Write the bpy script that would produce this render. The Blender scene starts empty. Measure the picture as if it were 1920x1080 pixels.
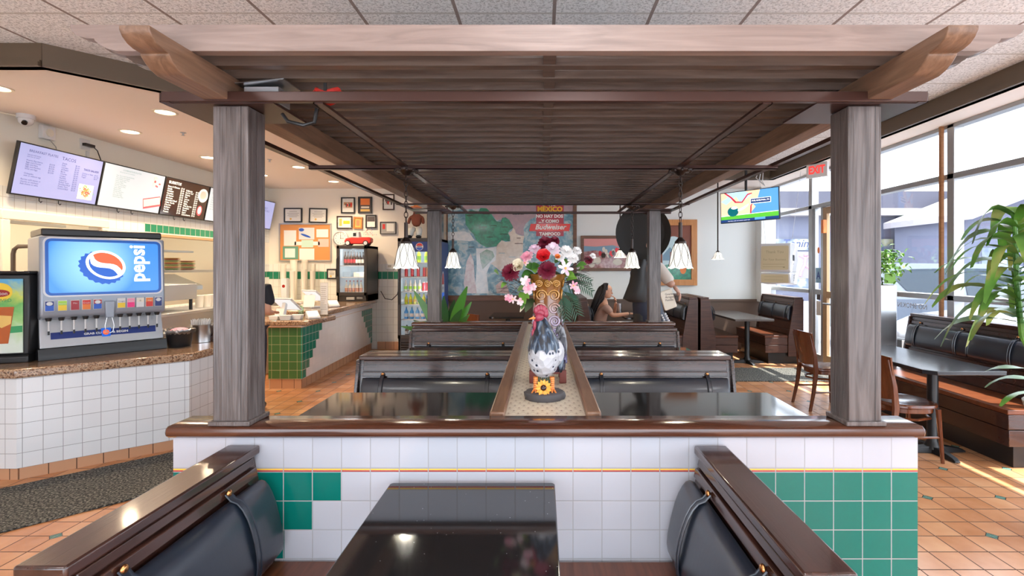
import bpy, bmesh, math, random
from mathutils import Vector, Matrix, Euler
R = math.radians
random.seed(7)
SC = bpy.context.scene
COL = SC.collection

# ------------------------------------------------------------------ camera, world, light, exposure
FPX, CX, CY, EYE = 955.0, 1017.0, 501.0, 1.54
cam = bpy.data.cameras.new('camera'); camo = bpy.data.objects.new('camera', cam); COL.objects.link(camo)
camo.location = (0, 0, EYE); camo.rotation_euler = (R(90), 0, 0)
cam.sensor_width = 36; cam.lens = FPX/1920*36
cam.shift_x = -(CX-960)/1920; cam.shift_y = -(540-CY)/1920
cam.clip_start = 0.02; cam.clip_end = 200
SC.camera = camo
SC.view_settings.view_transform = 'Standard'; SC.view_settings.look = 'None'
SC.view_settings.gamma = 1; SC.view_settings.use_curve_mapping = False
SC.view_settings.exposure = 1.62
W = bpy.data.worlds.new('sky'); SC.world = W; W.use_nodes = True
bg = W.node_tree.nodes['Background']; bg.inputs[0].default_value = (0.80, 0.89, 1.0, 1); bg.inputs[1].default_value = 2.1
def lamp(kind, name, loc, power, color=(1,1,1), size=.1, rot=None, parent=None, spot=None):
    l = bpy.data.lights.new(name, kind); l.energy = power; l.color = color
    if kind == 'AREA':
        l.shape = 'RECTANGLE'; l.size, l.size_y = size
    elif kind == 'SUN': l.angle = size
    else: l.shadow_soft_size = size
    if kind == 'SPOT': l.spot_size = spot or R(110); l.spot_blend = .6
    o = bpy.data.objects.new(name, l); COL.objects.link(o); o.location = loc
    if rot: o.rotation_euler = rot
    if parent: o.parent = parent
    return o
lamp('SUN', 'sun', (8, 4, 12), 5.2, (1, .96, .9), R(.6), rot=(R(8), R(20), 0))

for lx, ly in ((-2.4,-.9), (.3,-1.3), (3.0,-.9), (.1,.35)):  # unseen fill lamps, added overhead to brighten pergola front, floor and ceiling
    lamp('AREA', 'overhead_fill_light', (lx, ly, 3.10), 9, (.97,.98,1), (.6,1.2))

def at(px, py, Y):
    return Vector(((px-CX)/FPX*Y, Y, EYE-(py-CY)/FPX*Y))

# ------------------------------------------------------------------ material helpers
class X:
    """a socket with arithmetic"""
    def __init__(s, nt, k): s.nt, s.k = nt, k
    def _m(s, op, a, b=None, c=None):
        n = s.nt.nodes.new('ShaderNodeMath'); n.operation = op
        for i, v in enumerate((a, b, c)):
            if v is None: continue
            if isinstance(v, X): s.nt.links.new(v.k, n.inputs[i])
            else: n.inputs[i].default_value = v
        return X(s.nt, n.outputs[0])
    def __add__(s, o): return s._m('ADD', s, o)
    def __radd__(s, o): return s._m('ADD', o, s)
    def __sub__(s, o): return s._m('SUBTRACT', s, o)
    def __rsub__(s, o): return s._m('SUBTRACT', o, s)
    def __mul__(s, o): return s._m('MULTIPLY', s, o)
    def __rmul__(s, o): return s._m('MULTIPLY', o, s)
    def __truediv__(s, o): return s._m('DIVIDE', s, o)
    def __lt__(s, o): return s._m('LESS_THAN', s, o)
    def __gt__(s, o): return s._m('GREATER_THAN', s, o)
    def floor(s): return s._m('FLOOR', s)
    def fract(s): return s - s.floor()
    def abs(s): return s._m('ABSOLUTE', s)
    def min(s, o): return s._m('MINIMUM', s, o)
    def max(s, o): return s._m('MAXIMUM', s, o)
    def mod(s, o): return s._m('FLOORED_MODULO', s, o)

def colv(nt, c):
    n = nt.nodes.new('ShaderNodeRGB'); n.outputs[0].default_value = (*c[:3], 1); return n.outputs[0]
def mixc(nt, f, a, b):
    n = nt.nodes.new('ShaderNodeMix'); n.data_type = 'RGBA'
    if isinstance(f, X): nt.links.new(f.k, n.inputs[0])
    else: n.inputs[0].default_value = f
    for i, v in ((6, a), (7, b)):
        if isinstance(v, tuple): n.inputs[i].default_value = (*v[:3], 1)
        else: nt.links.new(v, n.inputs[i])
    return n.outputs[2]
MATS = {}
def base(name, col=(.8,.8,.8), rough=.5, metal=0, spec=.5, emis=None, estr=1, coat=0, trans=0, alpha=1):
    m = bpy.data.materials.new(name); m.use_nodes = True; MATS[name] = m
    b = m.node_tree.nodes['Principled BSDF']
    b.inputs['Base Color'].default_value = (*col[:3], 1)
    b.inputs['Roughness'].default_value = rough; b.inputs['Metallic'].default_value = metal
    b.inputs['Specular IOR Level'].default_value = spec
    b.inputs['Coat Weight'].default_value = coat; b.inputs['Coat Roughness'].default_value = .08
    b.inputs['Transmission Weight'].default_value = trans
    if emis:
        b.inputs['Emission Color'].default_value = (*emis[:3], 1); b.inputs['Emission Strength'].default_value = estr
    return m
def bsdf(m): return m.node_tree.nodes['Principled BSDF']
def coords(nt, what='Object'):
    n = nt.nodes.new('ShaderNodeTexCoord'); return n.outputs[what]
def sep(nt, s):
    n = nt.nodes.new('ShaderNodeSeparateXYZ'); nt.links.new(s, n.inputs[0])
    return [X(nt, o) for o in n.outputs]
def comb(nt, x, y, z=0.0):
    n = nt.nodes.new('ShaderNodeCombineXYZ')
    for i, v in enumerate((x, y, z)):
        if isinstance(v, X): nt.links.new(v.k, n.inputs[i])
        else: n.inputs[i].default_value = v
    return n.outputs[0]
def noise(nt, vec, scale, detail=4, dist=0, sc=(1,1,1)):
    if sc != (1,1,1):
        mp = nt.nodes.new('ShaderNodeMapping'); mp.inputs['Scale'].default_value = sc
        nt.links.new(vec, mp.inputs[0]); vec = mp.outputs[0]
    n = nt.nodes.new('ShaderNodeTexNoise'); n.inputs['Scale'].default_value = scale
    n.inputs['Detail'].default_value = detail; n.inputs['Distortion'].default_value = dist
    nt.links.new(vec, n.inputs['Vector']); return n.outputs['Fac']
def ramp(nt, fac, stops):
    n = nt.nodes.new('ShaderNodeValToRGB'); e = n.color_ramp.elements
    while len(e) < len(stops): e.new(.5)
    for i, (p, c) in enumerate(stops): e[i].position = p; e[i].color = (*c[:3], 1)
    nt.links.new(fac, n.inputs[0]); return n.outputs[0]
def bump(nt, b, h, strength=.3, dist=.01):
    n = nt.nodes.new('ShaderNodeBump'); n.inputs['Strength'].default_value = strength
    n.inputs['Distance'].default_value = dist; nt.links.new(h, n.inputs['Height']); nt.links.new(n.outputs[0], b.inputs['Normal'])
def wood(name, c1, c2, axis='x', rough=.35, grain=1.0, bs=.25, coat=0):
    m = base(name, c1, rough, coat=coat); nt = m.node_tree; b = bsdf(m)
    s = {'x': (1.2, 14, 14), 'y': (14, 1.2, 14), 'z': (14, 14, 1.2)}[axis]
    n1 = noise(nt, coords(nt), 2.2*grain, 8, 1.2, s)
    nt.links.new(ramp(nt, n1, [(.3, c1), (.7, c2)]), b.inputs['Base Color'])
    s2 = tuple(v*5 if v > 5 else v for v in s)
    n2 = noise(nt, coords(nt), 2*grain, 4, .3, s2)
    bump(nt, b, n2, bs, .004)
    return m
def mottled(name, stops, scale, rough=.4, detail=3, bs=0, bd=.002, coat=0):
    m = base(name, stops[0][1], rough, coat=coat); nt = m.node_tree
    f = noise(nt, coords(nt), scale, detail)
    nt.links.new(ramp(nt, f, stops), bsdf(m).inputs['Base Color'])
    if bs: bump(nt, bsdf(m), f, bs, bd)
    return m
def uvface(nt):
    x, y, z = sep(nt, coords(nt)); nx, ny, nz = sep(nt, coords(nt, 'Normal'))
    ax = nx.abs() > .6; az = nz.abs() > .6
    u = x*(1-ax) + y*ax
    v = z*(1-az) + y*az
    return u, v
def tile_mat(name, pu=.108, pv=.108, ou=0, ov=0, white=(.80,.81,.83), grout=(.42,.42,.43), gw=.0034, colfn=None, rough=.12, vfn=None, var=.05):
    m = base(name, white, rough); nt = m.node_tree; b = bsdf(m)
    u, v = uvface(nt)
    tu = (u-ou)/pu
    tv = vfn(v) if vfn else (v-ov)/pv
    fu, fv = tu.fract(), tv.fract()
    gu = fu.min(1-fu)*pu; gv = fv.min(1-fv)*pv
    g = gu.min(gv) < gw/2
    wn = nt.nodes.new('ShaderNodeTexWhiteNoise'); wn.noise_dimensions = '2D'
    nt.links.new(comb(nt, tu.floor()+.5, tv.floor()+.5), wn.inputs['Vector'])
    rnd = X(nt, wn.outputs['Value'])
    c = colfn(nt, u, v, tu, tv) if colfn else colv(nt, white)
    hs = nt.nodes.new('ShaderNodeHueSaturation'); nt.links.new(c, hs.inputs['Color'])
    nt.links.new((rnd*var + (1-var/2)).k, hs.inputs['Value'])
    nt.links.new(mixc(nt, g, hs.outputs[0], grout), b.inputs['Base Color'])
    nt.links.new((g*.6 + rough).k, b.inputs['Roughness'])
    h = (gu.min(gv)*(1/.004)).min(1)
    bump(nt, b, h.k, .25, .002)
    return m

# ------------------------------------------------------------------ mesh builder
class MB:
    def __init__(s, T=None): s.bm = bmesh.new(); s.mi = 0; s.T = T or Matrix.Identity(4)
    def v(s, p): return s.bm.verts.new(s.T @ Vector(p))
    def f(s, vs):
        try: fc = s.bm.faces.new(vs)
        except ValueError: return None
        fc.material_index = s.mi; return fc
    def face(s, pts):
        s.f([s.v(p) for p in pts]); return s
    def box(s, x0, x1, y0, y1, z0, z1):
        c = [s.v((x, y, z)) for z in (z0, z1) for y in (y0, y1) for x in (x0, x1)]
        for q in ((0,2,3,1), (4,5,7,6), (0,1,5,4), (2,6,7,3), (0,4,6,2), (1,3,7,5)): s.f([c[i] for i in q])
        return s
    def prism(s, pts, a, b, plane='xz'):
        def mk(p, d):
            return {'xz': (p[0], d, p[1]), 'yz': (d, p[0], p[1]), 'xy': (p[0], p[1], d)}[plane]
        A = [s.v(mk(p, a)) for p in pts]; B = [s.v(mk(p, b)) for p in pts]; n = len(pts)
        s.f(A); s.f(B[::-1])
        for i in range(n): s.f([A[i], A[(i+1) % n], B[(i+1) % n], B[i]])
        return s
    def ring(s, c, ax, ay, rx, ry, n, k=2.0):
        out = []
        for i in range(n):
            t = 2*math.pi*i/n; ct, st = math.cos(t), math.sin(t)
            if k != 2.0:
                ct = math.copysign(abs(ct)**(2/k), ct); st = math.copysign(abs(st)**(2/k), st)
            out.append(s.v(Vector(c) + ax*rx*ct + ay*ry*st))
        return out
    def loft(s, rings, caps=True):
        for A, B in zip(rings, rings[1:]):
            n = len(A)
            for i in range(n): s.f([A[i], A[(i+1) % n], B[(i+1) % n], B[i]])
        if caps: s.f(rings[0][::-1]); s.f(rings[-1])
        return s
    def cyl(s, p0, p1, r0, r1=None, n=14, caps=True):
        p0, p1 = Vector(p0), Vector(p1); r1 = r0 if r1 is None else r1
        d = (p1-p0).normalized(); ax = d.orthogonal().normalized(); ay = d.cross(ax)
        return s.loft([s.ring(p0, ax, ay, r0, r0, n), s.ring(p1, ax, ay, r1, r1, n)], caps)
    def tube(s, pts, r, n=6, caps=True):
        pts = [Vector(p) for p in pts]; rs = r if isinstance(r, (list, tuple)) else [r]*len(pts)
        rings = []; prev = None
        for i, p in enumerate(pts):
            d = (pts[min(i+1, len(pts)-1)] - pts[max(i-1, 0)]).normalized()
            if prev is None: ax = d.orthogonal().normalized()
            else:
                ax = (prev - d*prev.dot(d))
                ax = ax.normalized() if ax.length > 1e-5 else d.orthogonal().normalized()
            prev = ax; rings.append(s.ring(p, ax, d.cross(ax), rs[i], rs[i], n))
        return s.loft(rings, caps)
    def lathe(s, prof, c=(0,0,0), n=24, k=2.0, sy=1.0, caps=True):
        c = Vector(c); ax, ay = Vector((1,0,0)), Vector((0,1,0))
        return s.loft([s.ring(c+Vector((0,0,z)), ax, ay, max(r, 1e-4), max(r, 1e-4)*sy, n, k) for r, z in prof], caps)
    def sph(s, c, r, nu=14, nv=9):
        if not isinstance(r, (list, tuple)): r = (r, r, r)
        rings = []
        for j in range(1, nv):
            t = math.pi*j/nv
            rings.append([s.v((c[0]+r[0]*math.sin(t)*math.cos(2*math.pi*i/nu), c[1]+r[1]*math.sin(t)*math.sin(2*math.pi*i/nu), c[2]-r[2]*math.cos(t))) for i in range(nu)])
        b = s.v((c[0], c[1], c[2]-r[2])); t_ = s.v((c[0], c[1], c[2]+r[2]))
        for A, B in zip(rings, rings[1:]):
            for i in range(nu): s.f([A[i], A[(i+1) % nu], B[(i+1) % nu], B[i]])
        for i in range(nu):
            s.f([b, rings[0][(i+1) % nu], rings[0][i]]); s.f([t_, rings[-1][i], rings[-1][(i+1) % nu]])
        return s
    def strip(s, pts, side, wid):
        """ribbon along pts; side = vector(s); wid = half widths"""
        A, B = [], []
        for i, p in enumerate(pts):
            sd = side[i] if isinstance(side, list) else side
            A.append(s.v(Vector(p)+Vector(sd)*wid[i])); B.append(s.v(Vector(p)-Vector(sd)*wid[i]))
        for i in range(len(pts)-1): s.f([A[i], A[i+1], B[i+1], B[i]])
        return s
    def rrect(s, x0, x1, y0, y1, r, z=0, n=5):
        pts = []
        for cx, cy, a in ((x1-r, y1-r, 0), (x0+r, y1-r, 90), (x0+r, y0+r, 180), (x1-r, y0+r, 270)):
            for i in range(n+1):
                t = R(a+90*i/n); pts.append((cx+r*math.cos(t), cy+r*math.sin(t)))
        return pts
    def disc(s, cx, cy, z, rx, ry=None, n=20, rot=0):
        ry = ry or rx; c, d = math.cos(rot), math.sin(rot); pts = []
        for i in range(n):
            a, b_ = rx*math.cos(2*math.pi*i/n), ry*math.sin(2*math.pi*i/n)
            pts.append((cx+a*c-b_*d, cy+a*d+b_*c, z))
        return s.face(pts)
    def text(s, body, size, x=0, y=0, z=0, align='LEFT', sx=1.0, rot=0, bold=0, shear=0):
        cu = bpy.data.curves.new('t', 'FONT'); cu.body = body; cu.size = size; cu.align_x = align
        cu.resolution_u = 2; cu.offset = bold; cu.shear = shear
        o = bpy.data.objects.new('t', cu); COL.objects.link(o)
        bpy.context.view_layer.update()
        me = o.evaluated_get(bpy.context.evaluated_depsgraph_get()).to_mesh()
        L = s.T @ Matrix.Translation((x, y, z)) @ Matrix.Rotation(rot, 4, 'Z') @ Matrix.Diagonal((sx, 1, 1, 1))
        vs = [s.bm.verts.new(L @ v.co) for v in me.vertices]
        for p in me.polygons: s.f([vs[i] for i in p.vertices])
        bpy.data.objects.remove(o); bpy.data.curves.remove(cu)
        return s
    def add_mesh(s, me, L=None):
        L = s.T @ (L or Matrix.Identity(4))
        vs = [s.bm.verts.new(L @ v.co) for v in me.vertices]
        for p in me.polygons: s.f([vs[i] for i in p.vertices])
        return s
    def build(s, name, mats, parent=None, bevel=0, smooth=35, loc=None, rot=None, fix=True, seg=2):
        me = bpy.data.meshes.new(name)
        if fix: bmesh.ops.recalc_face_normals(s.bm, faces=s.bm.faces[:])
        s.bm.to_mesh(me); s.bm.free()
        if not isinstance(mats, (list, tuple)): mats = [mats]
        for m in mats: me.materials.append(MATS[m] if isinstance(m, str) else m)
        if smooth:
            me.polygons.foreach_set('use_smooth', [True]*len(me.polygons))
            me.set_sharp_from_angle(angle=R(smooth))
        o = bpy.data.objects.new(name, me); COL.objects.link(o)
        if parent: o.parent = parent
        if loc: o.location = loc
        if rot: o.rotation_euler = rot
        if bevel:
            b = o.modifiers.new('bevel', 'BEVEL'); b.width = bevel; b.segments = seg; b.limit_method = 'ANGLE'; b.angle_limit = R(40)
        return o
def tag(o, label=None, cat=None, group=None, kind=None):
    if label: o['label'] = label
    if cat: o['category'] = cat
    if group: o['group'] = group
    if kind: o['kind'] = kind
    return o
def thing(name, label, cat, loc=(0,0,0), rz=0, group=None, rot=None):
    o = bpy.data.objects.new(name, None); COL.objects.link(o); o.location = loc
    o.rotation_euler = rot or (0, 0, rz); o.empty_display_size = .1
    return tag(o, label, cat, group)
def struct(name, mb, mats, **k):
    return tag(mb.build(name, mats, **k), kind='structure')
def children(o): return [c for c in bpy.data.objects if c.parent == o]
def dup(root, loc, rz=None, label=None, group=None, scale=None):
    def cp(o, par):
        c = o.copy(); COL.objects.link(c)
        if par: c.parent = par
        for ch in children(o): cp(ch, c)
        return c
    r = cp(root, None); r.location = loc
    if rz is not None: r.rotation_euler = (0, 0, rz)
    if label: r['label'] = label
    if group: r['group'] = group
    if scale: r.scale = scale
    return r
def frame(o, xdir, ydir):
    """matrix with origin o, local X,Y along given directions"""
    xd, yd = Vector(xdir).normalized(), Vector(ydir).normalized(); zd = xd.cross(yd).normalized(); yd = zd.cross(xd)
    m = Matrix((xd, yd, zd)).transposed().to_4x4(); m.translation = Vector(o); return m
def skin(nodes, edges, sub=2, root=0):
    """nodes: list of (pos, r or (rx,ry)); returns a mesh"""
    me = bpy.data.meshes.new('sk'); me.from_pydata([n[0] for n in nodes], edges, [])
    o = bpy.data.objects.new('sk', me); COL.objects.link(o)
    o.modifiers.new('s', 'SKIN')
    sd = o.modifiers.new('u', 'SUBSURF'); sd.levels = sub; sd.render_levels = sub
    sv = me.skin_vertices[0].data
    for i, n in enumerate(nodes):
        r = n[1]; sv[i].radius = r if isinstance(r, (list, tuple)) else (r, r); sv[i].use_root = (i == root)
    bpy.context.view_layer.update()
    ev = o.evaluated_get(bpy.context.evaluated_depsgraph_get())
    out = bpy.data.meshes.new_from_object(ev)
    bpy.data.objects.remove(o)
    return out
# ------------------------------------------------------------------ materials
wood('dark_wood', (.020,.008,.006), (.058,.022,.015), 'x', .26, bs=.12, coat=.5)
wood('dark_wood_y', (.022,.008,.006), (.060,.022,.014), 'y', .26, bs=.12, coat=.5)
wood('dark_wood_z', (.030,.010,.006), (.075,.028,.018), 'z', .32, bs=.15)
wood('ledge_wood', (.055,.018,.010), (.10,.035,.018), 'x', .16, bs=.08, coat=.3)
wood('rail_wood_y', (.13,.062,.035), (.24,.13,.075), 'y', .3, bs=.2)
wood('post_wood', (.058,.044,.040), (.155,.130,.124), 'z', .30, bs=.8)
wood('slat_wood', (.070,.045,.034), (.130,.090,.070), 'x', .36, bs=.3)
wood('slat_wood_lit', (.20,.145,.125), (.30,.225,.195), 'x', .42, bs=.2)  # slat wood made paler: light falling on the front slat, put into colour
wood('beam_wood_y', (.12,.065,.038), (.24,.14,.088), 'y', .35, bs=.25)
wood('seat_wood', (.10,.028,.010), (.20,.060,.022), 'y', .28, bs=.1)
wood('seat_wood_x', (.08,.024,.010), (.15,.046,.020), 'x', .28, bs=.1)
wood('chair_wood', (.10,.026,.010), (.16,.045,.016), 'z', .22, bs=.05, coat=.4)
wood('frame_wood', (.28,.12,.045), (.42,.20,.08), 'x', .4, bs=.1)
wood('frame_brown', (.10,.045,.022), (.20,.09,.045), 'x', .4, bs=.1)
wood('frame_orange', (.45,.17,.04), (.60,.26,.07), 'z', .35, bs=.1)
wood('far_wood', (.045,.018,.012), (.095,.040,.026), 'y', .35, bs=.1)
base('rail_metal', (.055,.022,.016), .28, .3)
base('leather', (.010,.016,.028), .32, spec=.7, coat=.25); bump(MATS['leather'].node_tree, bsdf(MATS['leather']), noise(MATS['leather'].node_tree, coords(MATS['leather'].node_tree), 60, 3), .12, .002)
base('brass', (.55,.26,.10), .25, 1)
base('black', (.012,.012,.013), .35); base('black_gloss', (.008,.008,.010), .12)
base('iron', (.035,.022,.018), .35, .6)
base('steel', (.55,.56,.58), .28, 1); base('steel_soft', (.50,.51,.53), .42, .9)
base('alu', (.42,.43,.44), .4, .7)
base('white', (.66,.66,.66), .45); base('white_gloss', (.66,.67,.69), .2); base('offwhite', (.72,.67,.56), .5)
base('cream_paint', (.80,.73,.60), .6); base('white_paint', (.78,.80,.78), .6); base('bulk_paint', (.82,.73,.67), .7)
base('grey_paint', (.60,.62,.62), .6)
base('wainscot', (.13,.085,.06), .5); base('tan', (.42,.28,.15), .5)
base('trim_brown', (.12,.085,.055), .5)
base('red', (.60,.03,.02), .35); base('green', (.03,.30,.10), .5); base('blue', (.02,.10,.50), .4)
base('yellow', (.80,.55,.03), .4); base('orange', (.75,.20,.04), .45); base('pink', (.80,.30,.42), .5)
base('cork', (.62,.26,.08), .7); base('paper', (.78,.77,.72), .6); base('paper_mint', (.50,.70,.58), .6); base('paper_pink', (.80,.48,.42), .6)
base('teal_sheet', (.12,.30,.22), .6); base('grey_sheet', (.35,.34,.32), .6)
base('photo_warm', (.45,.22,.10), .5); base('photo_dark', (.08,.06,.06), .5); base('gold', (.75,.48,.12), .45)
base('bulb', (1,1,1), .5, emis=(1,.93,.80), estr=5)
base('can_glow', (1,1,1), .5, emis=(1,.82,.55), estr=3)
# solid mottled
mottled('granite', [(.30,(.06,.03,.02)), (.46,(.30,.17,.10)), (.56,(.50,.35,.23)), (.66,(.12,.07,.05))], 55, .14, 3, coat=.3)
mottled('counter_top', [(.35,(.22,.09,.04)), (.6,(.42,.22,.10)), (.75,(.18,.08,.04))], 30, .10, 4, coat=.5)
m = base('black_granite', (.010,.010,.011), .07, spec=.8); nt = m.node_tree
vo = nt.nodes.new('ShaderNodeTexVoronoi'); vo.inputs['Scale'].default_value = 42; nt.links.new(coords(nt), vo.inputs['Vector'])
nt.links.new(mixc(nt, X(nt, vo.outputs['Distance']) < .045, (.012,.012,.013), (.55,.58,.62)), bsdf(m).inputs['Base Color'])
f_ = noise(nt, coords(nt), 260, 2); bump(nt, bsdf(m), f_, .05, .0005)
m = base('mat_rubber', (.05,.05,.045), .85); nt = m.node_tree
vo = nt.nodes.new('ShaderNodeTexNoise'); vo.inputs['Scale'].default_value = 75; vo.inputs['Detail'].default_value = 3; nt.links.new(coords(nt), vo.inputs['Vector'])
nt.links.new(ramp(nt, vo.outputs['Fac'], [(.42,(.014,.015,.014)), (.52,(.08,.08,.07)), (.64,(.26,.25,.21))]), bsdf(m).inputs['Base Color']); bump(nt, bsdf(m), vo.outputs['Fac'], 1, .008)
# ceiling tiles
m = base('ceiling_tile', (.75,.74,.72), .9); nt = m.node_tree
x, y, z = sep(nt, coords(nt)); fx = ((x-.074)/.61).fract(); fy = ((y-3.19)/.61).fract()
gx = fx.min(1-fx)*.61 < .011; gy = fy.min(1-fy)*.61 < .011
n_ = noise(nt, coords(nt), 62, 3, .8); n2 = noise(nt, coords(nt), 3, 2)
tilec = ramp(nt, n_, [(.38,(.58,.58,.58)), (.50,(.86,.86,.86)), (.62,(.93,.93,.93))])
c = mixc(nt, gy, tilec, (.62,.60,.57)); c = mixc(nt, gx, c, (.30,.24,.22))  # T-bar grid; bars running in depth also carry painted shadow
nt.links.new(c, bsdf(m).inputs['Base Color']); bump(nt, bsdf(m), n_, .8, .008)
# floor
m = base('quarry_tile', (.6,.3,.14), .28); nt = m.node_tree
x, y, z = sep(nt, coords(nt)); P_ = .1625
tx, ty = (x-2.575)/P_, (y-2.918)/P_
fx, fy = tx.fract(), ty.fract(); gr = (fx.min(1-fx)).min(fy.min(1-fy))*P_ < .0035
t3x, t3y = ((x-2.575)/(3*P_)+.5).fract()-.5, ((y-2.918)/(3*P_)+.5).fract()-.5
dd = (t3x.abs()+t3y.abs())*(3*P_)
wn = nt.nodes.new('ShaderNodeTexWhiteNoise'); wn.noise_dimensions = '2D'; nt.links.new(comb(nt, tx.floor()+.5, ty.floor()+.5), wn.inputs['Vector'])
n_ = noise(nt, coords(nt), 6, 5)
tc = ramp(nt, (X(nt, wn.outputs['Value'])*.35 + X(nt, n_)*.65).k, [(.25,(.52,.22,.09)), (.55,(.64,.31,.15)), (.8,(.72,.40,.21))])
c = mixc(nt, gr, tc, (.10,.045,.022)); c = mixc(nt, dd < .040, c, (.09,.05,.03)); c = mixc(nt, dd < .034, c, (.10,.21,.17))
nt.links.new(c, bsdf(m).inputs['Base Color']); nt.links.new((gr*.5+.24).k, bsdf(m).inputs['Roughness'])
bump(nt, bsdf(m), (1-gr).k, .3, .003)
# tile walls
GREEN = (.003,.15,.12)
def half_cols(nt, u, v, tu, tv):
    r = ((.776-v)/.108).floor()
    g = ((u < (-.750 - r*.106)) + (u > (.768 + r*.107))).min(1)*(v < .776)
    c = mixc(nt, g, (.45,.46,.51), GREEN)
    c = mixc(nt, (v > .783)*(v < .790), c, (.85,.48,.04)); c = mixc(nt, (v > .776)*(v < .782), c, (.42,.02,.015))
    return c
tile_mat('half_wall_tile', ou=-.750, colfn=half_cols, vfn=lambda v: ((v-.790)/.118)*(v > .783) + ((v-.776)/.108)*(v < .7831), grout=(.33,.33,.34))
tile_mat('half_wall_side', ou=0, grout=(.33,.33,.34))
tile_mat('counter_tile', ov=.083, ou=.03, white=(.74,.76,.78), grout=(.30,.30,.31))
def reg_cols(nt, u, v, tu, tv):
    r = ((.775-v)/.108).floor()
    g = ((u < (.66 - r*.108)) + (u > (3.144-.66 + r*.108))).min(1)*(v < .775)
    c = mixc(nt, g, (.80,.81,.80), (.02,.22,.15)); return mixc(nt, (v > .775)*(v < .782), c, (.55,.25,.04))
tile_mat('register_side_tile', ov=.127, colfn=reg_cols, grout=(.60,.62,.60))
def reg_end(nt, u, v, tu, tv):
    c = mixc(nt, v < .775, (.80,.78,.74), (.045,.16,.045)); return mixc(nt, (v > .773)*(v < .783), c, (.75,.20,.03))
tile_mat('register_end_tile', ov=.127, ou=.04, colfn=reg_end, grout=(.50,.50,.28))
tile_mat('terracotta_base', pu=.155, pv=.4, ov=-.1, white=(.55,.30,.17), grout=(.10,.05,.03), gw=.006, rough=.35)
def back_cols(nt, u, v, tu, tv):
    left = u < -1.9
    c = mixc(nt, (v < 1.60)*left, (.80,.75,.66), (.80,.79,.74))
    c = mixc(nt, (v > 1.315)*(v < 1.46)*left, c, (.02,.22,.12))
    return c
def wallmat(name, colfn, tiled, ov=.019, pv=.144, grout=(.55,.53,.48)):
    m = base(name, (.8,.8,.7), .45); nt = m.node_tree; u, v = uvface(nt)
    tu, tv = u/.108, (v-ov)/pv
    fu, fv = tu.fract(), tv.fract()
    g = ((fu.min(1-fu)*.108).min(fv.min(1-fv)*pv) < .003)*tiled(u, v)
    nt.links.new(mixc(nt, g, colfn(nt, u, v, tu, tv), grout), bsdf(m).inputs['Base Color'])
    nt.links.new((.6 - tiled(u, v)*.35).k, bsdf(m).inputs['Roughness'])
wallmat('back_wall', lambda nt,u,v,a,b: mixc(nt, u > -1.5, back_cols(nt,u,v,a,b), (.76,.79,.77)), lambda u, v: (v < 1.60)*(u < -1.9))
def left_cols(nt, u, v, tu, tv):
    c = mixc(nt, ((v > 2.0)*(v < 2.32)+(v < 1.6)).min(1), (.80,.77,.68), (.76,.78,.76))
    c = mixc(nt, ((v > 2.0)*(v < 2.108)*(u > 6.6)*(u < 8.8) + (v > 1.352)*(v < 1.46)*(u > 8.8)).min(1), c, (.02,.22,.12))
    return c
wallmat('left_wall', left_cols, lambda u, v: ((v > 2.0)*(v < 2.32)+(v < 1.6)).min(1), .056, .108)
# trough mosaic
m = base('mosaic', (.72,.66,.55), .35); nt = m.node_tree
x, y, z = sep(nt, coords(nt)); a = .040
ry = (y/a).floor(); fx = ((x/a + ry*.5).fract()-.5).abs()*a; fy = ((y/a).fract()-.5).abs()*a
dot = (fx+fy) < .0062
l1 = (((x+y*.5)/a).fract()-.5).abs()*a; l2 = (((x-y*.5)/a).fract()-.5).abs()*a
line = ((l1 < .0010) + (l2 < .0010) + ((y/a).fract() < .03)).min(1)
c = mixc(nt, line, (.68,.60,.47), (.40,.33,.24)); c = mixc(nt, dot, c, (.17,.075,.035))
nt.links.new(c, bsdf(m).inputs['Base Color'])
# glass that lets light through, with a little sheen
def glassmat(name, tint=(1,1,1), sheen=.06, rough=.02):
    m = bpy.data.materials.new(name); m.use_nodes = True; MATS[name] = m; nt = m.node_tree; nt.nodes.clear()
    o = nt.nodes.new('ShaderNodeOutputMaterial'); mx = nt.nodes.new('ShaderNodeMixShader'); t = nt.nodes.new('ShaderNodeBsdfTransparent')
    g = nt.nodes.new('ShaderNodeBsdfGlossy'); g.inputs['Roughness'].default_value = rough; t.inputs[0].default_value = (*tint, 1)
    mx.inputs[0].default_value = sheen; nt.links.new(t.outputs[0], mx.inputs[1]); nt.links.new(g.outputs[0], mx.inputs[2]); nt.links.new(mx.outputs[0], o.inputs[0])
glassmat('pane'); glassmat('clear_plastic', (.93,.96,.97), .12, .08); glassmat('green_plastic', (.65,.92,.78), .12, .08); glassmat('bag_plastic', (.85,.88,.9), .3, .3)

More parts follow.
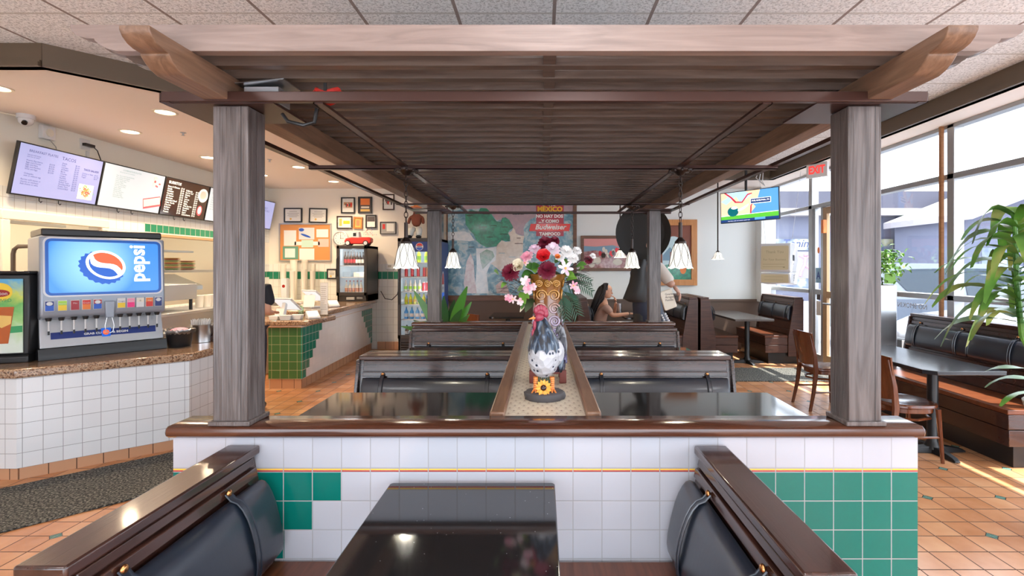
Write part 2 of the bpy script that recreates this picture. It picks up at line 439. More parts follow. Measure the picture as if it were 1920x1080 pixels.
# ------------------------------------------------------------------ setting
struct('floor', MB().box(-9, 4.2, -2.5, 9.75, -.06, 0), 'quarry_tile', smooth=0)
struct('ceiling', MB().box(-9, 4.4, -2.5, 9.75, 3.13, 3.2), 'ceiling_tile', smooth=0)
struct('wall_back', MB().box(-5.3, 4.4, 9.6, 9.75, 0, 3.13), 'back_wall', smooth=0)
b = MB()
for y0, y1, z0, z1 in ((-2.5,4.88,0,3.13), (4.88,5.95,0,.95), (4.88,5.95,2.04,3.13), (5.95,6.6,0,3.13), (6.6,8.7,0,1.0), (6.6,8.7,1.96,3.13), (8.7,9.6,0,3.13)):
    b.box(-5.3, -5.15, y0, y1, z0, z1)
struct('wall_left', b, 'left_wall', smooth=0)
b = MB(); b.box(-5.3,4.4,-2.7,-2.5,0,.1); b.box(-5.3,4.4,-2.7,-2.5,2.1,3.2); b.box(-5.3,-3.8,-2.7,-2.5,.1,2.1); b.box(3.8,4.4,-2.7,-2.5,.1,2.1); b.box(-.1,.1,-2.7,-2.5,.1,2.1)
struct('wall_front', b, 'white_paint', smooth=0)
# lowered ceiling on the left with its brown trim, lowered strip on the right and at the back
b = MB(); b.prism([(-9,3.66), (-3.57,3.66), (-2.7,4.57), (-2.7,8.3), (3.75,8.3), (3.75,-2.5), (4.25,-2.5), (4.25,9.6), (-5.15,9.6), (-5.15,7.5), (-9,7.5)], 3.02, 3.129, 'xy')
struct('ceiling', b, 'bulk_paint', smooth=0)
def trimline(name, pts, z0, z1, mat='trim_brown'):
    b = MB()
    for (xa, ya), (xb, yb) in zip(pts, pts[1:]):
        d = Vector((xb-xa, yb-ya)).normalized(); n = Vector((d.y, -d.x)); A = Vector((xa, ya))-d*.02; B = Vector((xb, yb))+d*.02
        for t0, lo, hi in ((.05, z0, z1), (.078, z0, z0+.03), (.065, z0+.03, z0+.045)):
            b.prism([tuple(A-n*.01), tuple(B-n*.01), tuple(B+n*t0), tuple(A+n*t0)], lo, hi, 'xy')
    struct(name, b, mat, smooth=0)
trimline('trim_2', [(-9,3.66), (-3.57,3.66), (-2.7,4.57), (-2.7,8.3), (3.75,8.3), (3.75,-2.5)], 2.96, 3.13)
# kitchen room beyond the openings
b = MB(); b.box(-8, -7.9, 3.4, 10, 0, 3.1); b.box(-8, -5.3, 3.4, 3.5, 0, 3.1); b.box(-8, -5.3, 9.9, 10, 0, 3.1); b.box(-8, -5.3, 3.5, 9.9, 2.75, 2.85)
struct('wall_kitchen', b, 'cream_paint', smooth=0)
lamp('AREA', 'kitchen_tube_light', (-6.6, 6.8, 2.7), 26, (1,.88,.66), (1.2, 4))
b = MB()
for y0, y1, z0, z1 in ((4.82,6.02,2.0,2.09), (4.82,4.90,.9,2.0), (5.93,6.02,.9,2.0)): b.box(-5.18, -5.115, y0, y1, z0, z1)
struct('trim_3', b, 'cream_paint', bevel=.008)
struct('trim_4', MB().box(-5.2, -5.10, 6.55, 8.75, 1.945, 1.985), 'tan', bevel=.004)
# dark wainscot on the back wall and pilaster in the corner
b = MB(); b.box(-1.75, 4.2, 9.575, 9.6, 0, .90); b.box(-1.75, 4.2, 9.55, 9.6, .90, .94)
for x in (-.6, .6, 1.8, 3.0): b.box(x, x+.01, 9.572, 9.58, .1, .9)
struct('baseboard_back', b, 'wainscot', smooth=0)
b = MB(); b.box(-3.1, -1.75, 9.56, 9.6, 0, .14); struct('baseboard_left', b, 'terracotta_base', smooth=0)
b = MB(); b.box(4.02, 4.2, 9.35, 9.6, .9, 3.02); struct('wall_corner', b, 'white_paint', smooth=0)
# glazed wall on the right
WX = 4.22
b = MB()
def bar(y, w=.08, z0=0, z1=3.02, x0=WX, x1=WX+.11): b.box(x0, x1, y-w/2, y+w/2, z0, z1)
for y, w in ((9.50,.12), (8.03,.10), (6.72,.09), (5.27,.09), (3.75,.09), (2.2,.09), (.6,.09), (-1.0,.09)): bar(y, w)
for y0, y1 in ((6.72,9.5), (-2.5,6.72)):
    b.box(WX, WX+.11, y0, y1, 2.45, 2.51); b.box(WX, WX+.11, y0, y1, 2.98, 3.03)
b.box(WX, WX+.11, 8.03, 9.5, 1.13, 1.19); b.box(WX, WX+.11, -2.5, 6.72, 1.19, 1.25); b.box(WX, WX+.13, -2.5, 6.72, 0, .10); b.box(WX, WX+.13, 8.03, 9.5, 0, .10)
struct('window_1', b, 'alu', bevel=.006)
b = MB(); b.box(WX+.05, WX+.056, -2.5, 6.72, .1, 2.98); b.box(WX+.05, WX+.056, 8.03, 9.5, .1, 2.98); b.box(WX+.05, WX+.056, 6.72, 8.03, 2.5, 2.98)
struct('window_2', b, 'pane', smooth=0)
# brown timber lining on the room side of the two big mullions
b = MB()
for y in (5.35,): b.box(WX-.03, WX, y, y+.035, 1.0, 3.02)
struct('trim_5', b, 'frame_wood', smooth=0)
# entrance door
dr = bpy.data.objects.new('door_1', None); COL.objects.link(dr); tag(dr, kind='structure')
b = MB()
for y0, y1 in ((7.60,7.70), (6.80,6.90)): b.box(WX+.02, WX+.07, y0, y1, .02, 2.44)
b.box(WX+.02, WX+.07, 6.9, 7.6, .02, .22); b.box(WX+.02, WX+.07, 6.9, 7.6, 2.34, 2.44); b.box(WX+.02, WX+.07, 6.9, 7.6, 1.08, 1.18)
b.build('door_frame', 'tan', dr, bevel=.005)
MB().box(WX+.04, WX+.046, 6.9, 7.6, .22, 2.34).build('door_glass', 'pane', dr, smooth=0)
MB().tube([(WX+.02,7.55,1.0), (WX-.06,7.55,1.0), (WX-.06,6.95,1.0), (WX+.02,6.95,1.0)], .014).build('push_bar', 'steel', dr)
MB().box(WX-.03, WX+.02, 7.6, 7.66, 2.05, 2.25).build('door_closer', 'orange', dr, bevel=.004)
b = MB(); b.box(WX+.02, WX+.07, 7.92, 8.0, .0, 2.45); b.box(WX+.02, WX+.07, 7.70, 7.76, 0, 2.45); b.box(WX+.02,WX+.07,7.76,7.92,0,.2); b.box(WX+.02,WX+.07,7.76,7.92,1.12,1.2)
b.build('sidelight_frame', 'alu', dr, bevel=.004)
MB().box(WX+.04, WX+.046, 7.76, 7.92, .2, 2.45).build('sidelight_glass', 'pane', dr, smooth=0)

# can lights
cans = []
def can(x, y, first=[None]):
    if first[0] is None:
        t = thing('recessed_light', 'x', 'ceiling light', (x, y, 3.02), group='recessed lights in the cream lowered ceiling')
        MB().lathe([(.105,0), (.105,-.006), (.085,-.008), (.080,-.002), (.080,0)], n=28).build('trim_ring', 'cream_paint', t)
        MB().cyl((0,0,-.0005), (0,0,-.004), .078, n=24).build('lens', 'can_glow', t)
        first[0] = t; lamp('SPOT', 'light', (0,0,-.05), 27, (1,.75,.50), .06, parent=t, spot=R(150)); return t
    return dup(first[0], (x, y, 3.02))
LB = ['nearest the black dispenser of soda, at the left edge', 'first recessed light left of the left post, front row', 'just above the security camera side, second from left', 'beside the left post, above the black burrito menu screen', 'right of the left post and closest to it', 'right of the left post, second one back in the right row', 'right of the left post, farthest and smallest in the right row', 'over the counter gap behind the left post']
spots = [(-4.5,4.2,'round recessed ceiling light cut by the left edge of the photo'),
 (-3.6,4.86,'round recessed ceiling light, largest and nearest one left of the left post'),
 (-4.5,5.56,'round recessed ceiling light above the white menu screen, left of the sprinkler'),
 (-4.5,6.86,'round recessed ceiling light above the dark burrito menu, touching the left post edge'),
 (-3.6,6.15,'round recessed ceiling light hidden behind the left pergola post'),
 (-4.5,8.17,'round recessed ceiling light just right of the left post, over the wall corner'),
 (-3.6,7.52,'round recessed ceiling light right of the left post, nearer of the two in its row'),
 (-3.6,8.78,'round recessed ceiling light closest to the framed certificates on the back wall')]
for x, y, l in spots: can(x, y)['label'] = l
def sprinkler(x, y, z, label):
    t = thing('sprinkler', label, 'sprinkler', (x, y, z))
    MB().lathe([(.03,0), (.03,-.004), (.01,-.006), (.008,-.03), (.02,-.032), (.02,-.034)], n=12).build('sprinkler_head', 'steel_soft', t)
    return t
sprinkler(-3.95, 5.6, 3.02, 'small metal fire sprinkler in cream ceiling left of the post'); sprinkler(-3.75, 7.0, 3.02, 'small metal fire sprinkler in cream ceiling right of the left post')
sprinkler(2.9, 8.6, 3.02, 'small metal fire sprinkler above the wall mounted television')
# security camera, outlets and cables high on the left wall
t = thing('security_camera', 'white dome security camera at the top of the left wall', 'camera', (-5.02, 4.95, 3.02))
b = MB(); b.cyl((0,0,0), (0,0,-.04), .07, n=20); b.sph((0,0,-.05), (.06,.06,.06)); b.build('camera_body', 'white_gloss', t)
MB().cyl((.03,-.04,-.08), (.04,-.055,-.095), .022, n=14).build('camera_lens', 'black_gloss', t)
tag(MB().tube([(-5.13,4.2,2.98), (-5.13,4.7,2.99), (-5.05,4.93,3.0)], .008).build('camera_cable', 'cream_paint'), 'cream cable running along the wall to the dome camera', 'cable')
t = thing('wall_outlet_box', 'white square outlet box above the first menu screen', 'outlet', (-5.15, 5.27, 2.93))
MB().box(0, .05, -.07, .07, -.07, .07).build('outlet_box', 'white', t, bevel=.006)
MB().cyl((.05,0,0), (.06,0,0), .04, n=16).build('round_plug', 'offwhite', t)
tag(MB().tube([(-5.1,5.27,2.86), (-5.1,5.34,2.8), (-5.1,5.36,2.68)], .004).build('screen_cable', 'grey_sheet'), 'thin grey cable dropping from white outlet box to screen', 'cable')
t = thing('wall_outlet_box', 'white outlet plate with black plug, above the gap between the first two screens', 'outlet', (-5.15, 5.72, 2.90))
MB().box(0, .01, -.05, .07, -.04, .08).build('outlet_box', 'white', t, bevel=.003)
b = MB(); b.box(.01, .05, -.03, .09, .0, .03); b.tube([(.03,.08,.015), (.03,.14,-.02), (.03,.2,-.15), (.03,.22,-.24)], .005); b.build('plug', 'black', t)
MB().box(.0, .02, .02, .05, -.25, -.05).build('cable_channel', 'white', t)

# ------------------------------------------------------------------ half walls with ledges
def half_wall(y0, y1, label, front):
    s = 1 if front else -1
    t = thing('half_wall', label, 'half wall', (0, 0, 0))
    MB().box(-1.377, 1.400, y0, y1, 0, .908).build('tiled_wall', 'half_wall_tile' if front else 'half_wall_side', t, smooth=0)
    b = MB(); a, c = y0-.022, y1+.022; prof = [(a+.01,.908), (a,.916), (a-.004,.930), (a,.943), (a+.012,.951), (c-.012,.951), (c,.943), (c+.004,.930), (c,.916), (c-.01,.908)]
    b.prism(prof, -1.392, 1.414, 'yz'); b.build('ledge', 'ledge_wood', t, bevel=.006)
    return t
half_wall(1.90, 2.01, 'white and green tiled half wall with glossy wooden ledge, in the foreground', True)
half_wall(5.43, 5.55, 'low half wall with dark wooden ledge under the rear pergola posts', False)
# centre divider with mosaic trough
t = thing('booth_divider', 'long centre divider between the booths with wooden rails and mosaic tile top', 'divider', (0,0,0))
MB().box(-.190, .215, 2.04, 5.40, 0, .93).build('divider_wall', 'half_wall_side', t, smooth=0)
MB().box(-.150, .175, 2.035, 5.405, .925, .938).build('mosaic_top', 'mosaic', t, smooth=0)
for x0, x1 in ((-.212,-.150), (.175,.236)): MB().box(x0, x1, 2.035, 5.405, .90, .962).build('side_rail', 'rail_wood_y', t, bevel=.008)

# ------------------------------------------------------------------ pergola
pg = thing('pergola', 'large dark wooden pergola with slatted top standing on the half walls', 'pergola', (0,0,0))
PX = ((-1.227,-1.096), (1.138,1.262)); PY = ((1.895,2.015), (5.43,5.55))
for i, (x0, x1) in enumerate(PX):
    for j, (y0, y1) in enumerate(PY):
        b = MB(); b.box(x0, x1, y0, y1, .951, 2.141)
        c = x0 + (x1-x0)*.80
        p = b.build('post', 'post_wood', pg, bevel=.004)
        b2 = MB(); b2.box(x0-.012, x1+.012, y0-.012, y1+.012, .951, .968); b2.build('post_base', 'post_wood', p, bevel=.003)
        MB().box(c, c+.002, y0-.0006, y0+.004, .97, 2.141).build('board_seam', 'black', p, smooth=0)
        # flat plate on the post
        gx0, gx1 = (-1.385, -.99) if i == 0 else (1.01, 1.405); gy = (1.875, 2.14) if j == 0 else (5.3, 5.565)
        MB().box(gx0, gx1, gy[0], gy[1], 2.1425, 2.151).build('corner_plate', 'rail_metal', pg)
def carved(L, h, flip=False):
    """side profile of a beam with ogee-carved ends, x along, z up; length L"""
    e = [(0,h), (0,h*.86), (.010,h*.70), (.028,h*.56), (.052,h*.49), (.078,h*.47), (.080,h*.40), (.095,h*.25), (.118,h*.10), (.150,0)]
    return e + [(L-x, z) for x, z in e[::-1]]
for x0, x1 in ((-1.237,-1.147), (1.185,1.275)):
    b = MB(); pts = [(1.486+x, 2.152+z) for x, z in carved(4.55, .095)]
    b.prism(pts, x0, x1, 'yz'); b.build('side_beam', 'beam_wood_y', pg, bevel=.003)
for k in range(35):
    y = 1.67 + .1215*k
    b = MB(); pts = [(-1.548+x, 2.249+z) for x, z in carved(3.13, .086)]
    b.prism(pts, y, y+.038, 'xz'); b.build('slat', 'slat_wood_lit' if k == 0 else 'slat_wood', pg)
b = MB()
for k in range(34):
    y = 1.67 + .1215*k + .0385; w = random.uniform(-.004, .004)
    b.box(.005+w, .048+w, y, y+.082, 2.252, 2.330)
b.build('spacer_blocks', 'slat_wood', pg)
def angle_rail(p0, p1, up=.032, w=.036, side=1):
    """steel angle: flat flange at the bottom plus upright leg"""
    b = MB(); (xa, ya), (xb, yb) = p0, p1; z = 2.120
    if abs(xa-xb) > abs(ya-yb):
        b.box(xa, xb, ya, ya+w*side if side > 0 else ya, z, z+.004) if side > 0 else b.box(xa, xb, ya-w, ya, z, z+.004)
        b.box(xa, xb, ya-.004 if side > 0 else ya, ya if side > 0 else ya+.004, z, z+up)
    else:
        b.box(xa-w/2, xa+w/2, ya, yb, z, z+.004); b.box(xa-w/2, xa-w/2+.004, ya, yb, z, z+up)
    return b.build('metal_rail', 'rail_metal', pg)
b = MB(); b.box(-1.39, 1.405, 1.855, 1.861, 2.145, 2.181); b.box(-1.39, 1.405, 1.861, 1.885, 2.145, 2.150); b.build('metal_rail', 'rail_metal', pg, bevel=.002)
def rail_x(y, x0=-1.40, x1=1.41, z=2.127, h=.024):
    b = MB(); b.box(x0, x1, y, y+.005, z, z+h); b.box(x0, x1, y, y+.036, z, z+.005); b.build('metal_rail', 'rail_metal', pg)
def rail_y(x, y0=1.861, y1=5.62, z=2.112, s=1):
    b = MB(); b.box(x, x+.005*s, y0, y1, z, z+.034) if s > 0 else b.box(x-.005, x, y0, y1, z, z+.034)
    b.box(x, x+.036, y0, y1, z, z+.005) if s > 0 else b.box(x-.036, x, y0, y1, z, z+.005); b.build('metal_rail', 'rail_metal', pg)
rail_x(3.05); rail_x(4.87, z=2.138, h=.013); rail_x(5.58)
rail_y(-1.40, z=2.143); rail_y(1.41, s=-1, z=2.143); rail_y(-.842, 1.87, 5.6, 2.140); rail_y(.846, 1.87, 5.6, 2.140, -1)
# junction box, red tape and conduit lying on the front rail
t = thing('junction_box', 'grey metal electrical junction box resting on the pergola rail', 'electrical box', (0,0,0))
b = MB(); b.box(-1.115, -.985, 1.90, 1.99, 2.153, 2.215)
for k in range(4): b.cyl((-1.095+k*.03,1.8995,2.182), (-1.095+k*.03,1.893,2.182), .011, n=12)
b.build('metal_box', 'steel_soft', t, bevel=.003)
MB(Matrix.Translation((-1.045,1.94,2.222)) @ Matrix.Rotation(R(-5),4,'Y')).box(-.085, .095, -.07, .06, 0, .004).build('cover_plate', 'steel', t)
tag(MB().tube([(-.985,1.93,2.12), (-.96,1.92,2.09), (-.90,1.92,2.075), (-.86,1.92,2.085), (-.855,1.93,2.14)], .007, 8).build('flexible_conduit', 'black'), 'curved flexible metal conduit hanging beside the left post', 'conduit')
t = thing('cable_roll', 'small red roll of cable lying on the pergola front rail', 'cable roll', (-.815, 1.93, 2.182))
b = MB()
for k in range(3): b.tube([(.055*math.cos(a/8*math.pi*2)*(1-.12*k), .03*math.sin(a/8*math.pi*2), .010*k+.012*math.cos(a/8*math.pi*2*2)) for a in range(9)], .009)
b.build('red_cable', 'red', t); MB().box(.0, .012, -.035, -.03, -.01, .045).build('cable_tie', 'black', t)

# ------------------------------------------------------------------ pendants
m = base('shade_glass', (.85,.85,.78), .35, emis=(1,.96,.86), estr=.22)
def pendant(x, y, label, zc=2.126, n_link=9, sc=1.0, zs=1.534):
    t = thing('pendant_lamp', label, 'pendant lamp', (x, y, 0), group='tulip glass pendant lamps under the pergola')
    b = MB(); b.lathe([(.012,zc-.035), (.020,zc-.030), (.034,zc-.016), (.066,zc-.010), (.070,zc-.002), (.07,zc)], n=24)
    for k in range(10): a = k*math.pi/5; b.sph((.066*math.cos(a), .066*math.sin(a), zc-.008), .010, 8, 5)
    b.build('canopy', 'iron', t)
    zt = zs+.275; b = MB(); z0 = zc-.035; L = (z0-zt)/(n_link)
    for k in range(n_link):
        zc_ = z0-L*(k+.5); pts = []
        for i in range(13):
            a = 2*math.pi*i/12; px_, pz = .011*math.cos(a), (L*.62)*math.sin(a)
            pts.append((px_, 0, zc_+pz) if k % 2 else (0, px_, zc_+pz))
        b.tube(pts, .0026, 6, caps=False)
    b.build('chain', 'iron', t)
    MB().tube([(0,0,zt), (0,0,zs+.16)], .0115, 12).build('rod', 'iron', t)
    MB().lathe([(.013,zs+.185), (.020,zs+.175), (.034,zs+.160), (.036,zs+.138), (.030,zs+.136)], n=20).build('socket_cap', 'iron', t)
    # fluted tulip shade
    prof = [(.028,.155), (.036,.146), (.044,.125), (.051,.10), (.057,.07), (.062,.04), (.068,.015), (.075,.0)]
    b = MB(); N = 48; rings = []
    for q, (r, z) in enumerate(prof):
        fl = .0 if q < 2 else .03*(1-z/.155)
        rings.append([b.v((r*(1+fl*math.cos(8*2*math.pi*i/N))*math.cos(2*math.pi*i/N), r*(1+fl*math.cos(8*2*math.pi*i/N))*math.sin(2*math.pi*i/N), zs+z+(.004*math.cos(8*2*math.pi*i/N) if q == 7 else 0))) for i in range(N)])
    b.loft(rings, caps=False); sh = b.build('glass_shade', 'shade_glass', t, fix=False)
    b = MB()
    def rz(z):
        for (r0, z0_), (r1, z1_) in zip(prof, prof[1:]):
            if z1_ <= z <= z0_: return r0+(r1-r0)*(z0_-z)/(z0_-z1_)
        return prof[-1][0]
    for k in range(8):
        for s in (-1, 1):
            pts = []
            for i in range(9):
                z = .150-.150*i/8; a = (k + s*.5*math.sin(math.pi*i/8)**1.0 * .9)*2*math.pi/8; r = rz(z)+.002
                pts.append((r*math.cos(a), r*math.sin(a), zs+z))
            b.tube(pts, .0015, 4)
    b.build('lead_lines', 'iron', sh)
    MB().sph((0,0,zs+.075), (.026,.026,.036), 12, 8).build('bulb', 'bulb', t)
    lamp('POINT', 'light', (0,0,zs+.02), 1.6, (1,.90,.72), .03, parent=t)
    return t
p1 = pendant(-.822, 3.07, 'lit glass pendant lamp hanging front left under the pergola')
dup(p1, (.832, 3.07, 0), .2, 'lit glass pendant lamp hanging front right under the pergola')
dup(p1, (-.855, 4.87, 0), .3, 'lit glass pendant lamp hanging at the rear left, in front of the map mural')
dup(p1, (.857, 4.87, 0), .1, 'lit glass pendant lamp hanging at the rear right, in front of the sombrero')
def rod_pendant(x, y, z, label, ztop=3.02):
    t = thing('pendant_lamp', label, 'pendant lamp', (x, y, 0), group='small rod pendant lamps over the wall booths')
    MB().tube([(0,0,ztop), (0,0,z+.13)], .011, 8).build('rod', 'iron', t)
    MB().lathe([(.06,ztop), (.06,ztop-.02), (.01,ztop-.03)], n=16).build('canopy', 'iron', t)
    MB().lathe([(.012,z+.145), (.03,z+.13), (.035,z+.115)], n=14).build('socket_cap', 'iron', t)
    sh = MB().lathe([(.035,z+.12), (.055,z+.09), (.075,z+.04), (.105,z)], n=24, caps=False).build('glass_shade', 'shade_glass', t, fix=False)
    b = MB()
    for k in range(8): a = k*math.pi/4; b.tube([(.037*math.cos(a),.037*math.sin(a),z+.12), (.077*math.cos(a),.077*math.sin(a),z+.04), (.107*math.cos(a),.107*math.sin(a),z)], .0025, 4)
    b.build('lead_lines', 'iron', sh); lamp('POINT', 'light', (0,0,z+.03), 2, (1,.92,.78), .03, parent=t)
rod_pendant(1.29, 8.45, 1.70, 'small pendant lamp on a straight rod in front of the harvest painting')
rod_pendant(2.91, 8.45, 1.67, 'small pendant lamp on a straight rod left of the television')
# ------------------------------------------------------------------ booth benches
def bench(name, label, L, H=.88, depth=.50, loc=(0,0,0), rz=0, cz=(.745,.50), wood='dark_wood', straps=(.22,.5,.78), pads=1, group=None, float_base=False, backt=.10, ends=(True, True), seatm='seat_wood_x'):
    """seat faces -y, runs 0..L in x, back from y=0 to y=backt"""
    t = thing(name, label, 'bench', loc, rz, group)
    def yf(z): return -.085*(H-z)/(H-.45)        # face of the sloping back
    def quad(x0, x1, z0, z1, out, th=.02):
        b = MB(); b.prism([(yf(z0)-out,z0), (yf(z1)-out,z1), (yf(z1)-out+th,z1), (yf(z0)-out+th,z0)], x0, x1, 'yz'); return b
    b = MB(); b.prism([(yf(.40)+.012,.40), (yf(H-.03)+.012,H-.03), (backt,H-.03), (backt,.12), (yf(.40)+.012,.12)], .0, L, 'yz')
    body = b.build('backrest', wood, t, bevel=.002)
    MB().box(-.004, L+.004, -.016, backt+.004, H-.032, H).build('top_rail', wood, t, bevel=.007, seg=3)
    # boards
    b = quad(.03, L-.03, cz[0]+.048, H-.036, .002); b.build('upper_board', wood, t, bevel=.003)
    b = quad(.03, L-.03, cz[0]+.008, cz[0]+.040, .008); b.build('button_rail', wood, t, bevel=.003)
    zz = cz[1]-.02; k = 0
    while zz > .47:
        z1 = zz; z0 = max(.455, zz-.13); quad(.03, L-.03, z0+.004, z1-.004, .0).build('back_board', wood, t, bevel=.003); zz = z0
    # end panels
    for e, x in ((0, 0), (1, L)):
        if not ends[e]: continue
        b = MB(); b.prism([(yf(.42)-.03,.12), (yf(.42)-.03,.42), (yf(H-.02)-.014,H-.031), (backt+.004,H-.031), (backt+.004,.12)], x-.02*(1-e)-.002, x+.02*e+.002+(.0 if e else .0), 'yz')
        b.build('end_panel', wood, t, bevel=.003)
    # padded roll cushion, squashed round section following the slope
    per = L/pads
    for q in range(pads):
        x0, x1 = .04+q*per*(1 if pads > 1 else 1), (q+1)*per-.04
        if pads > 1: x0, x1 = q*per+(.04 if q == 0 else .006), (q+1)*per-(.04 if q == pads-1 else .006)
        zc, hh = (cz[0]+cz[1])/2, (cz[0]-cz[1])/2; b = MB(); rings = []
        n = 20; xs = [(x0,.90),(x0+.005,.97),(x0+.015,1)] + [(x0+(x1-x0)*i/8, 1) for i in range(1, 8)] + [(x1-.015,1),(x1-.005,.97),(x1,.90)]
        for x, s in xs:
            r = []
            for i in range(n):
                a = 2*math.pi*i/n; ca, sa = math.cos(a), math.sin(a)
                dy = math.copysign(abs(ca)**.8, ca)*.046*s; dz = math.copysign(abs(sa)**.75, sa)*hh*(.93+.07*s)
                z = zc+dz; r.append(b.v((x, yf(z)-.022+dy*(1-.15*sa), z)))
            rings.append(r)
        b.loft(rings); cu = b.build('cushion', 'leather', t, smooth=60)
    for s in straps:
        x = s*L; b = MB(); pts = []
        for i in range(11):
            a = R(88-176*i/10)*1.0; z = zc+hh*1.04*math.sin(a); y = yf(z)-.022-.057*math.cos(a)**.8 if math.cos(a) > 0 else yf(z)-.022
            pts.append((x, y-.001*1, z))
        pts = [(x, yf(cz[0]+.02)-.012, cz[0]+.026)] + pts
        for o_ in (-.012, .012): b.tube([(p[0]+o_, p[1], p[2]) for p in pts], .0035, 5)
        b.strip(pts, Vector((1,0,0)), [.012]*len(pts))
        st = b.build('strap', 'leather', t)
        MB().sph((x, yf(cz[0]+.026)-.018, cz[0]+.026), (.012,.008,.012), 12, 8).build('stud', 'brass', st)
    # seat
    sy = yf(.45)-depth+.06
    MB().box(0, L, sy, yf(.45)+.03, .415, .450).build('seat', seatm, t, bevel=.004)
    b = MB(); b.box(.0, L, sy+.006, -.03, .30, .412); b.build('seat_board', wood, t, bevel=.004)
    b = MB(); b.box(.0, L, sy+.010, -.03, .175 if float_base else .17, .294); b.build('seat_board', wood, t, bevel=.004)
    b = MB(); b.box(.03 if not float_base else .05, L-.03, sy+.07, backt-.01, 0, .17); b.build('plinth', 'black', t, bevel=.002)
    return t
# near booth: backs run along the view
bl = bench('booth_bench', 'dark wooden booth bench with black roll cushion at the lower left, beside the nearest table', .765, depth=.50, loc=(-1.065,1.125,0), rz=R(90), straps=(.17,.72), cz=(.770,.50), ends=(True,False))
br = bench('booth_bench', 'dark wooden booth bench with black roll cushion at the lower right, beside the nearest table', .785, depth=.50, loc=(.578,1.885,0), rz=R(-90), straps=(.27,.80), cz=(.770,.50), ends=(False,True))
G = 'booth benches between the two half walls'
def row(y, rz, lab, H=.88):
    for side, x0, x1 in (('left', -1.36, -.225), ('right', .250, 1.40)):
        L = x1-x0; loc = (x0, y, 0) if rz == 0 else (x1, y, 0)
        bench('booth_bench', lab % side, L, H, .46, loc, rz, (.725,.47), straps=(.16,.84) if side == 'left' else (.16,.84))
row(3.80, 0, 'booth bench facing the camera behind the nearer inner table, %s of the divider')
row(4.03, math.pi, 'booth bench facing away, back to back with another, %s of the divider')
row(5.315, 0, 'booth bench facing the camera against the rear half wall, %s of the divider', H=.905)
row(2.135, math.pi, 'booth bench facing away just behind the front half wall, %s of the divider')
# booths along the right back
def far_bench(lab, x, y0, y1, face, H=1.06, pads=2):
    L = y1-y0
    if face > 0: return bench('booth_bench', lab, L, H, .46, (x, y0, 0), R(90), (H-.14,H-.37), 'far_wood', (.02,.5,.98) if pads == 2 else (.15,.5,.85), pads, None, True, .12, seatm='seat_wood_x')
    return bench('booth_bench', lab, L, H, .46, (x, y1, 0), R(-90), (H-.14,H-.37), 'far_wood', (.12,.5,.88), pads, None, True, .12, seatm='seat_wood_x')
far_bench('wooden booth bench with black cushion in the far right corner, against the window', 4.03, 8.12, 9.32, -1)
far_bench('wooden booth bench facing the window, left of the far corner table', 2.64, 8.12, 9.32, 1)
far_bench('wooden booth bench facing left, back to back with the far corner booth, beside the statue', 2.35, 8.12, 9.32, -1)
far_bench('dark wooden booth bench on which the seated woman sits', .68, 7.95, 9.32, 1)
bench('booth_bench', 'long dark booth bench with black roll cushions under the big window at the right', 1.68, 1.04, .46, (4.03, 5.56, 0), R(-90), (.925,.70), 'dark_wood_y', (.10,.42,.76), 2, seatm='seat_wood', backt=.13)

def table(label, x0, x1, y0, y1, top='black_granite', col=None, cham=0, h=.75, name='booth_table', group=None, base_r=.27):
    t = thing(name, label, 'table', ((x0+x1)/2, (y0+y1)/2, 0), group=group); a, c = (x1-x0)/2, (y1-y0)/2
    b = MB(); b.prism(b.rrect(-a, a, -c, c, .015) if not cham else [(-a+cham,-c), (a-.01,-c), (a,-c+.01), (a,c), (-a,c), (-a,-c+cham)], h-.032, h, 'xy')
    b.build('tabletop', top, t, bevel=.004, seg=3)
    cx, cy = col or (0, 0)
    b = MB(); b.lathe([(.11,h-.034), (.11,h-.046), (.04,h-.05), (.04,.10), (.055,.07), (.07,.035)], (cx,cy,0), 20); b.build('column', 'black', t)
    b = MB()
    for k in range(4):
        q = k*math.pi/2+math.pi/4*0; d = Vector((math.cos(q), math.sin(q), 0)); n = Vector((-d.y, d.x, 0)); c0 = Vector((cx, cy, 0))
        rings = []
        for s, w, z in ((.03,.045,.055), (.12,.032,.05), (base_r-.03,.028,.03), (base_r,.024,.012)):
            p = c0+d*s; rings.append([b.v(p+n*w), b.v(p-n*w), b.v(p-n*w*.8+Vector((0,0,z))), b.v(p+n*w*.8+Vector((0,0,z)))])
        b.loft(rings)
    b.build('cross_base', 'black', t, bevel=.004)
    return t
table('nearest black granite table, with glossy top, between the two front booth benches', -.557, .046, 1.02, 1.868)
table('black granite booth table left of the divider, just behind the front half wall', -1.30, -.232, 2.56, 3.215)
table('black granite booth table right of the divider, just behind the front half wall', .258, 1.42, 2.56, 3.215)
table('farther black granite booth table left of the divider, before the rear half wall', -1.30, -.232, 4.50, 5.02)
table('farther black granite booth table right of the divider, before the rear half wall', .258, 1.42, 4.50, 5.02)
m = base('grey_top', (.10,.085,.075), .25); m = base('blue_black_top', (.022,.022,.026), .18, spec=.7)
table('grey topped table with one black column in the far right corner booth', 2.92, 3.52, 7.72, 9.3, 'grey_top', (.08,-.3), cham=.0)
table('black topped table in front of the seated woman', 1.30, 1.78, 8.0, 9.3, 'black_granite', (0,-.2))
table('long black table in front of the window bench at the right', 2.93, 3.53, 3.86, 5.15, 'blue_black_top', (.03,-.25), cham=.07, base_r=.26)
table('dark table standing behind the rear half wall, below the map mural', -.85, -.30, 8.1, 8.9, 'black_granite')

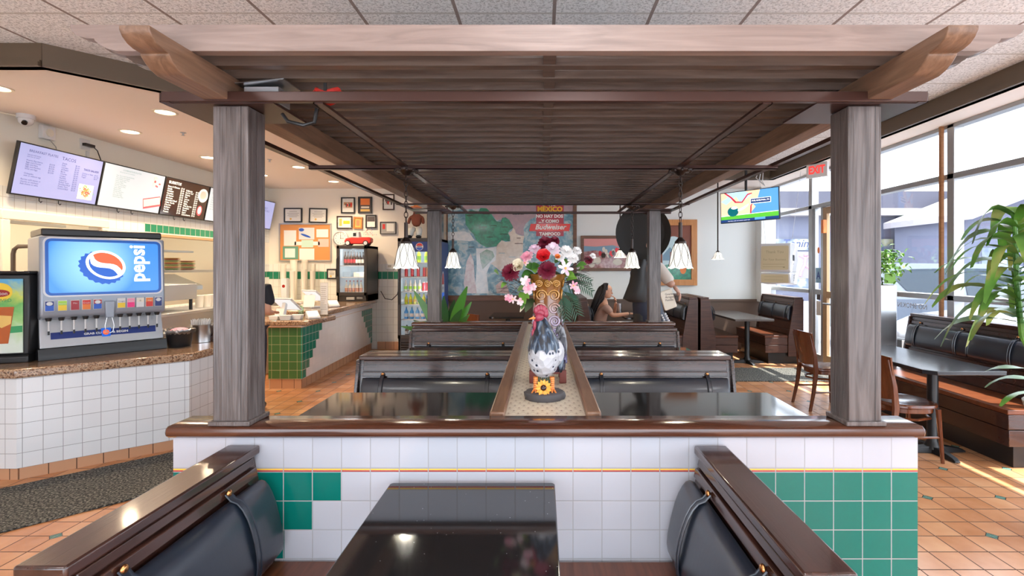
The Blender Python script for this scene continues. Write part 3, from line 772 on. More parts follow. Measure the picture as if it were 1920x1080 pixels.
# wooden cafe chairs: front faces +x local
def chair(label, loc, rz, master=[None]):
    if master[0]: return dup(master[0], loc, rz, label)
    t = thing('cafe_chair', label, 'chair', loc, rz, 'wooden cafe chairs with curved plywood backs'); master[0] = t
    b = MB(); n = 28; top, bot = [], []
    pts = []
    for i in range(n):
        a = 2*math.pi*i/n; ca, sa = math.cos(a), math.sin(a)
        x = math.copysign(abs(ca)**.7, ca)*.205; y = math.copysign(abs(sa)**.7, sa)*(.205+.012*ca)
        pts.append((x, y))
    def rg(s, z): return [b.v((x*s, y*s, z)) for x, y in pts]
    R_ = [rg(.93,.425), rg(1,.432), rg(1,.452), rg(.97,.458), rg(.85,.455), rg(.5,.445), rg(.1,.443)]
    b.loft(R_); b.build('seat', 'chair_wood', t, smooth=50)
    b = MB(); b.prism([(x*.88, y*.88) for x, y in pts], .385, .424, 'xy'); b.build('seat_frame', 'chair_wood', t, bevel=.004)
    for sy in (-1, 1):
        b = MB(); b.cyl((.165,sy*.165,.42), (.185,sy*.185,0), .019, .013, 8); b.build('leg', 'chair_wood', t)
        b = MB(); rings = []
        for x, y, z, w in ((-.245,.19,0,.013), (-.20,.18,.22,.016), (-.175,.175,.43,.020), (-.19,.178,.60,.017), (-.235,.182,.815,.012)):
            rings.append([b.v((x+a_*w*1.1, sy*y+c_*w*.8, z)) for a_, c_ in ((1,1), (-1,1), (-1,-1), (1,-1))])
        b.loft(rings); b.build('leg', 'chair_wood', t, bevel=.004)
        MB().tube([(.175,sy*.175,.20), (-.20,sy*.182,.20)], .010, 6).build('stretcher', 'chair_wood', t)
    b = MB(); b.tube([(.19*math.cos(q*math.pi/8*2), .17*math.sin(q*math.pi/8*2), .335) for q in range(9)], .011, 6, caps=False); b.build('stretcher_ring', 'chair_wood', t)
    # curved plywood back
    b = MB(); A, B_ = [], []
    rows = 7; cols = 13
    for j in range(rows):
        z = .50+.335*j/(rows-1); r1, r2 = [], []
        xb = -.180-.062*(z-.46)/.36
        for i in range(cols):
            u = -1+2*i/(cols-1); w = .205-.03*(1-j/(rows-1)); zz = z + (.012*(1-u*u) if j == rows-1 else 0) - (.02*(1-u*u) if j == 0 else 0)
            x = xb-.045*(1-u*u)+.012
            r1.append(b.v((x+.006, u*w, zz))); r2.append(b.v((x-.006, u*w, zz)))
        A.append(r1); B_.append(r2)
    for j in range(rows-1):
        for i in range(cols-1): b.f([A[j][i], A[j][i+1], A[j+1][i+1], A[j+1][i]]); b.f([B_[j][i], B_[j+1][i], B_[j+1][i+1], B_[j][i+1]])
    for i in range(cols-1): b.f([A[0][i], B_[0][i], B_[0][i+1], A[0][i+1]]); b.f([A[-1][i], A[-1][i+1], B_[-1][i+1], B_[-1][i]])
    for j in range(rows-1): b.f([A[j][0], A[j+1][0], B_[j+1][0], B_[j][0]]); b.f([A[j][-1], B_[j][-1], B_[j+1][-1], A[j+1][-1]])
    b.build('backrest', 'chair_wood', t)
    return t
chair('brown wooden chair tucked at the window table, just right of the right post', (2.955, 4.18, 0), 0)
chair('brown wooden chair partly hidden behind the right post, nearer the rug', (3.10, 5.62, 0), 0)
chair('brown wooden chair with its back showing above the rear half wall, below the map mural', (-1.00, 7.85, 0), R(60))
# rugs
tag(MB().box(2.3, 4.15, 6.85, 7.75, .001, .012).build('entrance_rug', 'mat_rubber', bevel=.004), 'dark speckled rug on the tiles before the entrance door, right side', 'rug')
b = MB(Matrix.Translation((-3.76,3.53,0)) @ Matrix.Rotation(R(45.5),4,'Z')); b.box(-1.6, 1.75, -.86, -.02, .001, .013)
tag(b.build('floor_mat', 'mat_rubber', bevel=.004), 'wide dark speckled mat along the soda counter on the left', 'mat')

# ------------------------------------------------------------------ service counter on the left
t = thing('service_counter', 'white tiled counter with granite top carrying the soda dispenser', 'counter', (0,0,0))
body = [(-5.10,3.70), (-3.81,3.70), (-3.05,4.38), (-3.05,5.22), (-3.62,5.22), (-3.62,4.72), (-4.05,4.36), (-5.10,4.36)]
MB().prism(body, .0, .738, 'xy').build('counter_body', 'cream_paint', t, smooth=0)
def pane(a, c, z0, z1, mat, th=.018, name='tile_face'):
    a, c = Vector((*a,0)), Vector((*c,0)); d = c-a; ang = math.atan2(d.y, d.x)
    o = MB().box(0, d.length, 0, th, z0, z1).build(name, mat, t, smooth=0, loc=(a.x,a.y,0), rot=(0,0,ang)); return o
pane((-5.10,3.680), (-3.80,3.680), .083, .738, 'counter_tile'); pane((-3.80,3.680), (-3.03,4.370), .083, .738, 'counter_tile'); pane((-3.03,4.370), (-3.03,5.23), .083, .738, 'counter_tile')
pane((-5.10,3.690), (-3.80,3.690), 0, .083, 'terracotta_base', name='base_tiles'); pane((-3.795,3.692), (-3.04,4.372), 0, .083, 'terracotta_base', name='base_tiles'); pane((-3.04,4.375), (-3.04,5.23), 0, .083, 'terracotta_base', name='base_tiles')
b = MB(); b.prism([(-5.10,3.645), (-3.785,3.645), (-2.995,4.355), (-2.995,5.26), (-3.65,5.26), (-3.65,4.75), (-4.07,4.39), (-5.10,4.39)], .7385, .805, 'xy')
b.build('granite_top', 'granite', t, bevel=.016, seg=3)
# register counter
t = thing('register_counter', 'register counter clad in white tiles with stepped green tile corners', 'counter', (0,0,0))
MB().prism([(-3.47,6.47), (-3.06,6.47), (-3.215,9.56), (-3.70,9.56)], .0, .80, 'xy').build('counter_body', 'cream_paint', t, smooth=0)
pane((-3.47,6.45), (-3.04,6.45), .124, .805, 'register_end_tile'); pane((-3.04,6.45), (-3.20,9.57), .124, .805, 'register_side_tile')
pane((-3.46,6.462), (-3.052,6.462), 0, .124, 'terracotta_base', name='base_tiles'); pane((-3.054,6.46), (-3.21,9.57), 0, .124, 'terracotta_base', name='base_tiles')
b = MB(); b.prism([(-3.75,6.37), (-2.92,6.37), (-2.875,7.10), (-3.75,7.10)], .806, .870, 'xy'); b.build('granite_top', 'granite', t, bevel=.016, seg=3)
b = MB(); b.prism([(-3.95,7.05), (-2.96,7.05), (-3.10,9.58), (-3.95,9.58)], .871, .940, 'xy'); b.build('granite_top', 'granite', t, bevel=.016, seg=3)
MB().prism([(-3.70,7.12), (-3.06,7.12), (-3.20,9.56), (-3.70,9.56)], .80, .872, 'xy').build('counter_body', 'white', t, smooth=0)

# ------------------------------------------------------------------ soda dispenser
A_, B_ = Vector((-3.93,3.98)), Vector((-3.42,4.62)); dv = (B_-A_); wid = dv.length; ang = math.atan2(dv.y, dv.x)
base('disp_grey', (.30,.33,.38), .35, .3); base('disp_blue', (.01,.13,.55), .3)
m = base('disp_sign', (.2,.5,.9), .25); nt = m.node_tree; x, y, z = sep(nt, coords(nt))
dx, dz = (x-.33)*1.1, (z-.78); rr = (dx*dx+dz*dz)*9
c = mixc(nt, (1-rr).max(0), (.04,.22,.62), (.25,.55,.85)); nt.links.new(c, bsdf(m).inputs['Base Color'])
nt.links.new(c, bsdf(m).inputs['Emission Color']); bsdf(m).inputs['Emission Strength'].default_value = .26
base('sign_white', (.9,.9,.9), .3, emis=(1,1,1), estr=0.38); base('sign_red', (.75,.09,.03), .3, emis=(.9,.12,.03), estr=0.26); base('sign_blue', (.01,.08,.40), .3, emis=(.01,.10,.5), estr=0.26)
t = thing('soda_dispenser', 'grey soda fountain with large lit blue sign and ten dispensing nozzles', 'soda dispenser', (A_.x, A_.y, .806), ang)
# local: x along the front 0..wid, y depth, z up; face points -y
w = wid
MB().prism([(-.015,0), (-.015,.05), (.0,.085), (.0,.088), (.7,.088), (.7,0)], -.01, w+.01, 'yz').build('drip_tray', 'black', t, bevel=.006)
b = MB(); b.prism([(.03,.09), (.10,.33), (.66,.33), (.66,.09)], 0.005, w-.005, 'yz'); b.build('backsplash', 'steel_soft', t, bevel=.004)
b = MB(); b.prism([(.005,.335), (-.005,.36), (.0,.47), (.03,.985), (.62,.985), (.62,.31), (.10,.31)], 0, w, 'yz'); b.build('housing', 'disp_grey', t, bevel=.018, seg=4)
MB().box(.015, w-.015, .05, .6, .985, 1.045).build('ice_lid', 'black', t, bevel=.012)
FS = frame((0, .012, .49), (1,0,0), (0,.03,.52))   # sloping sign plane: local X,Y
def sgn(off): return FS @ Matrix.Translation((0,0,off))
b = MB(sgn(.006)); b.prism(b.rrect(.02, w-.02, .005, .485, .045), 0, .012, 'xy'); b.build('sign_border', 'white_gloss', t)
b = MB(sgn(.019)); b.prism(b.rrect(.032, w-.032, .017, .473, .04), 0, .002, 'xy'); b.build('sign_border', 'disp_blue', t)
b = MB(sgn(.0225)); b.prism(b.rrect(.052, w-.052, .037, .452, .022), 0, .0015, 'xy'); sg = b.build('light_sign', 'disp_sign', t)
# crown cap with globe mark, and the name reading upwards
b = MB(sgn(.0245)); th0 = R(-35); cx_, cy_ = .395, .255
out = []
for i in range(42):
    a = 2*math.pi*i/42; r = 1.0 + (.09 if i % 2 else 0)
    X0, Y0 = .148*math.cos(a)*r, .118*math.sin(a)*r; out.append((cx_-.02+X0*math.cos(th0)-Y0*math.sin(th0), cy_-.018+X0*math.sin(th0)+Y0*math.cos(th0), 0))
b.face(out); b.build('sign_crown', 'sign_blue', sg, smooth=0)
b = MB(sgn(.0252)); b.disc(cx_+.008, cy_+.008, 0, .138, .112, 36, th0); b.build('sign_ring', 'sign_white', sg, smooth=0)
b = MB(sgn(.0259)); rx, ry = .118, .094; pr, pb = [], []
def rt(p): return (cx_+.008+p[0]*math.cos(th0)-p[1]*math.sin(th0), cy_+.008+p[0]*math.sin(th0)+p[1]*math.cos(th0), 0)
for i in range(15): a = R(12+156*i/14); pr.append((rx*math.cos(a), ry*math.sin(a)))
for i in range(1, 9): u = -1+2*i/9; pr.append((rx*.95*u, .022*math.sin(u*3)+.014))
for i in range(15): a = R(188+156*i/14); pb.append((rx*math.cos(a), ry*math.sin(a)))
for i in range(1, 9): u = 1-2*i/9; pb.append((rx*.95*u, .022*math.sin(u*3)-.030))
b.mi = 0; b.face([rt(p) for p in pr]); b.mi = 1; b.face([rt(p) for p in pb]); b.build('sign_globe', ['sign_red','sign_blue'], sg, smooth=0)
b = MB(sgn(.026)); b.text('pepsi', .155, .665, .115, 0, rot=R(90), bold=.004); b.build('sign_lettering', 'sign_white', sg, smooth=0)
# flavour labels and nozzles
cols = [('blue','c'), ('yellow','g'), ('d_red','w'), ('orange','w'), ('blue','w'), ('white','g'), ('pink','w'), ('white','k'), ('red','w'), ('navy','c')]
base('d_red', (.35,.02,.03), .35); base('navy', (.01,.03,.18), .35); base('lime', (.35,.65,.06), .35); base('hot_pink', (.80,.02,.20), .35)
xs = [.055,.13,.205,.275,.345,.50,.565,.63,.695,.76]; nm = ['PEPSI','Starry','Dr','Crush','PEPSI','Tropicana','pink','G','mug','PEPSI']
for i, x in enumerate(xs):
    x = x*w/.815; c1 = ['blue','yellow','d_red','orange','blue','yellow','hot_pink','white','red','navy'][i]; c0 = ['navy','lime','d_red','red','d_red','white','pink','offwhite','orange','navy'][i]
    b = MB(); b.box(x-.028, x+.028, -.013, -.004, .385, .470); p = b.build('flavour_label', 'white', t, bevel=.002)
    b = MB(); b.box(x-.025, x+.025, -.0145, -.0131, .388, .43); b.build('label_colour', c1, p, smooth=0)
    b = MB(); b.box(x-.025, x+.025, -.0145, -.0131, .43, .464); b.build('label_colour', c0, p, smooth=0)
    b = MB(frame((x,-.0152,.437), (1,0,0), (0,0,1)));
    if nm[i] == 'PEPSI': b.disc(0, .008, 0, .019, .015, 16)
    else: b.text({'Starry':'Starry','Dr':'Mtn','Crush':'Crush','Tropicana':'Tropic','pink':'pink','G':'G','mug':'mug'}[nm[i]], .017, 0, .0, 0, 'CENTER')
    b.build('label_mark', 'white' if nm[i] != 'G' and nm[i] != 'Tropicana' else 'black', p, smooth=0)
    b = MB(); b.cyl((x,.03,.33), (x,.03,.305), .022, .016, 12); nz = b.build('nozzle', 'black', t)
    b = MB(); b.tube([(x,.03,.31), (x,.03,.225)], .006, 8); b.build('spout', 'white', nz)
    b = MB(); b.box(x-.006, x+.006, .022, .034, .195, .225); b.build('lever_tip', 'black', nz)
x = .423*w/.815
b = MB(); b.prism([(x-.028,.31), (x+.028,.31), (x+.034,.45), (x-.034,.45)], -.022, .0, 'xz'); b.build('ice_chute', 'disp_grey', t, bevel=.006)
b = MB()
for s in (-1, 1): b.tube([(x+s*.015,-.005,.32), (x+s*.030,-.005,.24), (x+s*.022,-.005,.19), (x,-.005,.178)], .0035, 6)
b.build('ice_lever', 'steel', t)
SL = frame((0,.04,.10), (1,0,0), (0,.07,.24)); b = MB(SL @ Matrix.Translation((0,0,.009))); b.prism([(.07,.055), (w-.06,.055), (w-.06,.11), (.07,.11)], 0, .002, 'xy'); st = b.build('label_strip', 'navy', t, smooth=0)
b = MB(SL @ Matrix.Translation((0,0,.0118))); b.text('GRAB CUP', .024, .27, .072, 0, sx=1.1, bold=.001); b.build('strip_lettering', 'white', st, smooth=0); b = MB(SL @ Matrix.Translation((0,0,.0118))); b.text('& BEGIN', .026, .455, .072, 0, sx=1.1, bold=.001); b.build('strip_lettering', 'white', st, smooth=0)
b = MB(SL @ Matrix.Translation((0,0,.0122))); b.prism([(.385,.045), (.44,.045), (.446,.118), (.379,.118)], 0, .0015, 'xy'); b.build('strip_emblem', 'sign_blue', st, smooth=0)
b = MB(SL @ Matrix.Translation((0,0,.0145))); b.disc(.412, .082, 0, .022); b.build('strip_globe', 'sign_red', st, smooth=0)
b = MB(SL @ Matrix.Translation((0,0,.0152))); b.text('PEPSI', .014, .412, .077, 0, 'CENTER'); b.build('strip_lettering', 'white', st, smooth=0)

# tea dispenser with printed front
m = base('tea_print', (.3,.5,.1), .3); nt = m.node_tree; x, y, z = sep(nt, coords(nt)); n_ = X(nt, noise(nt, coords(nt), 7, 4, 1))
c = ramp(nt, (z/.62 + n_*.35-.17).k, [(.0,(.70,.72,.70)), (.28,(.62,.72,.60)), (.5,(.35,.60,.22)), (.72,(.12,.42,.10)), (.86,(.55,.62,.10)), (1,(.10,.38,.62))])
nt.links.new(c, bsdf(m).inputs['Base Color']); base('tea_amber', (.45,.10,.015), .25); base('tea_red', (.30,.015,.01), .25)
t = thing('tea_dispenser', 'iced tea dispenser with green printed front at the left edge', 'tea dispenser', (-4.50,3.755,.806), R(20))
MB().prism([(-.02,0), (-.02,.045), (0,.06), (.16,.06), (.16,0)], 0, .56, 'yz').build('dispenser_base', 'black', t, bevel=.006)
MB().box(0, .56, .0, .155, .06, .68).build('dispenser_body', 'black', t, bevel=.01)
fr = MB().box(.02, .525, -.012, -.001, .075, .645).build('printed_front', 'tea_print', t, bevel=.004)
MB().box(-.01, .57, -.02, .165, .68, .705).build('lid', 'black_gloss', t, bevel=.008)
T_ = frame((0,-.0135,0), (1,0,0), (0,0,1))
def art(nm_, mat, pts=None, txt=None, off=.0005, disc=None):
    b = MB(T_ @ Matrix.Translation((0,0,off)))
    if pts: b.face([(p[0],p[1],0) for p in pts])
    if disc: b.disc(disc[0], disc[1], 0, disc[2], disc[3])
    if txt: b.text(*txt)
    b.build(nm_, mat, fr, smooth=0)
art('band_green', 'green', [(.021,.195),(.524,.235),(.524,.285),(.021,.25)])
art('tea_glass', 'tea_red', [(.06,.12),(.14,.12),(.165,.35),(.035,.35)], off=.001); art('tea_glass', 'tea_amber', [(.35,.15),(.44,.15),(.475,.43),(.315,.43)], off=.001)
art('glass_ice', 'gold', [(.33,.33),(.37,.37),(.46,.36),(.455,.30),(.40,.27)], off=.0014)
art('sun_disc', 'yellow', disc=(.39,.545,.075,.07)); art('brand_badge', 'tea_red', disc=(.39,.535,.06,.028), off=.001); art('brand_badge', 'tea_red', disc=(.12,.535,.055,.026), off=.001)
art('brand_text', 'white', txt=('Lipton', .036, .39, .522, 0, 'CENTER'), off=.0015); art('brand_text', 'white', txt=('Lipton', .034, .12, .523, 0, 'CENTER'), off=.0015)
art('brew_text', 'green', txt=('BREWED', .036, .39, .468, 0, 'CENTER'), off=.0015); art('brew_text', 'green', txt=('ICED', .036, .13, .468, 0, 'CENTER'), off=.0015); art('brew_text', 'white', txt=('UNSWEETENED', .026, .05, .213, 0), off=.0015)
# curved tap rail behind
tag(MB().tube([(-4.78,4.60,0), (-4.78,4.60,1.66), (-4.77,4.6,1.70), (-4.74,4.6,1.725), (-4.50,4.62,1.735), (-4.46,4.66,1.72), (-4.45,4.70,1.66), (-4.45,4.72,0)], .017, 8).build('pipe_stand', 'trim_brown'), 'dark curved pipe standing between tea and soda dispensers', 'pipe')

# bucket, straw bin, condiment tray on the service counter
t = thing('plastic_bucket', 'black plastic tub with clear plastic bag over its rim, right of the soda dispenser', 'tub', (-3.37,4.73,.806))
MB().lathe([(.088,0), (.09,.004), (.108,.15), (.112,.155), (.10,.155), (.09,.02)], n=28).build('tub', 'black', t)
b = MB(); n = 40; rg = []
for r, z in ((.10,.12), (.112,.165), (.122,.16), (.124,.14), (.118,.125)):
    rg.append([b.v(((r+.005*math.sin(i*5))*math.cos(2*math.pi*i/n), (r+.005*math.sin(i*5))*math.sin(2*math.pi*i/n), z+.006*math.sin(i*3.1))) for i in range(n)])
b.loft(rg, caps=False); b.build('bag_rim', 'bag_plastic', t)
b = MB(); b.sph((0,0,.13), (.085,.085,.045)); b.build('red_packets', 'pink', t)
t = thing('straw_bin', 'round stainless steel bin full of white wrapped straws', 'bin', (-3.36,5.02,.806))
MB().lathe([(.092,0), (.095,.003), (.098,.17), (.100,.175), (.094,.175), (.09,.01)], n=28).build('bin', 'steel', t)
b = MB(); random.seed(3)
for k in range(70):
    a, r = random.random()*6.28, .078*math.sqrt(random.random()); x_, y_ = r*math.cos(a), r*math.sin(a)
    b.cyl((x_*.8,y_*.8,.02), (x_*1.15,y_*1.15,.215+random.uniform(-.012,.012)), .004, n=5)
tag(b.build('straws', 'white', t), kind='stuff')
t = thing('napkin_stack', 'stack of white napkins between soda dispenser and straw bin', 'napkins', (-3.58,4.93,.806), R(40))
for k in range(3): MB().box(-.09, .09, -.07, .07, .001+.035*k, .034+.035*k).build('napkin_pile', 'paper', t, bevel=.004)
t = thing('condiment_organizer', 'dark condiment organizer with packets beside the left post', 'organizer', (-3.16,5.13,.806), R(10))
b = MB(); b.prism([(-.10,0), (-.10,.05), (.05,.20), (.09,.20), (.09,0)], -.13, .13, 'yz'); b.build('organizer_body', 'dark_wood', t, bevel=.004)
for k in range(2): MB(Matrix.Translation((0,-.06+.06*k,.07+.07*k))).sph((-.05,0,0), (.06,.03,.02), 8, 5).build('packets', 'offwhite', t)
# ------------------------------------------------------------------ menu screens on the left wall
base('scr_lilac', (.1,.1,.18), .2, emis=(.36,.36,.58), estr=0.41); base('scr_white', (.15,.15,.15), .2, emis=(.62,.62,.62), estr=0.41)
base('scr_dark', (.012,.006,.004), .15, emis=(.05,.022,.014), estr=0.45); base('ink', (.03,.03,.12), .5, emis=(.02,.02,.07), estr=0.64); base('ink_green', (.05,.08,.06), .5, emis=(.10,.17,.14), estr=0.64)
base('scr_text', (.4,.4,.38), .3, emis=(.55,.55,.5), estr=0.45); base('food', (.5,.2,.06), .4, emis=(.45,.17,.05), estr=0.36); base('food_red', (.6,.05,.05), .4, emis=(.7,.10,.12), estr=0.36); base('food_green', (.1,.3,.08), .4, emis=(.12,.35,.10), estr=0.32)
def screen(y0, y1, label, bezel, face, draw):
    t = thing('menu_screen', label, 'menu screen', (-5.055, y0, 2.235), 0, 'menu screens above the service counter')
    F = frame((0,0,0), (0,1,0), (.10,0,.5)); w_, h_ = y1-y0-.006, .515
    MB(F).box(0, w_, 0, h_, -.035, 0).build('housing', bezel, t, bevel=.004)
    s = MB(F).box(.012, w_-.012, .014, h_-.012, 0, .0015).build('display', face, t, smooth=0)
    for k in (.33, .55): MB(F).tube([(w_*k,-.002,-.02), (w_*k,-.03,-.015), (w_*k+.015,-.045,-.01), (w_*k+.025,-.03,-.01)], .004, 6).build('cable_hook', 'black', t)
    MB(Matrix.Identity(4)).box(-.09, -.01, w_*.4, w_*.6, .15, .35).build('wall_bracket', 'black', t)
    def T(body, size, x, y, mat='ink', **k):
        b = MB(F @ Matrix.Translation((0,0,.0025))); b.text(body, size, x, y, 0, **k); b.build('menu_text', mat, s, smooth=0)
    draw(T, F, s, w_, h_)
def L1(T, F, s, w, h):
    T('BREAKFAST PLATES', .034, .10, .435); T('Served with beans\nand rice or salad', .018, .09, .40)
    T('Huevos Rancheros\nEggs and Chorizo\nEggs and Ham\nEggs and Machaca\nSteak and Eggs', .021, .09, .345); T('$10.99\n$10.99\n$10.99\n$11.99\n$12.99', .021, .32, .345)
    T('Chilaquiles\nwith or without egg', .021, .09, .215); T('Burrito with bacon or\nchorizo or machaca\nAdd cheese or salsa', .022, .07, .155)
    T('TACOS', .048, .44, .425)
    T('Asada\nPollo\nCarnitas\nAl Pastor\nBirria\nChorizo\nLengua\nPescado\nCamaron\nRolled Tacos\nShredded Beef\nPotato Taco\nGround Beef', .022, .45, .385); T('$3.49\n$3.49\n$3.49\n$3.49\n$3.99\n$3.49\n$4.49\n$3.99\n$4.25\n$5.99\n$3.49\n$2.99\n$3.29', .022, .60, .385)
    T('TACO SALADS', .028, .70, .365, bold=.001); T('Chicken or Beef\nShrimp\nVeggie', .020, .69, .325); T('$9.99\n$11.99\n$8.99', .020, .84, .325)
    b = MB(F @ Matrix.Translation((0,0,.003))); b.box(.68, .86, .05, .215, 0, .001); b.build('menu_photo', 'paper', s, smooth=0)
    b = MB(F @ Matrix.Translation((0,0,.0045))); random.seed(5)
    for k in range(90): b.mi = random.choice((0,0,1,2)); b.disc(.77+random.gauss(0,.028), .135+random.gauss(0,.025), .0001*k*.02, random.uniform(.006,.016), random.uniform(.003,.008), 8, random.random()*3)
    b.build('menu_photo_food', ['food','food_red','food_green'], s, smooth=0)
def L2(T, F, s, w, h):
    T('COMBINATION PLATES', .026, .26, .455, 'ink_green'); T('All served with rice and beans', .018, .22, .43, 'ink_green')
    T('\n'.join(['Two Tacos and One Enchilada','Two Cheese Enchiladas','Chile Relleno and Taco','Carne Asada Plate','Carnitas Plate','Chicken Mole Plate','Two Tamales Plate','Fajitas Plate','Flautas Plate','Shrimp Ranchero','Fish Taco Plate','Quesadilla Plate','Chimichanga Plate']), .021, .18, .385, 'ink_green')
    b = MB(F @ Matrix.Translation((0,0,.003)) @ Matrix.Translation((.78,.14,0)) @ Matrix.Rotation(R(14),4,'Z')); b.box(-.14, .14, -.065, .065, 0, .001); b.build('menu_photo', 'food_red', s, smooth=0)
    b = MB(F @ Matrix.Translation((0,0,.0045)) @ Matrix.Translation((.78,.14,0)) @ Matrix.Rotation(R(14),4,'Z')); b.box(-.132, .132, -.04, .052, 0, .0005); b.disc(.0,.0,.001,.09,.035); b.build('menu_photo_food', 'paper', s, smooth=0)
    b = MB(F @ Matrix.Translation((0,0,.003))); b.prism([(.74,.34),(.79,.34),(.80,.47),(.75,.47)],0,.001,'xy'); b.prism([(.82,.33),(.87,.325),(.885,.445),(.83,.45)],0,.001,'xy'); b.build('menu_photo', 'paper', s, smooth=0)
    b = MB(F @ Matrix.Translation((0,0,.0045))); b.disc(.77,.41,0,.018); b.disc(.85,.39,0,.02,.012); b.prism([(.785,.35),(.83,.34),(.83,.36),(.785,.37)],0,.0005,'xy'); b.build('menu_photo_food', 'food_red', s, smooth=0)
def L3(T, F, s, w, h):
    T('BURRITOS', .05, .06, .435, 'scr_text', bold=.002)
    T('\n'.join(['Bean & Cheese','Asada','Chicken','Carnitas','Al Pastor','Machaca','Shredded Beef','Chile Verde','Chorizo','Relleno','Veggie','Potato']), .031, .055, .385, 'scr_text', sx=1.15, bold=.0012)
    T('\n'.join(['$7.49']*12), .031, .30, .385, 'scr_text', bold=.001)
    T('\n'.join(['California','Surf & Turf','Shrimp','Fish','Lengua','Birria','Fajita','Wet Burrito','Breakfast','Mixed','Super','Chimichanga']), .031, .40, .375, 'scr_text', sx=1.1, bold=.0012)
    T('\n'.join(['$9.49']*12), .031, .60, .375, 'scr_text', bold=.001)
    b = MB(F @ Matrix.Translation((0,0,.003))); b.disc(.765,.36,0,.105,.10,28); b.build('menu_photo', 'scr_text', s, smooth=0)
    b = MB(F @ Matrix.Translation((0,0,.004))); b.disc(.765,.365,0,.07,.06,24); b.build('menu_photo_food', 'paper', s, smooth=0)
    b = MB(F @ Matrix.Translation((0,0,.003))); b.disc(.745,.135,0,.055,.075,20); b.build('menu_emblem', 'food_red', s, smooth=0)
    b = MB(F @ Matrix.Translation((0,0,.004))); b.disc(.745,.14,0,.038,.055,20); b.build('menu_emblem', 'scr_text', s, smooth=0)
def L4(T, F, s, w, h): T('SIDES & DRINKS', .04, .06, .42, 'ink_green'); T('Chips & Salsa\nGuacamole\nRice\nBeans\nHorchata\nJamaica', .034, .06, .35, 'ink_green')
def L5(T, F, s, w, h):
    T('DAILY\nSPECIALS', .05, .5, .36, 'ink'); b = MB(F @ Matrix.Translation((0,0,.003))); b.disc(.25,.38,0,.12,.10); b.build('menu_photo', 'food', s, smooth=0)
screen(4.83, 5.765, 'lilac menu screen headed breakfast plates and tacos, first on the left wall', 'black', 'scr_lilac', L1)
screen(5.77, 6.71, 'pale mint menu screen listing plates, between the lilac and the dark screens', 'black', 'scr_white', L2)
screen(6.715, 7.60, 'dark menu screen headed burritos with white lists and a plate photo', 'black', 'scr_dark', L3)
screen(7.61, 8.45, 'white menu screen mostly hidden behind the left post, next to the burrito screen', 'black', 'scr_white', L4)
screen(8.60, 9.46, 'lilac screen on the left wall just right of the left post, near the corner', 'black', 'scr_lilac', L5)
# kitchen through the openings
tag(MB().box(-5.8, -5.35, 6.5, 8.8, 1.46, 1.50).build('kitchen_shelf', 'steel', bevel=.003), 'long steel pass shelf seen through the kitchen opening', 'shelf')
base('plate_g', (.15,.35,.08), .3); base('plate_r', (.5,.08,.03), .3); base('plate_y', (.7,.45,.1), .3)
t = thing('plate_stack', 'stack of red, green and yellow plates on the kitchen pass shelf', 'plates', (-5.55, 7.62, 1.501))
for k in range(9): MB().lathe([(.07,.02*k), (.115,.02*k+.014), (.115,.02*k+.017), (.06,.02*k+.006)], n=22).build('plate', ['plate_g','plate_r','plate_y'][k % 3], t)
t2 = thing('plate_stack', 'shorter stack of colored plates right of the taller one, partly behind the left post', 'plates', (-5.55, 7.95, 1.501))
for k in range(7): MB().lathe([(.07,.02*k), (.115,.02*k+.014), (.115,.02*k+.017), (.06,.02*k+.006)], n=22).build('plate', ['plate_r','plate_g','plate_y'][k % 3], t2)
tag(MB().box(-6.2, -5.9, 6.6, 7.3, 1.55, 1.85).build('storage_box', 'white', bevel=.01), 'white box on a kitchen rack, seen through the opening', 'box')
tag(MB().box(-6.6, -6.3, 6.4, 9.2, 1.80, 1.83).build('kitchen_shelf', 'steel_soft', bevel=.003), 'upper steel shelf deeper inside the kitchen', 'shelf')
for k in range(6):
    o = MB().lathe([(.05,0), (.06,.14), (.062,.14)], n=14).build('container', 'white', loc=(-6.45, 7.2+k*.16, 1.831)); tag(o, 'white plastic container on the upper kitchen shelf', 'container', 'containers on the upper kitchen shelf')
t = thing('kitchen_hood', 'sloping grey metal hood inside the kitchen', 'hood', (0,0,0))
MB().prism([(-6.9,1.15), (-6.0,1.15), (-6.0,1.22), (-6.5,1.42), (-6.9,1.42)], 6.6, 9.0, 'xz').build('hood_body', 'steel_soft', t, bevel=.004)
# cabinet door and strip in the first opening
tag(MB().box(-7.2, -7.17, 5.0, 6.2, .9, 2.1).build('kitchen_cabinet', 'offwhite', bevel=.01), 'cream cabinet inside the first kitchen opening', 'cabinet')
tag(MB().box(-5.75, -5.70, 4.7, 6.1, 2.01, 2.045).build('kitchen_lamp_strip', 'white', bevel=.004), 'thin pale rail across the top of the first kitchen opening', 'rail')
# prep line under the opening
t = thing('prep_counter', 'steel prep counter along the left wall under the kitchen opening', 'counter', (0,0,0))
MB().box(-5.14, -4.50, 5.6, 9.0, .94, .98).build('worktop', 'steel_soft', t, bevel=.004)
MB().box(-5.12, -4.55, 5.65, 8.95, .12, .94).build('cabinet_body', 'steel_soft', t, bevel=.004)
t = thing('prep_warmer', 'grey steel food warmer box behind the soda dispenser', 'warmer', (-4.86,6.45,.981))
MB().box(-.25, .25, -.35, .35, .14, .34).build('warmer_body', 'steel_soft', t, bevel=.006); 
for sx in (-.2,.2):
    for sy in (-.3,.3): MB().cyl((sx,sy,0), (sx,sy,.14), .02).build('leg', 'black', t)
MB().box(-.25, -.05, -.3, -.1, .02, .12).build('warmer_drawer', 'black', t)
cup = None
def cupstack(x, y, z, h, label, group, r=.045):
    o = MB().lathe([(r*.82,0), (r,h-.02), (r*1.06,h-.015), (r*1.06,h), (r*.92,h)], n=18).build('cup_stack', 'cupmat', loc=(x, y, z)); tag(o, label, 'cups', group)
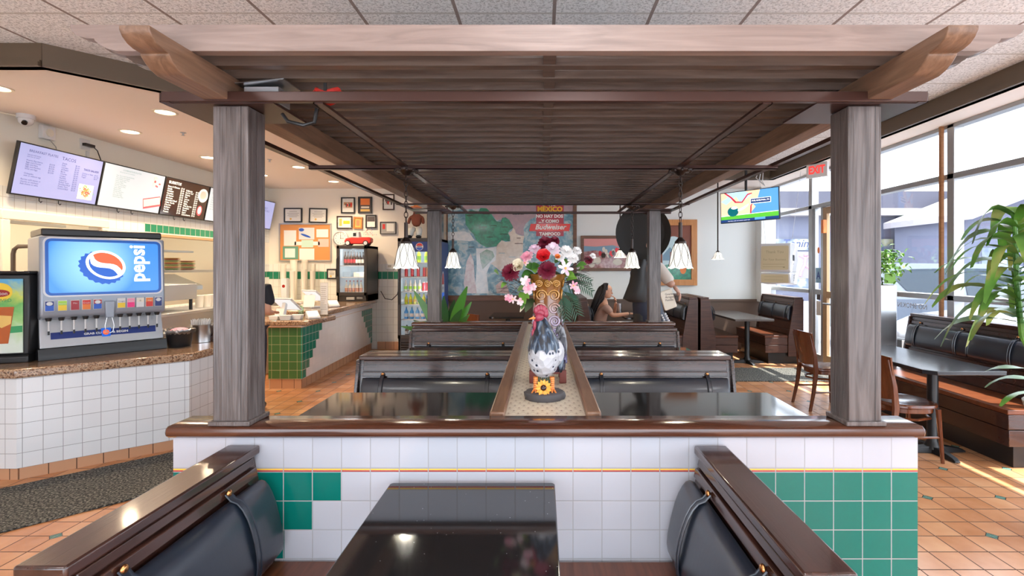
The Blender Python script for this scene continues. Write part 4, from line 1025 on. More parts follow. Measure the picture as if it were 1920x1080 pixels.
m = base('cupmat', (.80,.76,.66), .4); nt = m.node_tree; x, y, z = sep(nt, coords(nt)); bump(nt, bsdf(m), ((z/.014).fract() > .7).k, .3, .004)
for k in range(4): cupstack(-4.75+.02*(k % 2), 7.05+.13*k, .981, .17, 'short stack of white cups on the prep counter', 'short cup stacks on the prep counter', .055)
tag(MB().box(-5.0,-4.62,7.6,8.2,.981,1.09).build('takeout_boxes', 'white', bevel=.01), 'pile of white takeout boxes on the prep counter beside the left post', 'boxes')
# back counter by the back wall carries the tall cup stacks
t = thing('back_counter', 'pale counter behind the registers near the back wall', 'counter', (0,0,0))
MB().box(-5.14, -4.02, 9.12, 9.58, 0, .90).build('cabinet_body', 'offwhite', t, bevel=.004); MB().box(-5.14, -4.0, 9.08, 9.59, .90, .94).build('worktop', 'offwhite', t, bevel=.004)
for px, pt, w_, l in ((531,494,5.5,'tall white cup stack, leftmost, behind the registers'), (543,487,6.5,'tallest wide white cup stack below the cork board'), (564,487,5.5,'tall white cup stack right of the widest one'), (553,508,4.5,'thin white cup stack standing between two taller ones'), (572,505,4.5,'thin white cup stack below the pinned mint sheet'), (581,494,4,'narrow tall white cup stack behind the angled register'), (588,508,4.2,'rightmost white cup stack beside the green tile band')):
    p = at(px, pt, 9.3); cupstack(p.x, {531:9.3,543:9.46,553:9.2,564:9.45,572:9.24,581:9.44,588:9.25}[px], .941, p.z-.941, l, 'tall cup stacks behind the registers', w_*9.3/955)
t = thing('syrup_carton', 'white carton with a round dark red emblem in front of the cup stacks', 'carton', (-4.62, 9.14, .941))
MB().box(-.05, .05, -.05, .05, 0, .40).build('carton', 'white', t, bevel=.006); MB(frame((0,-.0515,.26),(1,0,0),(0,0,1))).disc(0,0,0,.028).build('emblem', 'tea_red', t, smooth=0)
# ------------------------------------------------------------------ things on the register counter
base('scr_mint', (.5,.8,.7), .2, emis=(.55,.82,.72), estr=0.27)
def terminal(loc, rz, label):
    t = thing('card_terminal', label, 'card terminal', loc, rz, 'white card terminals on the register counter')
    b = MB(); b.prism([(-.09,0), (-.10,.012), (-.09,.03), (.075,.095), (.10,.09), (.11,.0)], -.075, .075, 'yz'); b.build('terminal_body', 'white_gloss', t, bevel=.008)
    MB(frame((0,-.092,.032),(1,0,0),(0,.165,.066))).box(-.058,.058,.035,.155,0,.002).build('terminal_screen','scr_mint',t,smooth=0)
terminal((-3.00,6.66,.871), R(35), 'white card terminal with mint screen on the near lower counter'); terminal((-3.17,7.72,.941), R(35), 'white card terminal with mint screen on the far raised counter')
def pos(loc, rz, label):
    t = thing('register', label, 'register', loc, rz, 'white registers on the counter')
    MB().prism([(-.10,0), (-.10,.02), (.08,.03), (.08,0)], -.10, .10, 'yz').build('stand_foot', 'white_gloss', t, bevel=.005)
    MB().prism([(.0,.02), (.05,.02), (.0,.22), (-.03,.20)], -.03, .03, 'yz').build('stand_arm', 'white_gloss', t, bevel=.005)
    F = frame((0,-.13,.09), (1,0,0), (0,.20,.17)); MB(F).box(-.17, .17, 0, .25, 0, .022).build('display_back', 'white_gloss', t, bevel=.008)
    MB(F).box(-.15, .15, .015, .235, -.003, 0).build('display', 'scr_white', t, smooth=0)
pos((-3.42,6.75,.871), R(160), 'white tilted register nearest the person in black'); pos((-3.42,7.55,.941), R(150), 'white tilted register left of the tall paper sign')
t = thing('sanitizer_bottle', 'clear green pump bottle of sanitizer between the registers', 'bottle', (-3.26,6.88,.871))
MB().lathe([(.03,0), (.034,.01), (.034,.11), (.028,.13), (.012,.14), (.012,.15)], n=18).build('bottle', 'green_plastic', t); MB().tube([(0,0,.15), (0,0,.185), (-.03,0,.185)], .006, 8).build('pump', 'white', t)
t = thing('sign_holder', 'tall clear holder with printed white sheet at the counter step', 'sign', (-2.99,6.98,.871))
MB().box(-.055,.055,-.004,.004,0,.46).build('holder', 'clear_plastic', t, smooth=0); s_ = MB().box(-.05,.05,-.008,-.005,.02,.45).build('sheet', 'white', t, smooth=0)
b = MB(frame((-.042,-.0088,.40),(1,0,0),(0,0,1)));
for k in range(12): b.box(0, random.uniform(.05,.085), -.028*k, -.028*k+.008, 0, .0006)
b.build('print_lines', 'grey_sheet', s_, smooth=0)
t = thing('display_box', 'small clear box with slanted notice in front of the tall paper sign', 'box', (-3.10,6.90,.871), R(10))
MB().box(-.09,.07,-.06,.06,0,.13).build('box', 'clear_plastic', t, bevel=.004); s_ = MB(frame((-.12,-.05,.135),(1,0,.0),(-.25,.35,.8))).box(0,.14,0,.17,0,.004).build('notice', 'paper', t)
tag(s_, 'slanted white paper notice')
for k, (x, y, r, l) in enumerate(((-3.40,6.50,-12,'open white takeout box nearest the person in black'), (-3.26,6.47,15,'low white takeout box in the middle of the near counter'), (-3.16,6.56,5,'small white takeout box left of the card terminal'))):
    t = thing('takeout_box', l, 'takeout box', (x, y, .871), R(r)); b = MB(); b.prism([(-.055,0), (.055,0), (.07,.05), (-.07,.05)], -.05, .05, 'xz'); b.build('box_tray', 'white', t, bevel=.003)
    if k == 0: MB(frame((-.06,.05,.05),(1,0,0),(.1,.4,.9))).box(0,.12,0,.09,0,.006).build('lid', 'white', t, bevel=.002)
    else: MB().box(-.07,.07,-.05,.05,.051,.06).build('lid', 'white', t, bevel=.003)
tag(MB().sph((-4.11,7.5,1.06), (.13,.24,.11), 12, 8).build('bread_bag', 'cream_paint'), 'bulging cream bag of rolls behind the registers', 'bag')
tag(MB().box(-4.25,-3.97,7.2,7.8,0,.95).build('side_cabinet', 'offwhite', bevel=.01), 'cream cabinet under the bag of rolls, behind the register counter', 'cabinet')
t = thing('picture_stand', 'small framed certificate standing beside the black fridge', 'picture', (0,0,0))
def wallpic(name, label, cat, px, Y=9.585, th=.025, fw=.022, fmat='black', fill='paper', draw=None, rotz=0, group=None):
    p0, p1 = at(px[0], px[3], Y), at(px[2], px[1], Y); cx_, cz_ = (p0.x+p1.x)/2, (p0.z+p1.z)/2; a, c = (p1.x-p0.x)/2, (p1.z-p0.z)/2
    t = thing(name, label, cat, (cx_, Y, cz_), group=group, rot=(0, rotz, 0))
    b = MB(); b.box(-a, a, -th, .008, c-fw, c); b.box(-a, a, -th, .008, -c, -c+fw); b.box(-a, -a+fw, -th, .008, -c+fw, c-fw); b.box(a-fw, a, -th, .008, -c+fw, c-fw); b.build('frame', fmat, t, bevel=.002)
    s_ = MB().box(-a+fw*.8, a-fw*.8, -th*.4, .006, -c+fw*.8, c-fw*.8).build('picture', fill, t, smooth=0)
    if draw: draw(frame((0,-th*.4-.001,0),(1,0,0),(0,0,1)), s_, a-fw, c-fw)
    return t
bpy.data.objects.remove(t)
def cert(F, s_, a, c):
    b = MB(F)
    for k, (y, w_) in enumerate(((.55,.5), (.28,.75), (.08,.6), (-.12,.7), (-.32,.5))): b.box(-a*w_, a*w_, c*y, c*y+.008, 0, .0008)
    b.build('print_lines', 'grey_sheet', s_, smooth=0); MB(F @ Matrix.Translation((-a*.3,-c*.62,.0005))).disc(0,0,0,.02).build('seal', 'gold', s_, smooth=0)
def group_photo(mat):
    def d(F, s_, a, c):
        b = MB(F); random.seed(int(a*1e4))
        b.box(-a*.75, a*.75, -c*.35, c*.45, 0, .0006); b.build('photo_scene', mat, s_, smooth=0); b = MB(F @ Matrix.Translation((0,0,.001)))
        for k in range(12): b.mi = k % 3; b.disc(random.uniform(-.6,.6)*a, random.uniform(-.25,.2)*c, .0001*k, .018, .03, 8)
        b.build('photo_figures', ['photo_dark','offwhite','red'], s_, smooth=0)
    return d
wallpic('framed_certificate', 'black framed certificate above the left side of the cork board', 'certificate', (533,390,567,417), draw=cert)
wallpic('framed_certificate', 'black framed certificate slightly tilted, above the right side of the cork board', 'certificate', (580,390.5,614,418), draw=cert, rotz=R(1.5))
wallpic('framed_certificate', 'thin black framed certificate with red crest, above the fridge cord at the right', 'certificate', (713,416,743,439), fill='grey_sheet', fw=.012, draw=lambda F, s_, a, c: (MB(F).box(-a*.75,-a*.4,-c*.2,c*.7,0,.001).build('crest','red',s_,smooth=0), MB(F).box(-a*.2,a*.8,-c*.6,c*.8,0,.001).build('print_area','paper',s_,smooth=0)))
wallpic('framed_photo', 'framed group photo with wide cream mount, highest left above the toy truck', 'photo', (640,370,666,400), draw=group_photo('photo_warm'))
wallpic('framed_poster', 'dark framed poster with orange top half, next to the group photo', 'poster', (672,369,698,400), fill='photo_dark', draw=lambda F, s_, a, c: (MB(F).box(-a*.8,a*.8,0,c*.9,0,.001).build('photo_scene','orange',s_,smooth=0), MB(F).box(-a*.8,a*.8,-c*.9,-c*.6,0,.001).build('text_band','gold',s_,smooth=0), MB(F).box(-a*.7,a*.7,-c*.45,-c*.2,0,.001).build('print_area','offwhite',s_,smooth=0)))
wallpic('framed_photo', 'narrow brown framed photo half hidden behind the pergola rail', 'photo', (718,364,740,394), fmat='dark_wood', draw=group_photo('photo_dark'))
wallpic('framed_certificate', 'small brown framed golden certificate directly above the toy truck', 'certificate', (632,405,661,429), fmat='dark_wood', draw=lambda F, s_, a, c: (MB(F).box(-a*.8,-a*.4,-c*.7,c*.7,0,.001).build('crest','gold',s_,smooth=0), MB(F).box(-a*.2,a*.8,-c*.3,c*.3,0,.001).build('print_area','yellow',s_,smooth=0)))
wallpic('wooden_plaque', 'small tilted golden wooden plaque right of the golden certificate', 'plaque', (663,407,680,429), fmat='frame_orange', fill='gold', fw=.03, rotz=R(2), draw=lambda F, s_, a, c: MB(F).box(-a*.6,a*.6,-c*.7,c*.7,0,.001).build('engraved_area','photo_warm',s_,smooth=0))
wallpic('framed_photo', 'black framed photo with white lower mount, right of the golden plaque', 'photo', (686,403,706,428), draw=lambda F, s_, a, c: MB(F).box(-a*.9,a*.9,-.0,c*.9,0,.001).build('photo_scene','photo_dark',s_,smooth=0))
wallpic('framed_certificate', 'small dark framed certificate low beside the black fridge, over the green band', 'certificate', (613.5,504,632,523), draw=cert)
t = thing('thermostat', 'small white thermostat on the wall left of the tall fridge', 'thermostat', tuple(at(731.5,500,9.59)))
MB().box(-.08,.08,-.03,.008,-.05,.05).build('thermostat_body','white',t,bevel=.006); MB().box(-.03,.03,-.033,-.030,-.01,.03).build('thermostat_display','grey_sheet',t,smooth=0)
# cork board
t = thing('cork_board', 'orange cork notice board with silver frame and pinned papers', 'notice board', tuple(at(573,454.5,9.59)))
a, c = 49*9.59/955, 35.5*9.59/955
b = MB(); f = .022
for q in ((-a,a,c-f,c), (-a,a,-c,-c+f), (-a,-a+f,-c+f,c-f), (a-f,a,-c+f,c-f)): b.box(q[0],q[1],-.03,.008,q[2],q[3])
b.build('frame', 'alu', t, bevel=.003); MB().box(-a+.01,a-.01,-.012,.006,-c+.01,c-.01).build('cork_sheet', 'cork', t, smooth=0)
for (x0, y0, x1, y1, mt, z) in ((533,432,556,461,'paper',1), (561,427,590,449,'white',1), (594,430,616,445,'paper',1), (597,448,617,463,'paper_pink',1), (566,450,588,464,'paper_mint',2), (553,453,600,460,'paper',1), (531,462,560,486,'teal_sheet',1), (535,466,554,483,'paper',2), (562,466,590,487,'paper',1)):
    p0, p1 = at(x0,y1,9.59), at(x1,y0,9.59); o = t.location
    MB().box(p0.x-o.x, p1.x-o.x, -.0135-.002*z, -.0125, p0.z-o.z, p1.z-o.z).build('pinned_paper', mt, t, smooth=0)
p = at(574,438,9.59)-t.location; b = MB(frame((p.x,-.0165,p.z),(1,0,0),(0,0,1))); b.disc(-.08,.07,0,.05,.03); b.disc(.0,-.04,0,.10,.02,20,R(-20)); b.build('paper_print','blue',t,smooth=0)
# wall clock and toy truck on the counter fridge
p = at(639,447,9.56); t = thing('wall_clock', 'round pale wall clock partly hidden by the red toy truck', 'clock', tuple(p))
b = MB(frame((0,.0,0),(1,0,0),(0,0,1))); b.lathe([(.135,-.04), (.14,-.01), (.14,.02), (.125,.024), (.122,.012), (.12,-.04)], n=36); b.build('clock_rim', 'steel_soft', t)
b = MB(frame((0,0,0),(1,0,0),(0,0,1))); b.lathe([(.121,-.03), (.121,.008)], n=36); b.build('clock_face', 'paper', t)
b = MB(frame((0,-.010,0),(1,0,0),(0,0,1)));
for k in range(12): q = k*math.pi/6; b.prism([(.095*math.cos(q)-.004,.095*math.sin(q)-.008), (.095*math.cos(q)+.004,.095*math.sin(q)-.008), (.095*math.cos(q)+.004,.095*math.sin(q)+.008), (.095*math.cos(q)-.004,.095*math.sin(q)+.008)], 0, .001, 'xy')
b.box(-.003,.003,-.01,.075,.001,.003); b.box(-.01,.06,-.003,.003,.001,.003); b.build('clock_hands', 'black', t, smooth=0)
p = at(678,459,9.2); t = thing('toy_truck', 'red and white vintage toy pickup truck on top of the black fridge', 'toy truck', (p.x, 9.05, 1.921))
b = MB(); b.prism([(-.23,.05), (-.23,.09), (-.20,.13), (-.10,.15), (.20,.15), (.24,.13), (.24,.06), (.19,.03), (-.18,.03)], -.07, .07, 'xz'); b.build('truck_body', 'red', t, bevel=.015, seg=3)
b = MB(); b.prism([(-.10,.13), (-.08,.24), (.02,.25), (.04,.13)], -.062, .062, 'xz'); b.build('truck_cab', 'white_gloss', t, bevel=.012)
MB().box(-.075,-.02,-.0635,.0635,.165,.225).build('truck_window','black_gloss',t,smooth=0)
for x in (-.165, .15):
    for s in (-1, 1):
        b = MB(); b.cyl((x,s*.055,.045), (x,s*.085,.045), .045, n=18); wh = b.build('wheel', 'black', t); MB().cyl((x,s*.086,.045), (x,s*.089,.045), .032, n=18).build('whitewall','white',wh)
b = MB(); random.seed(11)
for k in range(60):
    b.mi = k % 3; q = Vector((.18+random.gauss(0,.05), random.gauss(0,.03), .19+abs(random.gauss(0,.06)))); d = Vector((random.gauss(0,1),random.gauss(0,1),random.gauss(0,1))).normalized()*.022
    b.face([q-d, q+Vector((d.z,d.x,d.y))*.4, q+d])
tag(b.build('tinsel_load', ['red','white','blue'], t), kind='stuff')
# ------------------------------------------------------------------ fridges
base('fridge_white', (.45,.52,.56), .4, emis=(.8,.92,1), estr=0.08); base('dark_case', (.035,.028,.024), .35)
def fridge(name, label, x0, x1, y0, y1, z0, z1, zb, shelves, case='dark_case', glow=2):
    t = thing(name, label, 'fridge', ((x0+x1)/2, y0, z0)); a, d, h = (x1-x0)/2, y1-y0, z1-z0
    b = MB(); b.box(-a, -a+.03, .04, d, 0, h); b.box(a-.03, a, .04, d, 0, h); b.box(-a, a, .04, d, h-.05, h); b.box(-a, a, d-.03, d, 0, h); b.box(-a, a, .04, d, 0, zb); b.build('cabinet', case, t, bevel=.004)
    MB().box(-a+.031, a-.031, d-.05, d-.032, zb, h-.05).build('inner_back', 'fridge_white', t, smooth=0)
    b = MB(); b.box(-a+.031,-a+.036,.05,d-.05,zb,h-.05); b.box(a-.036,a-.031,.05,d-.05,zb,h-.05); b.build('inner_sides', 'fridge_white', t, smooth=0)
    for s in shelves: MB().box(-a+.037, a-.037, .06, d-.055, s-z0-.012, s-z0).build('shelf', 'white', t, smooth=0)
    b = MB(); w_ = .05; b.box(-a,-a+w_,0,.038,zb-.02,h); b.box(a-w_,a,0,.038,zb-.02,h); b.box(-a,a,0,.038,h-.06,h); b.box(-a,a,0,.038,zb-.02,zb+.04); dr_ = b.build('door', case, t, bevel=.004)
    MB().box(-a+w_, a-w_, .012, .018, zb+.04, h-.06).build('door_glass', 'pane', dr_, smooth=0)
    MB().tube([(-a+.02,0,h*.45), (-a+.02,-.035,h*.5), (-a+.02,-.035,h*.75), (-a+.02,0,h*.8)], .01, 6).build('handle', 'black', dr_)
    lamp('POINT', 'light', (0, .12, h-.12), glow, (.85,.95,1), .05, parent=t)
    lamp('POINT', 'light', (a*.5, .10, (zb+h)/2), glow*.6, (.85,.95,1), .05, parent=t)
    return t
sf = fridge('counter_fridge', 'small black glass door fridge standing on the register counter', -3.60, -3.07, 8.90, 9.52, .941, 1.92, .12, (1.57, 1.365), glow=1)
b = MB(); b.box(-.09,.05,-.005,.035,.03,.075); b.box(.09,.19,-.005,.035,.045,.055); b.box(.09,.19,-.005,.035,.065,.075); b.build('control_panel', 'grey_sheet', sf, bevel=.002)
def bottle(name, h, r, body, cap, label, x, y, z, lab, grp, neck=.35):
    b = MB(); b.mi = 0; b.lathe([(r*.9,0), (r,.01), (r,h*.30)], n=14); b.mi = 2; b.lathe([(r*1.03,h*.18), (r*1.03,h*.45)], n=14); b.mi = 0; b.lathe([(r,h*.45), (r,h*.58), (r*neck,h*.80), (r*neck,h*.93)], n=14); b.mi = 1; b.lathe([(r*neck*1.2,h*.93), (r*neck*1.2,h)], n=12)
    return tag(b.build(name, [body, cap, label], loc=(x,y,z)), lab, 'bottle', grp)
def rowof(n, x0, x1, maker):
    first = maker(x0)
    for k in range(1, n):
        c = first.copy(); COL.objects.link(c); c.location.x = x0+(x1-x0)*k/(n-1)
base('cola', (.03,.008,.004), .1); base('amber', (.5,.22,.04), .15); base('lemon', (.75,.85,.05), .15); base('juice', (.80,.30,.03), .2); base('water_blue', (.08,.35,.75), .2); base('can_red', (.55,.02,.03), .25, .3); base('can_peach', (.75,.30,.15), .25, .3); base('silver_can', (.6,.62,.63), .25, .6)
rowof(4, -3.52, -3.36, lambda x: bottle('soda_bottle', .25, .026, 'cola', 'black', 'can_red', x, 9.1, 1.571, 'cola bottle with red label on the top shelf of the small fridge', 'cola bottles in the small fridge'))
rowof(4, -3.31, -3.15, lambda x: bottle('soda_bottle', .24, .026, 'cola', 'black', 'offwhite', x, 9.1, 1.571, 'dark bottle with cream label on the top shelf of the small fridge', 'cream label bottles in the small fridge'))
rowof(5, -3.50, -3.24, lambda x: bottle('soda_bottle', .24, .028, 'offwhite', 'red', 'can_peach', x, 9.1, 1.062, 'pale bottle with pink label at the bottom of the small fridge', 'pink label bottles in the small fridge'))
tag(MB().lathe([(.03,0),(.03,.12),(.02,.14)], n=14).build('juice_bottle','yellow',loc=(-3.16,9.1,1.062)), 'yellow juice bottle at the bottom right of the small fridge', 'bottle')
tag(MB().box(-3.53,-3.38,9.0,9.25,1.366,1.46).build('food_container','clear_plastic',bevel=.008), 'clear food container on the middle shelf of the small fridge', 'container')
tag(MB().box(-3.34,-3.14,9.0,9.25,1.366,1.45).build('food_container','offwhite',bevel=.008), 'cream food container on the middle shelf of the small fridge', 'container')
tf = fridge('drink_fridge', 'tall lit drinks fridge with glass door behind the rear left post', -2.43, -1.74, 8.55, 9.40, 0, 2.03, .36, (1.62,1.376,1.13,.91,.656), glow=2.2)
b = MB()
for k in range(6): b.box(-.30, .30, .030, .041, .06+.04*k, .075+.04*k)
b.build('vent_grille', 'black_gloss', tf)
MB().box(-.28,.28,.005,.011,1.80,1.97).build('door_banner', 'navy', tf, smooth=0)
b = MB(frame((.02,.0035,1.885),(1,0,0),(0,0,1))); b.disc(0,0,0,.065); b.build('round_badge', 'white', tf, smooth=0)
b = MB(frame((.02,.0030,1.885),(1,0,0),(0,0,1))); b.face([(.058*math.cos(R(15+150*i/12)), .058*math.sin(R(15+150*i/12)), 0) for i in range(13)]); b.build('badge_top', 'red', tf, smooth=0)
b = MB(frame((.02,.0030,1.885),(1,0,0),(0,0,1))); b.face([(.058*math.cos(R(195+150*i/12)), .058*math.sin(R(195+150*i/12)), 0) for i in range(13)]); b.build('badge_bottom', 'blue', tf, smooth=0)
b = MB(frame((.02,.0025,1.885),(1,0,0),(0,0,1))); b.text('PEPSI', .035, 0, -.012, 0, 'CENTER', bold=.001); b.build('badge_text', 'navy', tf, smooth=0)
SP = frame((.347,.15,.9),(0,1,0),(0,0,1)); MB(SP).box(-.1,.68,-.85,1.08,0,.004).build('side_panel','navy',tf,smooth=0)
b = MB(SP @ Matrix.Translation((.18,.05,.005))); b.disc(0,.22,0,.12,.30,28); b.build('side_ring','white',tf,smooth=0)
b = MB(SP @ Matrix.Translation((.18,.05,.006))); b.face([(.10*math.cos(R(15+150*i/12)), .22+.27*math.sin(R(15+150*i/12)), 0) for i in range(13)]); b.build('side_mark','red',tf,smooth=0)
b = MB(SP @ Matrix.Translation((.18,.05,.006))); b.face([(.10*math.cos(R(195+150*i/12)), .22+.27*math.sin(R(195+150*i/12)), 0) for i in range(13)]); b.build('side_mark','sign_blue',tf,smooth=0)
b = MB(SP @ Matrix.Translation((.18,.05,.0065))); b.text('PEPSI', .07, 0, .20, 0, 'CENTER'); b.build('side_text','navy',tf,smooth=0)
def can_(x, z, c, lab, grp, h=.13, c2='silver_can'):
    b = MB(); b.mi = 1; b.lathe([(.024,0),(.029,.008)], n=14); b.mi = 0; b.lathe([(.029,.008),(.029,h*.9)], n=14); b.mi = 1; b.lathe([(.029,h*.9),(.024,h)], n=14)
    return tag(b.build('soda_can', [c, c2], loc=(x,8.72,z)), lab, 'can', grp)
rowof(4, -2.24, -1.86, lambda x: bottle('soda_bottle', .24, .034, 'lemon', 'green', 'lime', x, 8.72, 1.621, 'yellow green bottle on the top shelf of the tall fridge', 'yellow green bottles in the tall fridge'))
rowof(4, -2.33, -2.02, lambda x: can_(x, 1.377, 'can_red', 'red can on the second shelf of the tall fridge', 'red cans in the tall fridge', .17))
rowof(3, -1.96, -1.82, lambda x: can_(x, 1.377, 'can_peach', 'peach can on the second shelf of the tall fridge', 'peach cans in the tall fridge', .17))
rowof(4, -2.34, -2.10, lambda x: bottle('juice_bottle', .19, .03, 'offwhite', 'white', 'lime', x, 8.72, 1.131, 'pale juice bottle on the third shelf of the tall fridge', 'pale bottles in the tall fridge'))
rowof(4, -2.03, -1.82, lambda x: can_(x, 1.131, 'can_red', 'red can on the third shelf of the tall fridge', 'lower red cans in the tall fridge', .16))
rowof(5, -2.33, -2.03, lambda x: bottle('juice_bottle', .18, .03, 'lemon', 'green', 'yellow', x, 8.72, .911, 'yellow bottle on the fourth shelf of the tall fridge', 'yellow bottles in the tall fridge'))
rowof(3, -1.96, -1.82, lambda x: can_(x, .911, 'blue', 'blue can on the fourth shelf of the tall fridge', 'blue cans in the tall fridge', .16))
rowof(6, -2.33, -1.85, lambda x: bottle('water_bottle', .21, .034, 'water_blue', 'white', 'white', x, 8.72, .657, 'blue and white water bottle on the fifth shelf of the tall fridge', 'water bottles in the tall fridge'))
rowof(4, -2.32, -2.02, lambda x: bottle('soda_bottle', .19, .032, 'cola', 'black', 'white', x, 8.72, .362, 'dark bottle on the lowest shelf of the tall fridge', 'dark bottles in the tall fridge'))
# cord from wall to the tall fridge
tag(MB().tube([tuple(at(714,546,9.5)), tuple(at(722,560,9.4)), tuple(at(735,562,9.3)), tuple(at(745,552,9.2)), tuple(at(749,535,9.1))], .008, 6).build('power_cord', 'dark_case'), 'dark power cord drooping across the white tiles to the tall fridge', 'cord')
# seated doll on the tall fridge
base('skin_tone', (.50,.25,.15), .5); base('knit_brown', (.22,.06,.03), .8); base('cloth_white', (.65,.66,.62), .8); base('cloth_black', (.018,.017,.018), .7)
t = thing('seated_doll', 'seated doll with orange hat, brown top and white trousers on the tall fridge', 'doll', (-2.20, 8.9, 2.031))
b = MB(); b.add_mesh(skin([((0,0,.20),.075), ((0,0,.34),.08), ((0,0,.44),.045), ((0,0,.52),.07), ((-.11,0,.38),.03), ((-.13,-.05,.26),.028), ((.11,0,.38),.03), ((.13,-.05,.26),.028)], [(0,1),(1,2),(2,3),(1,4),(4,5),(1,6),(6,7)], 1)); b.build('doll_body', 'knit_brown', t, smooth=60)
b = MB()
for s in (-1, 1): b.add_mesh(skin([((s*.04,0,.18),.07), ((s*.07,-.10,.16),.06), ((s*.07,-.13,.03),.05)], [(0,1),(1,2)], 1))
b.build('doll_trousers', 'cloth_white', t, smooth=60)
for s in (-1, 1): MB().sph((s*.08,-.18,.03), (.045,.09,.03)).build('doll_boot', 'cloth_black', t)
MB().lathe([(.10,.55), (.10,.565), (.05,.57), (.045,.62), (.01,.64)], n=18).build('doll_hat', 'orange', t)
tag(MB().box(-2.02,-1.80,8.9,9.3,2.031,2.55).build('speaker_cabinet','dark_wood',bevel=.008), 'dark wooden cabinet standing on the tall fridge behind the seated doll', 'cabinet')
# ------------------------------------------------------------------ map mural on the back wall
m = base('map_sea', (.25,.45,.52), .35, coat=.25); nt = m.node_tree
nt.links.new(ramp(nt, noise(nt, coords(nt), 9, 6, .6), [(.35,(.08,.22,.30)), (.5,(.20,.38,.46)), (.62,(.46,.56,.56)), (.75,(.26,.34,.28))]), bsdf(m).inputs['Base Color'])
def mapmat(name, a, b_):
    m = base(name, a, .35, coat=.6); nt = m.node_tree; nt.links.new(ramp(nt, noise(nt, coords(nt), 16, 5, .4), [(.38,a), (.62,b_)]), bsdf(m).inputs['Base Color'])
mapmat('map_green', (.002,.15,.085), (.01,.30,.16)); mapmat('map_land', (.42,.30,.33), (.36,.27,.31)); mapmat('map_sand', (.62,.54,.44), (.70,.63,.53)); mapmat('map_white', (.72,.74,.72), (.60,.66,.66)); mapmat('map_olive', (.18,.32,.22), (.34,.42,.36)); mapmat('map_rose', (.50,.34,.32), (.60,.50,.46))
base('ad_red', (.42,.02,.05), .35, coat=.4); base('ad_banner', (.72,.02,.015), .3, coat=.4); base('ad_white', (.85,.82,.78), .4); base('ad_yellow', (.85,.50,.02), .4)
t = thing('map_mural', 'large framed map mural in green and blue with red beer advert, on the back wall', 'mural', (0, 9.6, 0))
YM = 9.6
def Q(cx_, cy_, off): p = at(800+cx_/5.333, 370+cy_/5.333, YM-.03-off); return (p.x, -.03-off, p.z)
def poly(nm_, mat, pts, off): return MB().face([Q(x, y, off) for x, y in pts]).build(nm_, mat, t, smooth=0)
MB().face([Q(200,30,0), Q(1480,30,0), Q(1480,985,0), Q(200,985,0)]).build('mural_sea', 'map_sea', t, smooth=0)
poly('land_north', 'map_land', [(330,34),(1478,34),(1478,180),(1440,170),(1400,150),(1090,150),(1090,195),(1040,220),(990,265),(968,310),(975,385),(900,370),(860,300),(820,215),(700,230),(600,110),(380,120)], .002)
poly('land_green', 'map_green', [(385,150),(440,130),(520,140),(540,105),(600,110),(640,150),(665,200),(700,240),(740,245),(755,205),(790,200),(825,225),(850,270),(865,305),(830,330),(812,360),(835,390),(828,440),(745,430),(700,490),(600,500),(540,470),(495,430),(470,370),(430,330),(390,270)], .004)
poly('land_sand', 'map_sand', [(820,360),(850,335),(868,305),(885,330),(890,360),(925,380),(978,385),(965,440),(962,560),(985,600),(830,700),(740,740),(640,660),(690,630),(700,480),(750,430),(790,445),(838,440)], .004)
poly('land_white', 'map_white', [(495,510),(600,510),(695,495),(690,700),(640,660),(600,760),(620,960),(480,960),(500,700)], .003)
poly('land_olive', 'map_olive', [(530,560),(600,520),(660,540),(680,590),(640,640),(600,680),(560,720),(540,650)], .005)
poly('land_white', 'map_white', [(180,350),(370,340),(430,360),(480,430),(430,440),(330,430),(220,430)], .003)
poly('painted_figure', 'map_rose', [(400,640),(440,560),(470,640),(480,800),(500,960),(390,960),(370,860)], .004)
poly('painted_figure', 'map_rose', [(700,960),(690,880),(750,830),(800,870),(830,960)], .004)
b = MB()
for q in (((200,980),(1500,1035)), ((1465,34),(1500,980)), ((200,34),(212,980)), ((200,-60),(1500,34))):
    p0, p1 = Q(q[0][0], q[1][1], 0), Q(q[1][0], q[0][1], 0); b.box(p0[0], p1[0], -.06, -.004, p0[2], p1[2])
b.build('frame', 'frame_brown', t, bevel=.004)
ad = poly('advert_panel', 'ad_red', [(1095,34),(1370,34),(1370,388),(1095,388)], .010)
ba = poly('advert_banner', 'ad_banner', [(1040,265),(1440,265),(1425,338),(1025,338)], .014)
def mtxt(s_, x, y, size, mat, off, par, **k):
    p = Q(x, y, off); b = MB(frame(p, (1,0,0), (0,0,1))); b.text(s_, size, 0, 0, 0, **k); b.build('advert_lettering' if par is not t else 'map_lettering', mat, par, smooth=0)
mtxt('CÓMO', 1222, 85, .085, 'ad_white', .013, ad, align='CENTER', bold=.004); mtxt('MÉXICO', 1232, 140, .125, 'ad_yellow', .013, ad, align='CENTER', bold=.006)
mtxt('NO HAY DOS', 1228, 203, .082, 'ad_white', .013, ad, align='CENTER', bold=.004); mtxt('...Y COMO', 1222, 253, .082, 'ad_white', .013, ad, align='CENTER', bold=.004)
mtxt('TAMPOCO', 1232, 380, .080, 'ad_white', .013, ad, align='CENTER', bold=.004); mtxt('Budweiser', 1235, 320, .135, 'ad_white', .017, ba, align='CENTER', bold=.003, shear=.3)
mtxt('E.E.U.U.', 915, 172, .065, 'black', .008, t, align='CENTER', bold=.003)
for x, y, w_ in ((400,185,60),(560,170,70),(640,285,60),(760,300,50),(520,300,80),(600,400,60),(730,370,80),(900,410,40),(880,465,80),(720,560,60),(820,600,70),(420,500,50)):
    b = MB(); p = Q(x, y, .008); b.box(p[0], p[0]+w_/5.333/99, p[1]-.0005, p[1], p[2], p[2]+.010); b.build('map_lettering', 'map_sea' if y > 520 else 'cola', t, smooth=0)

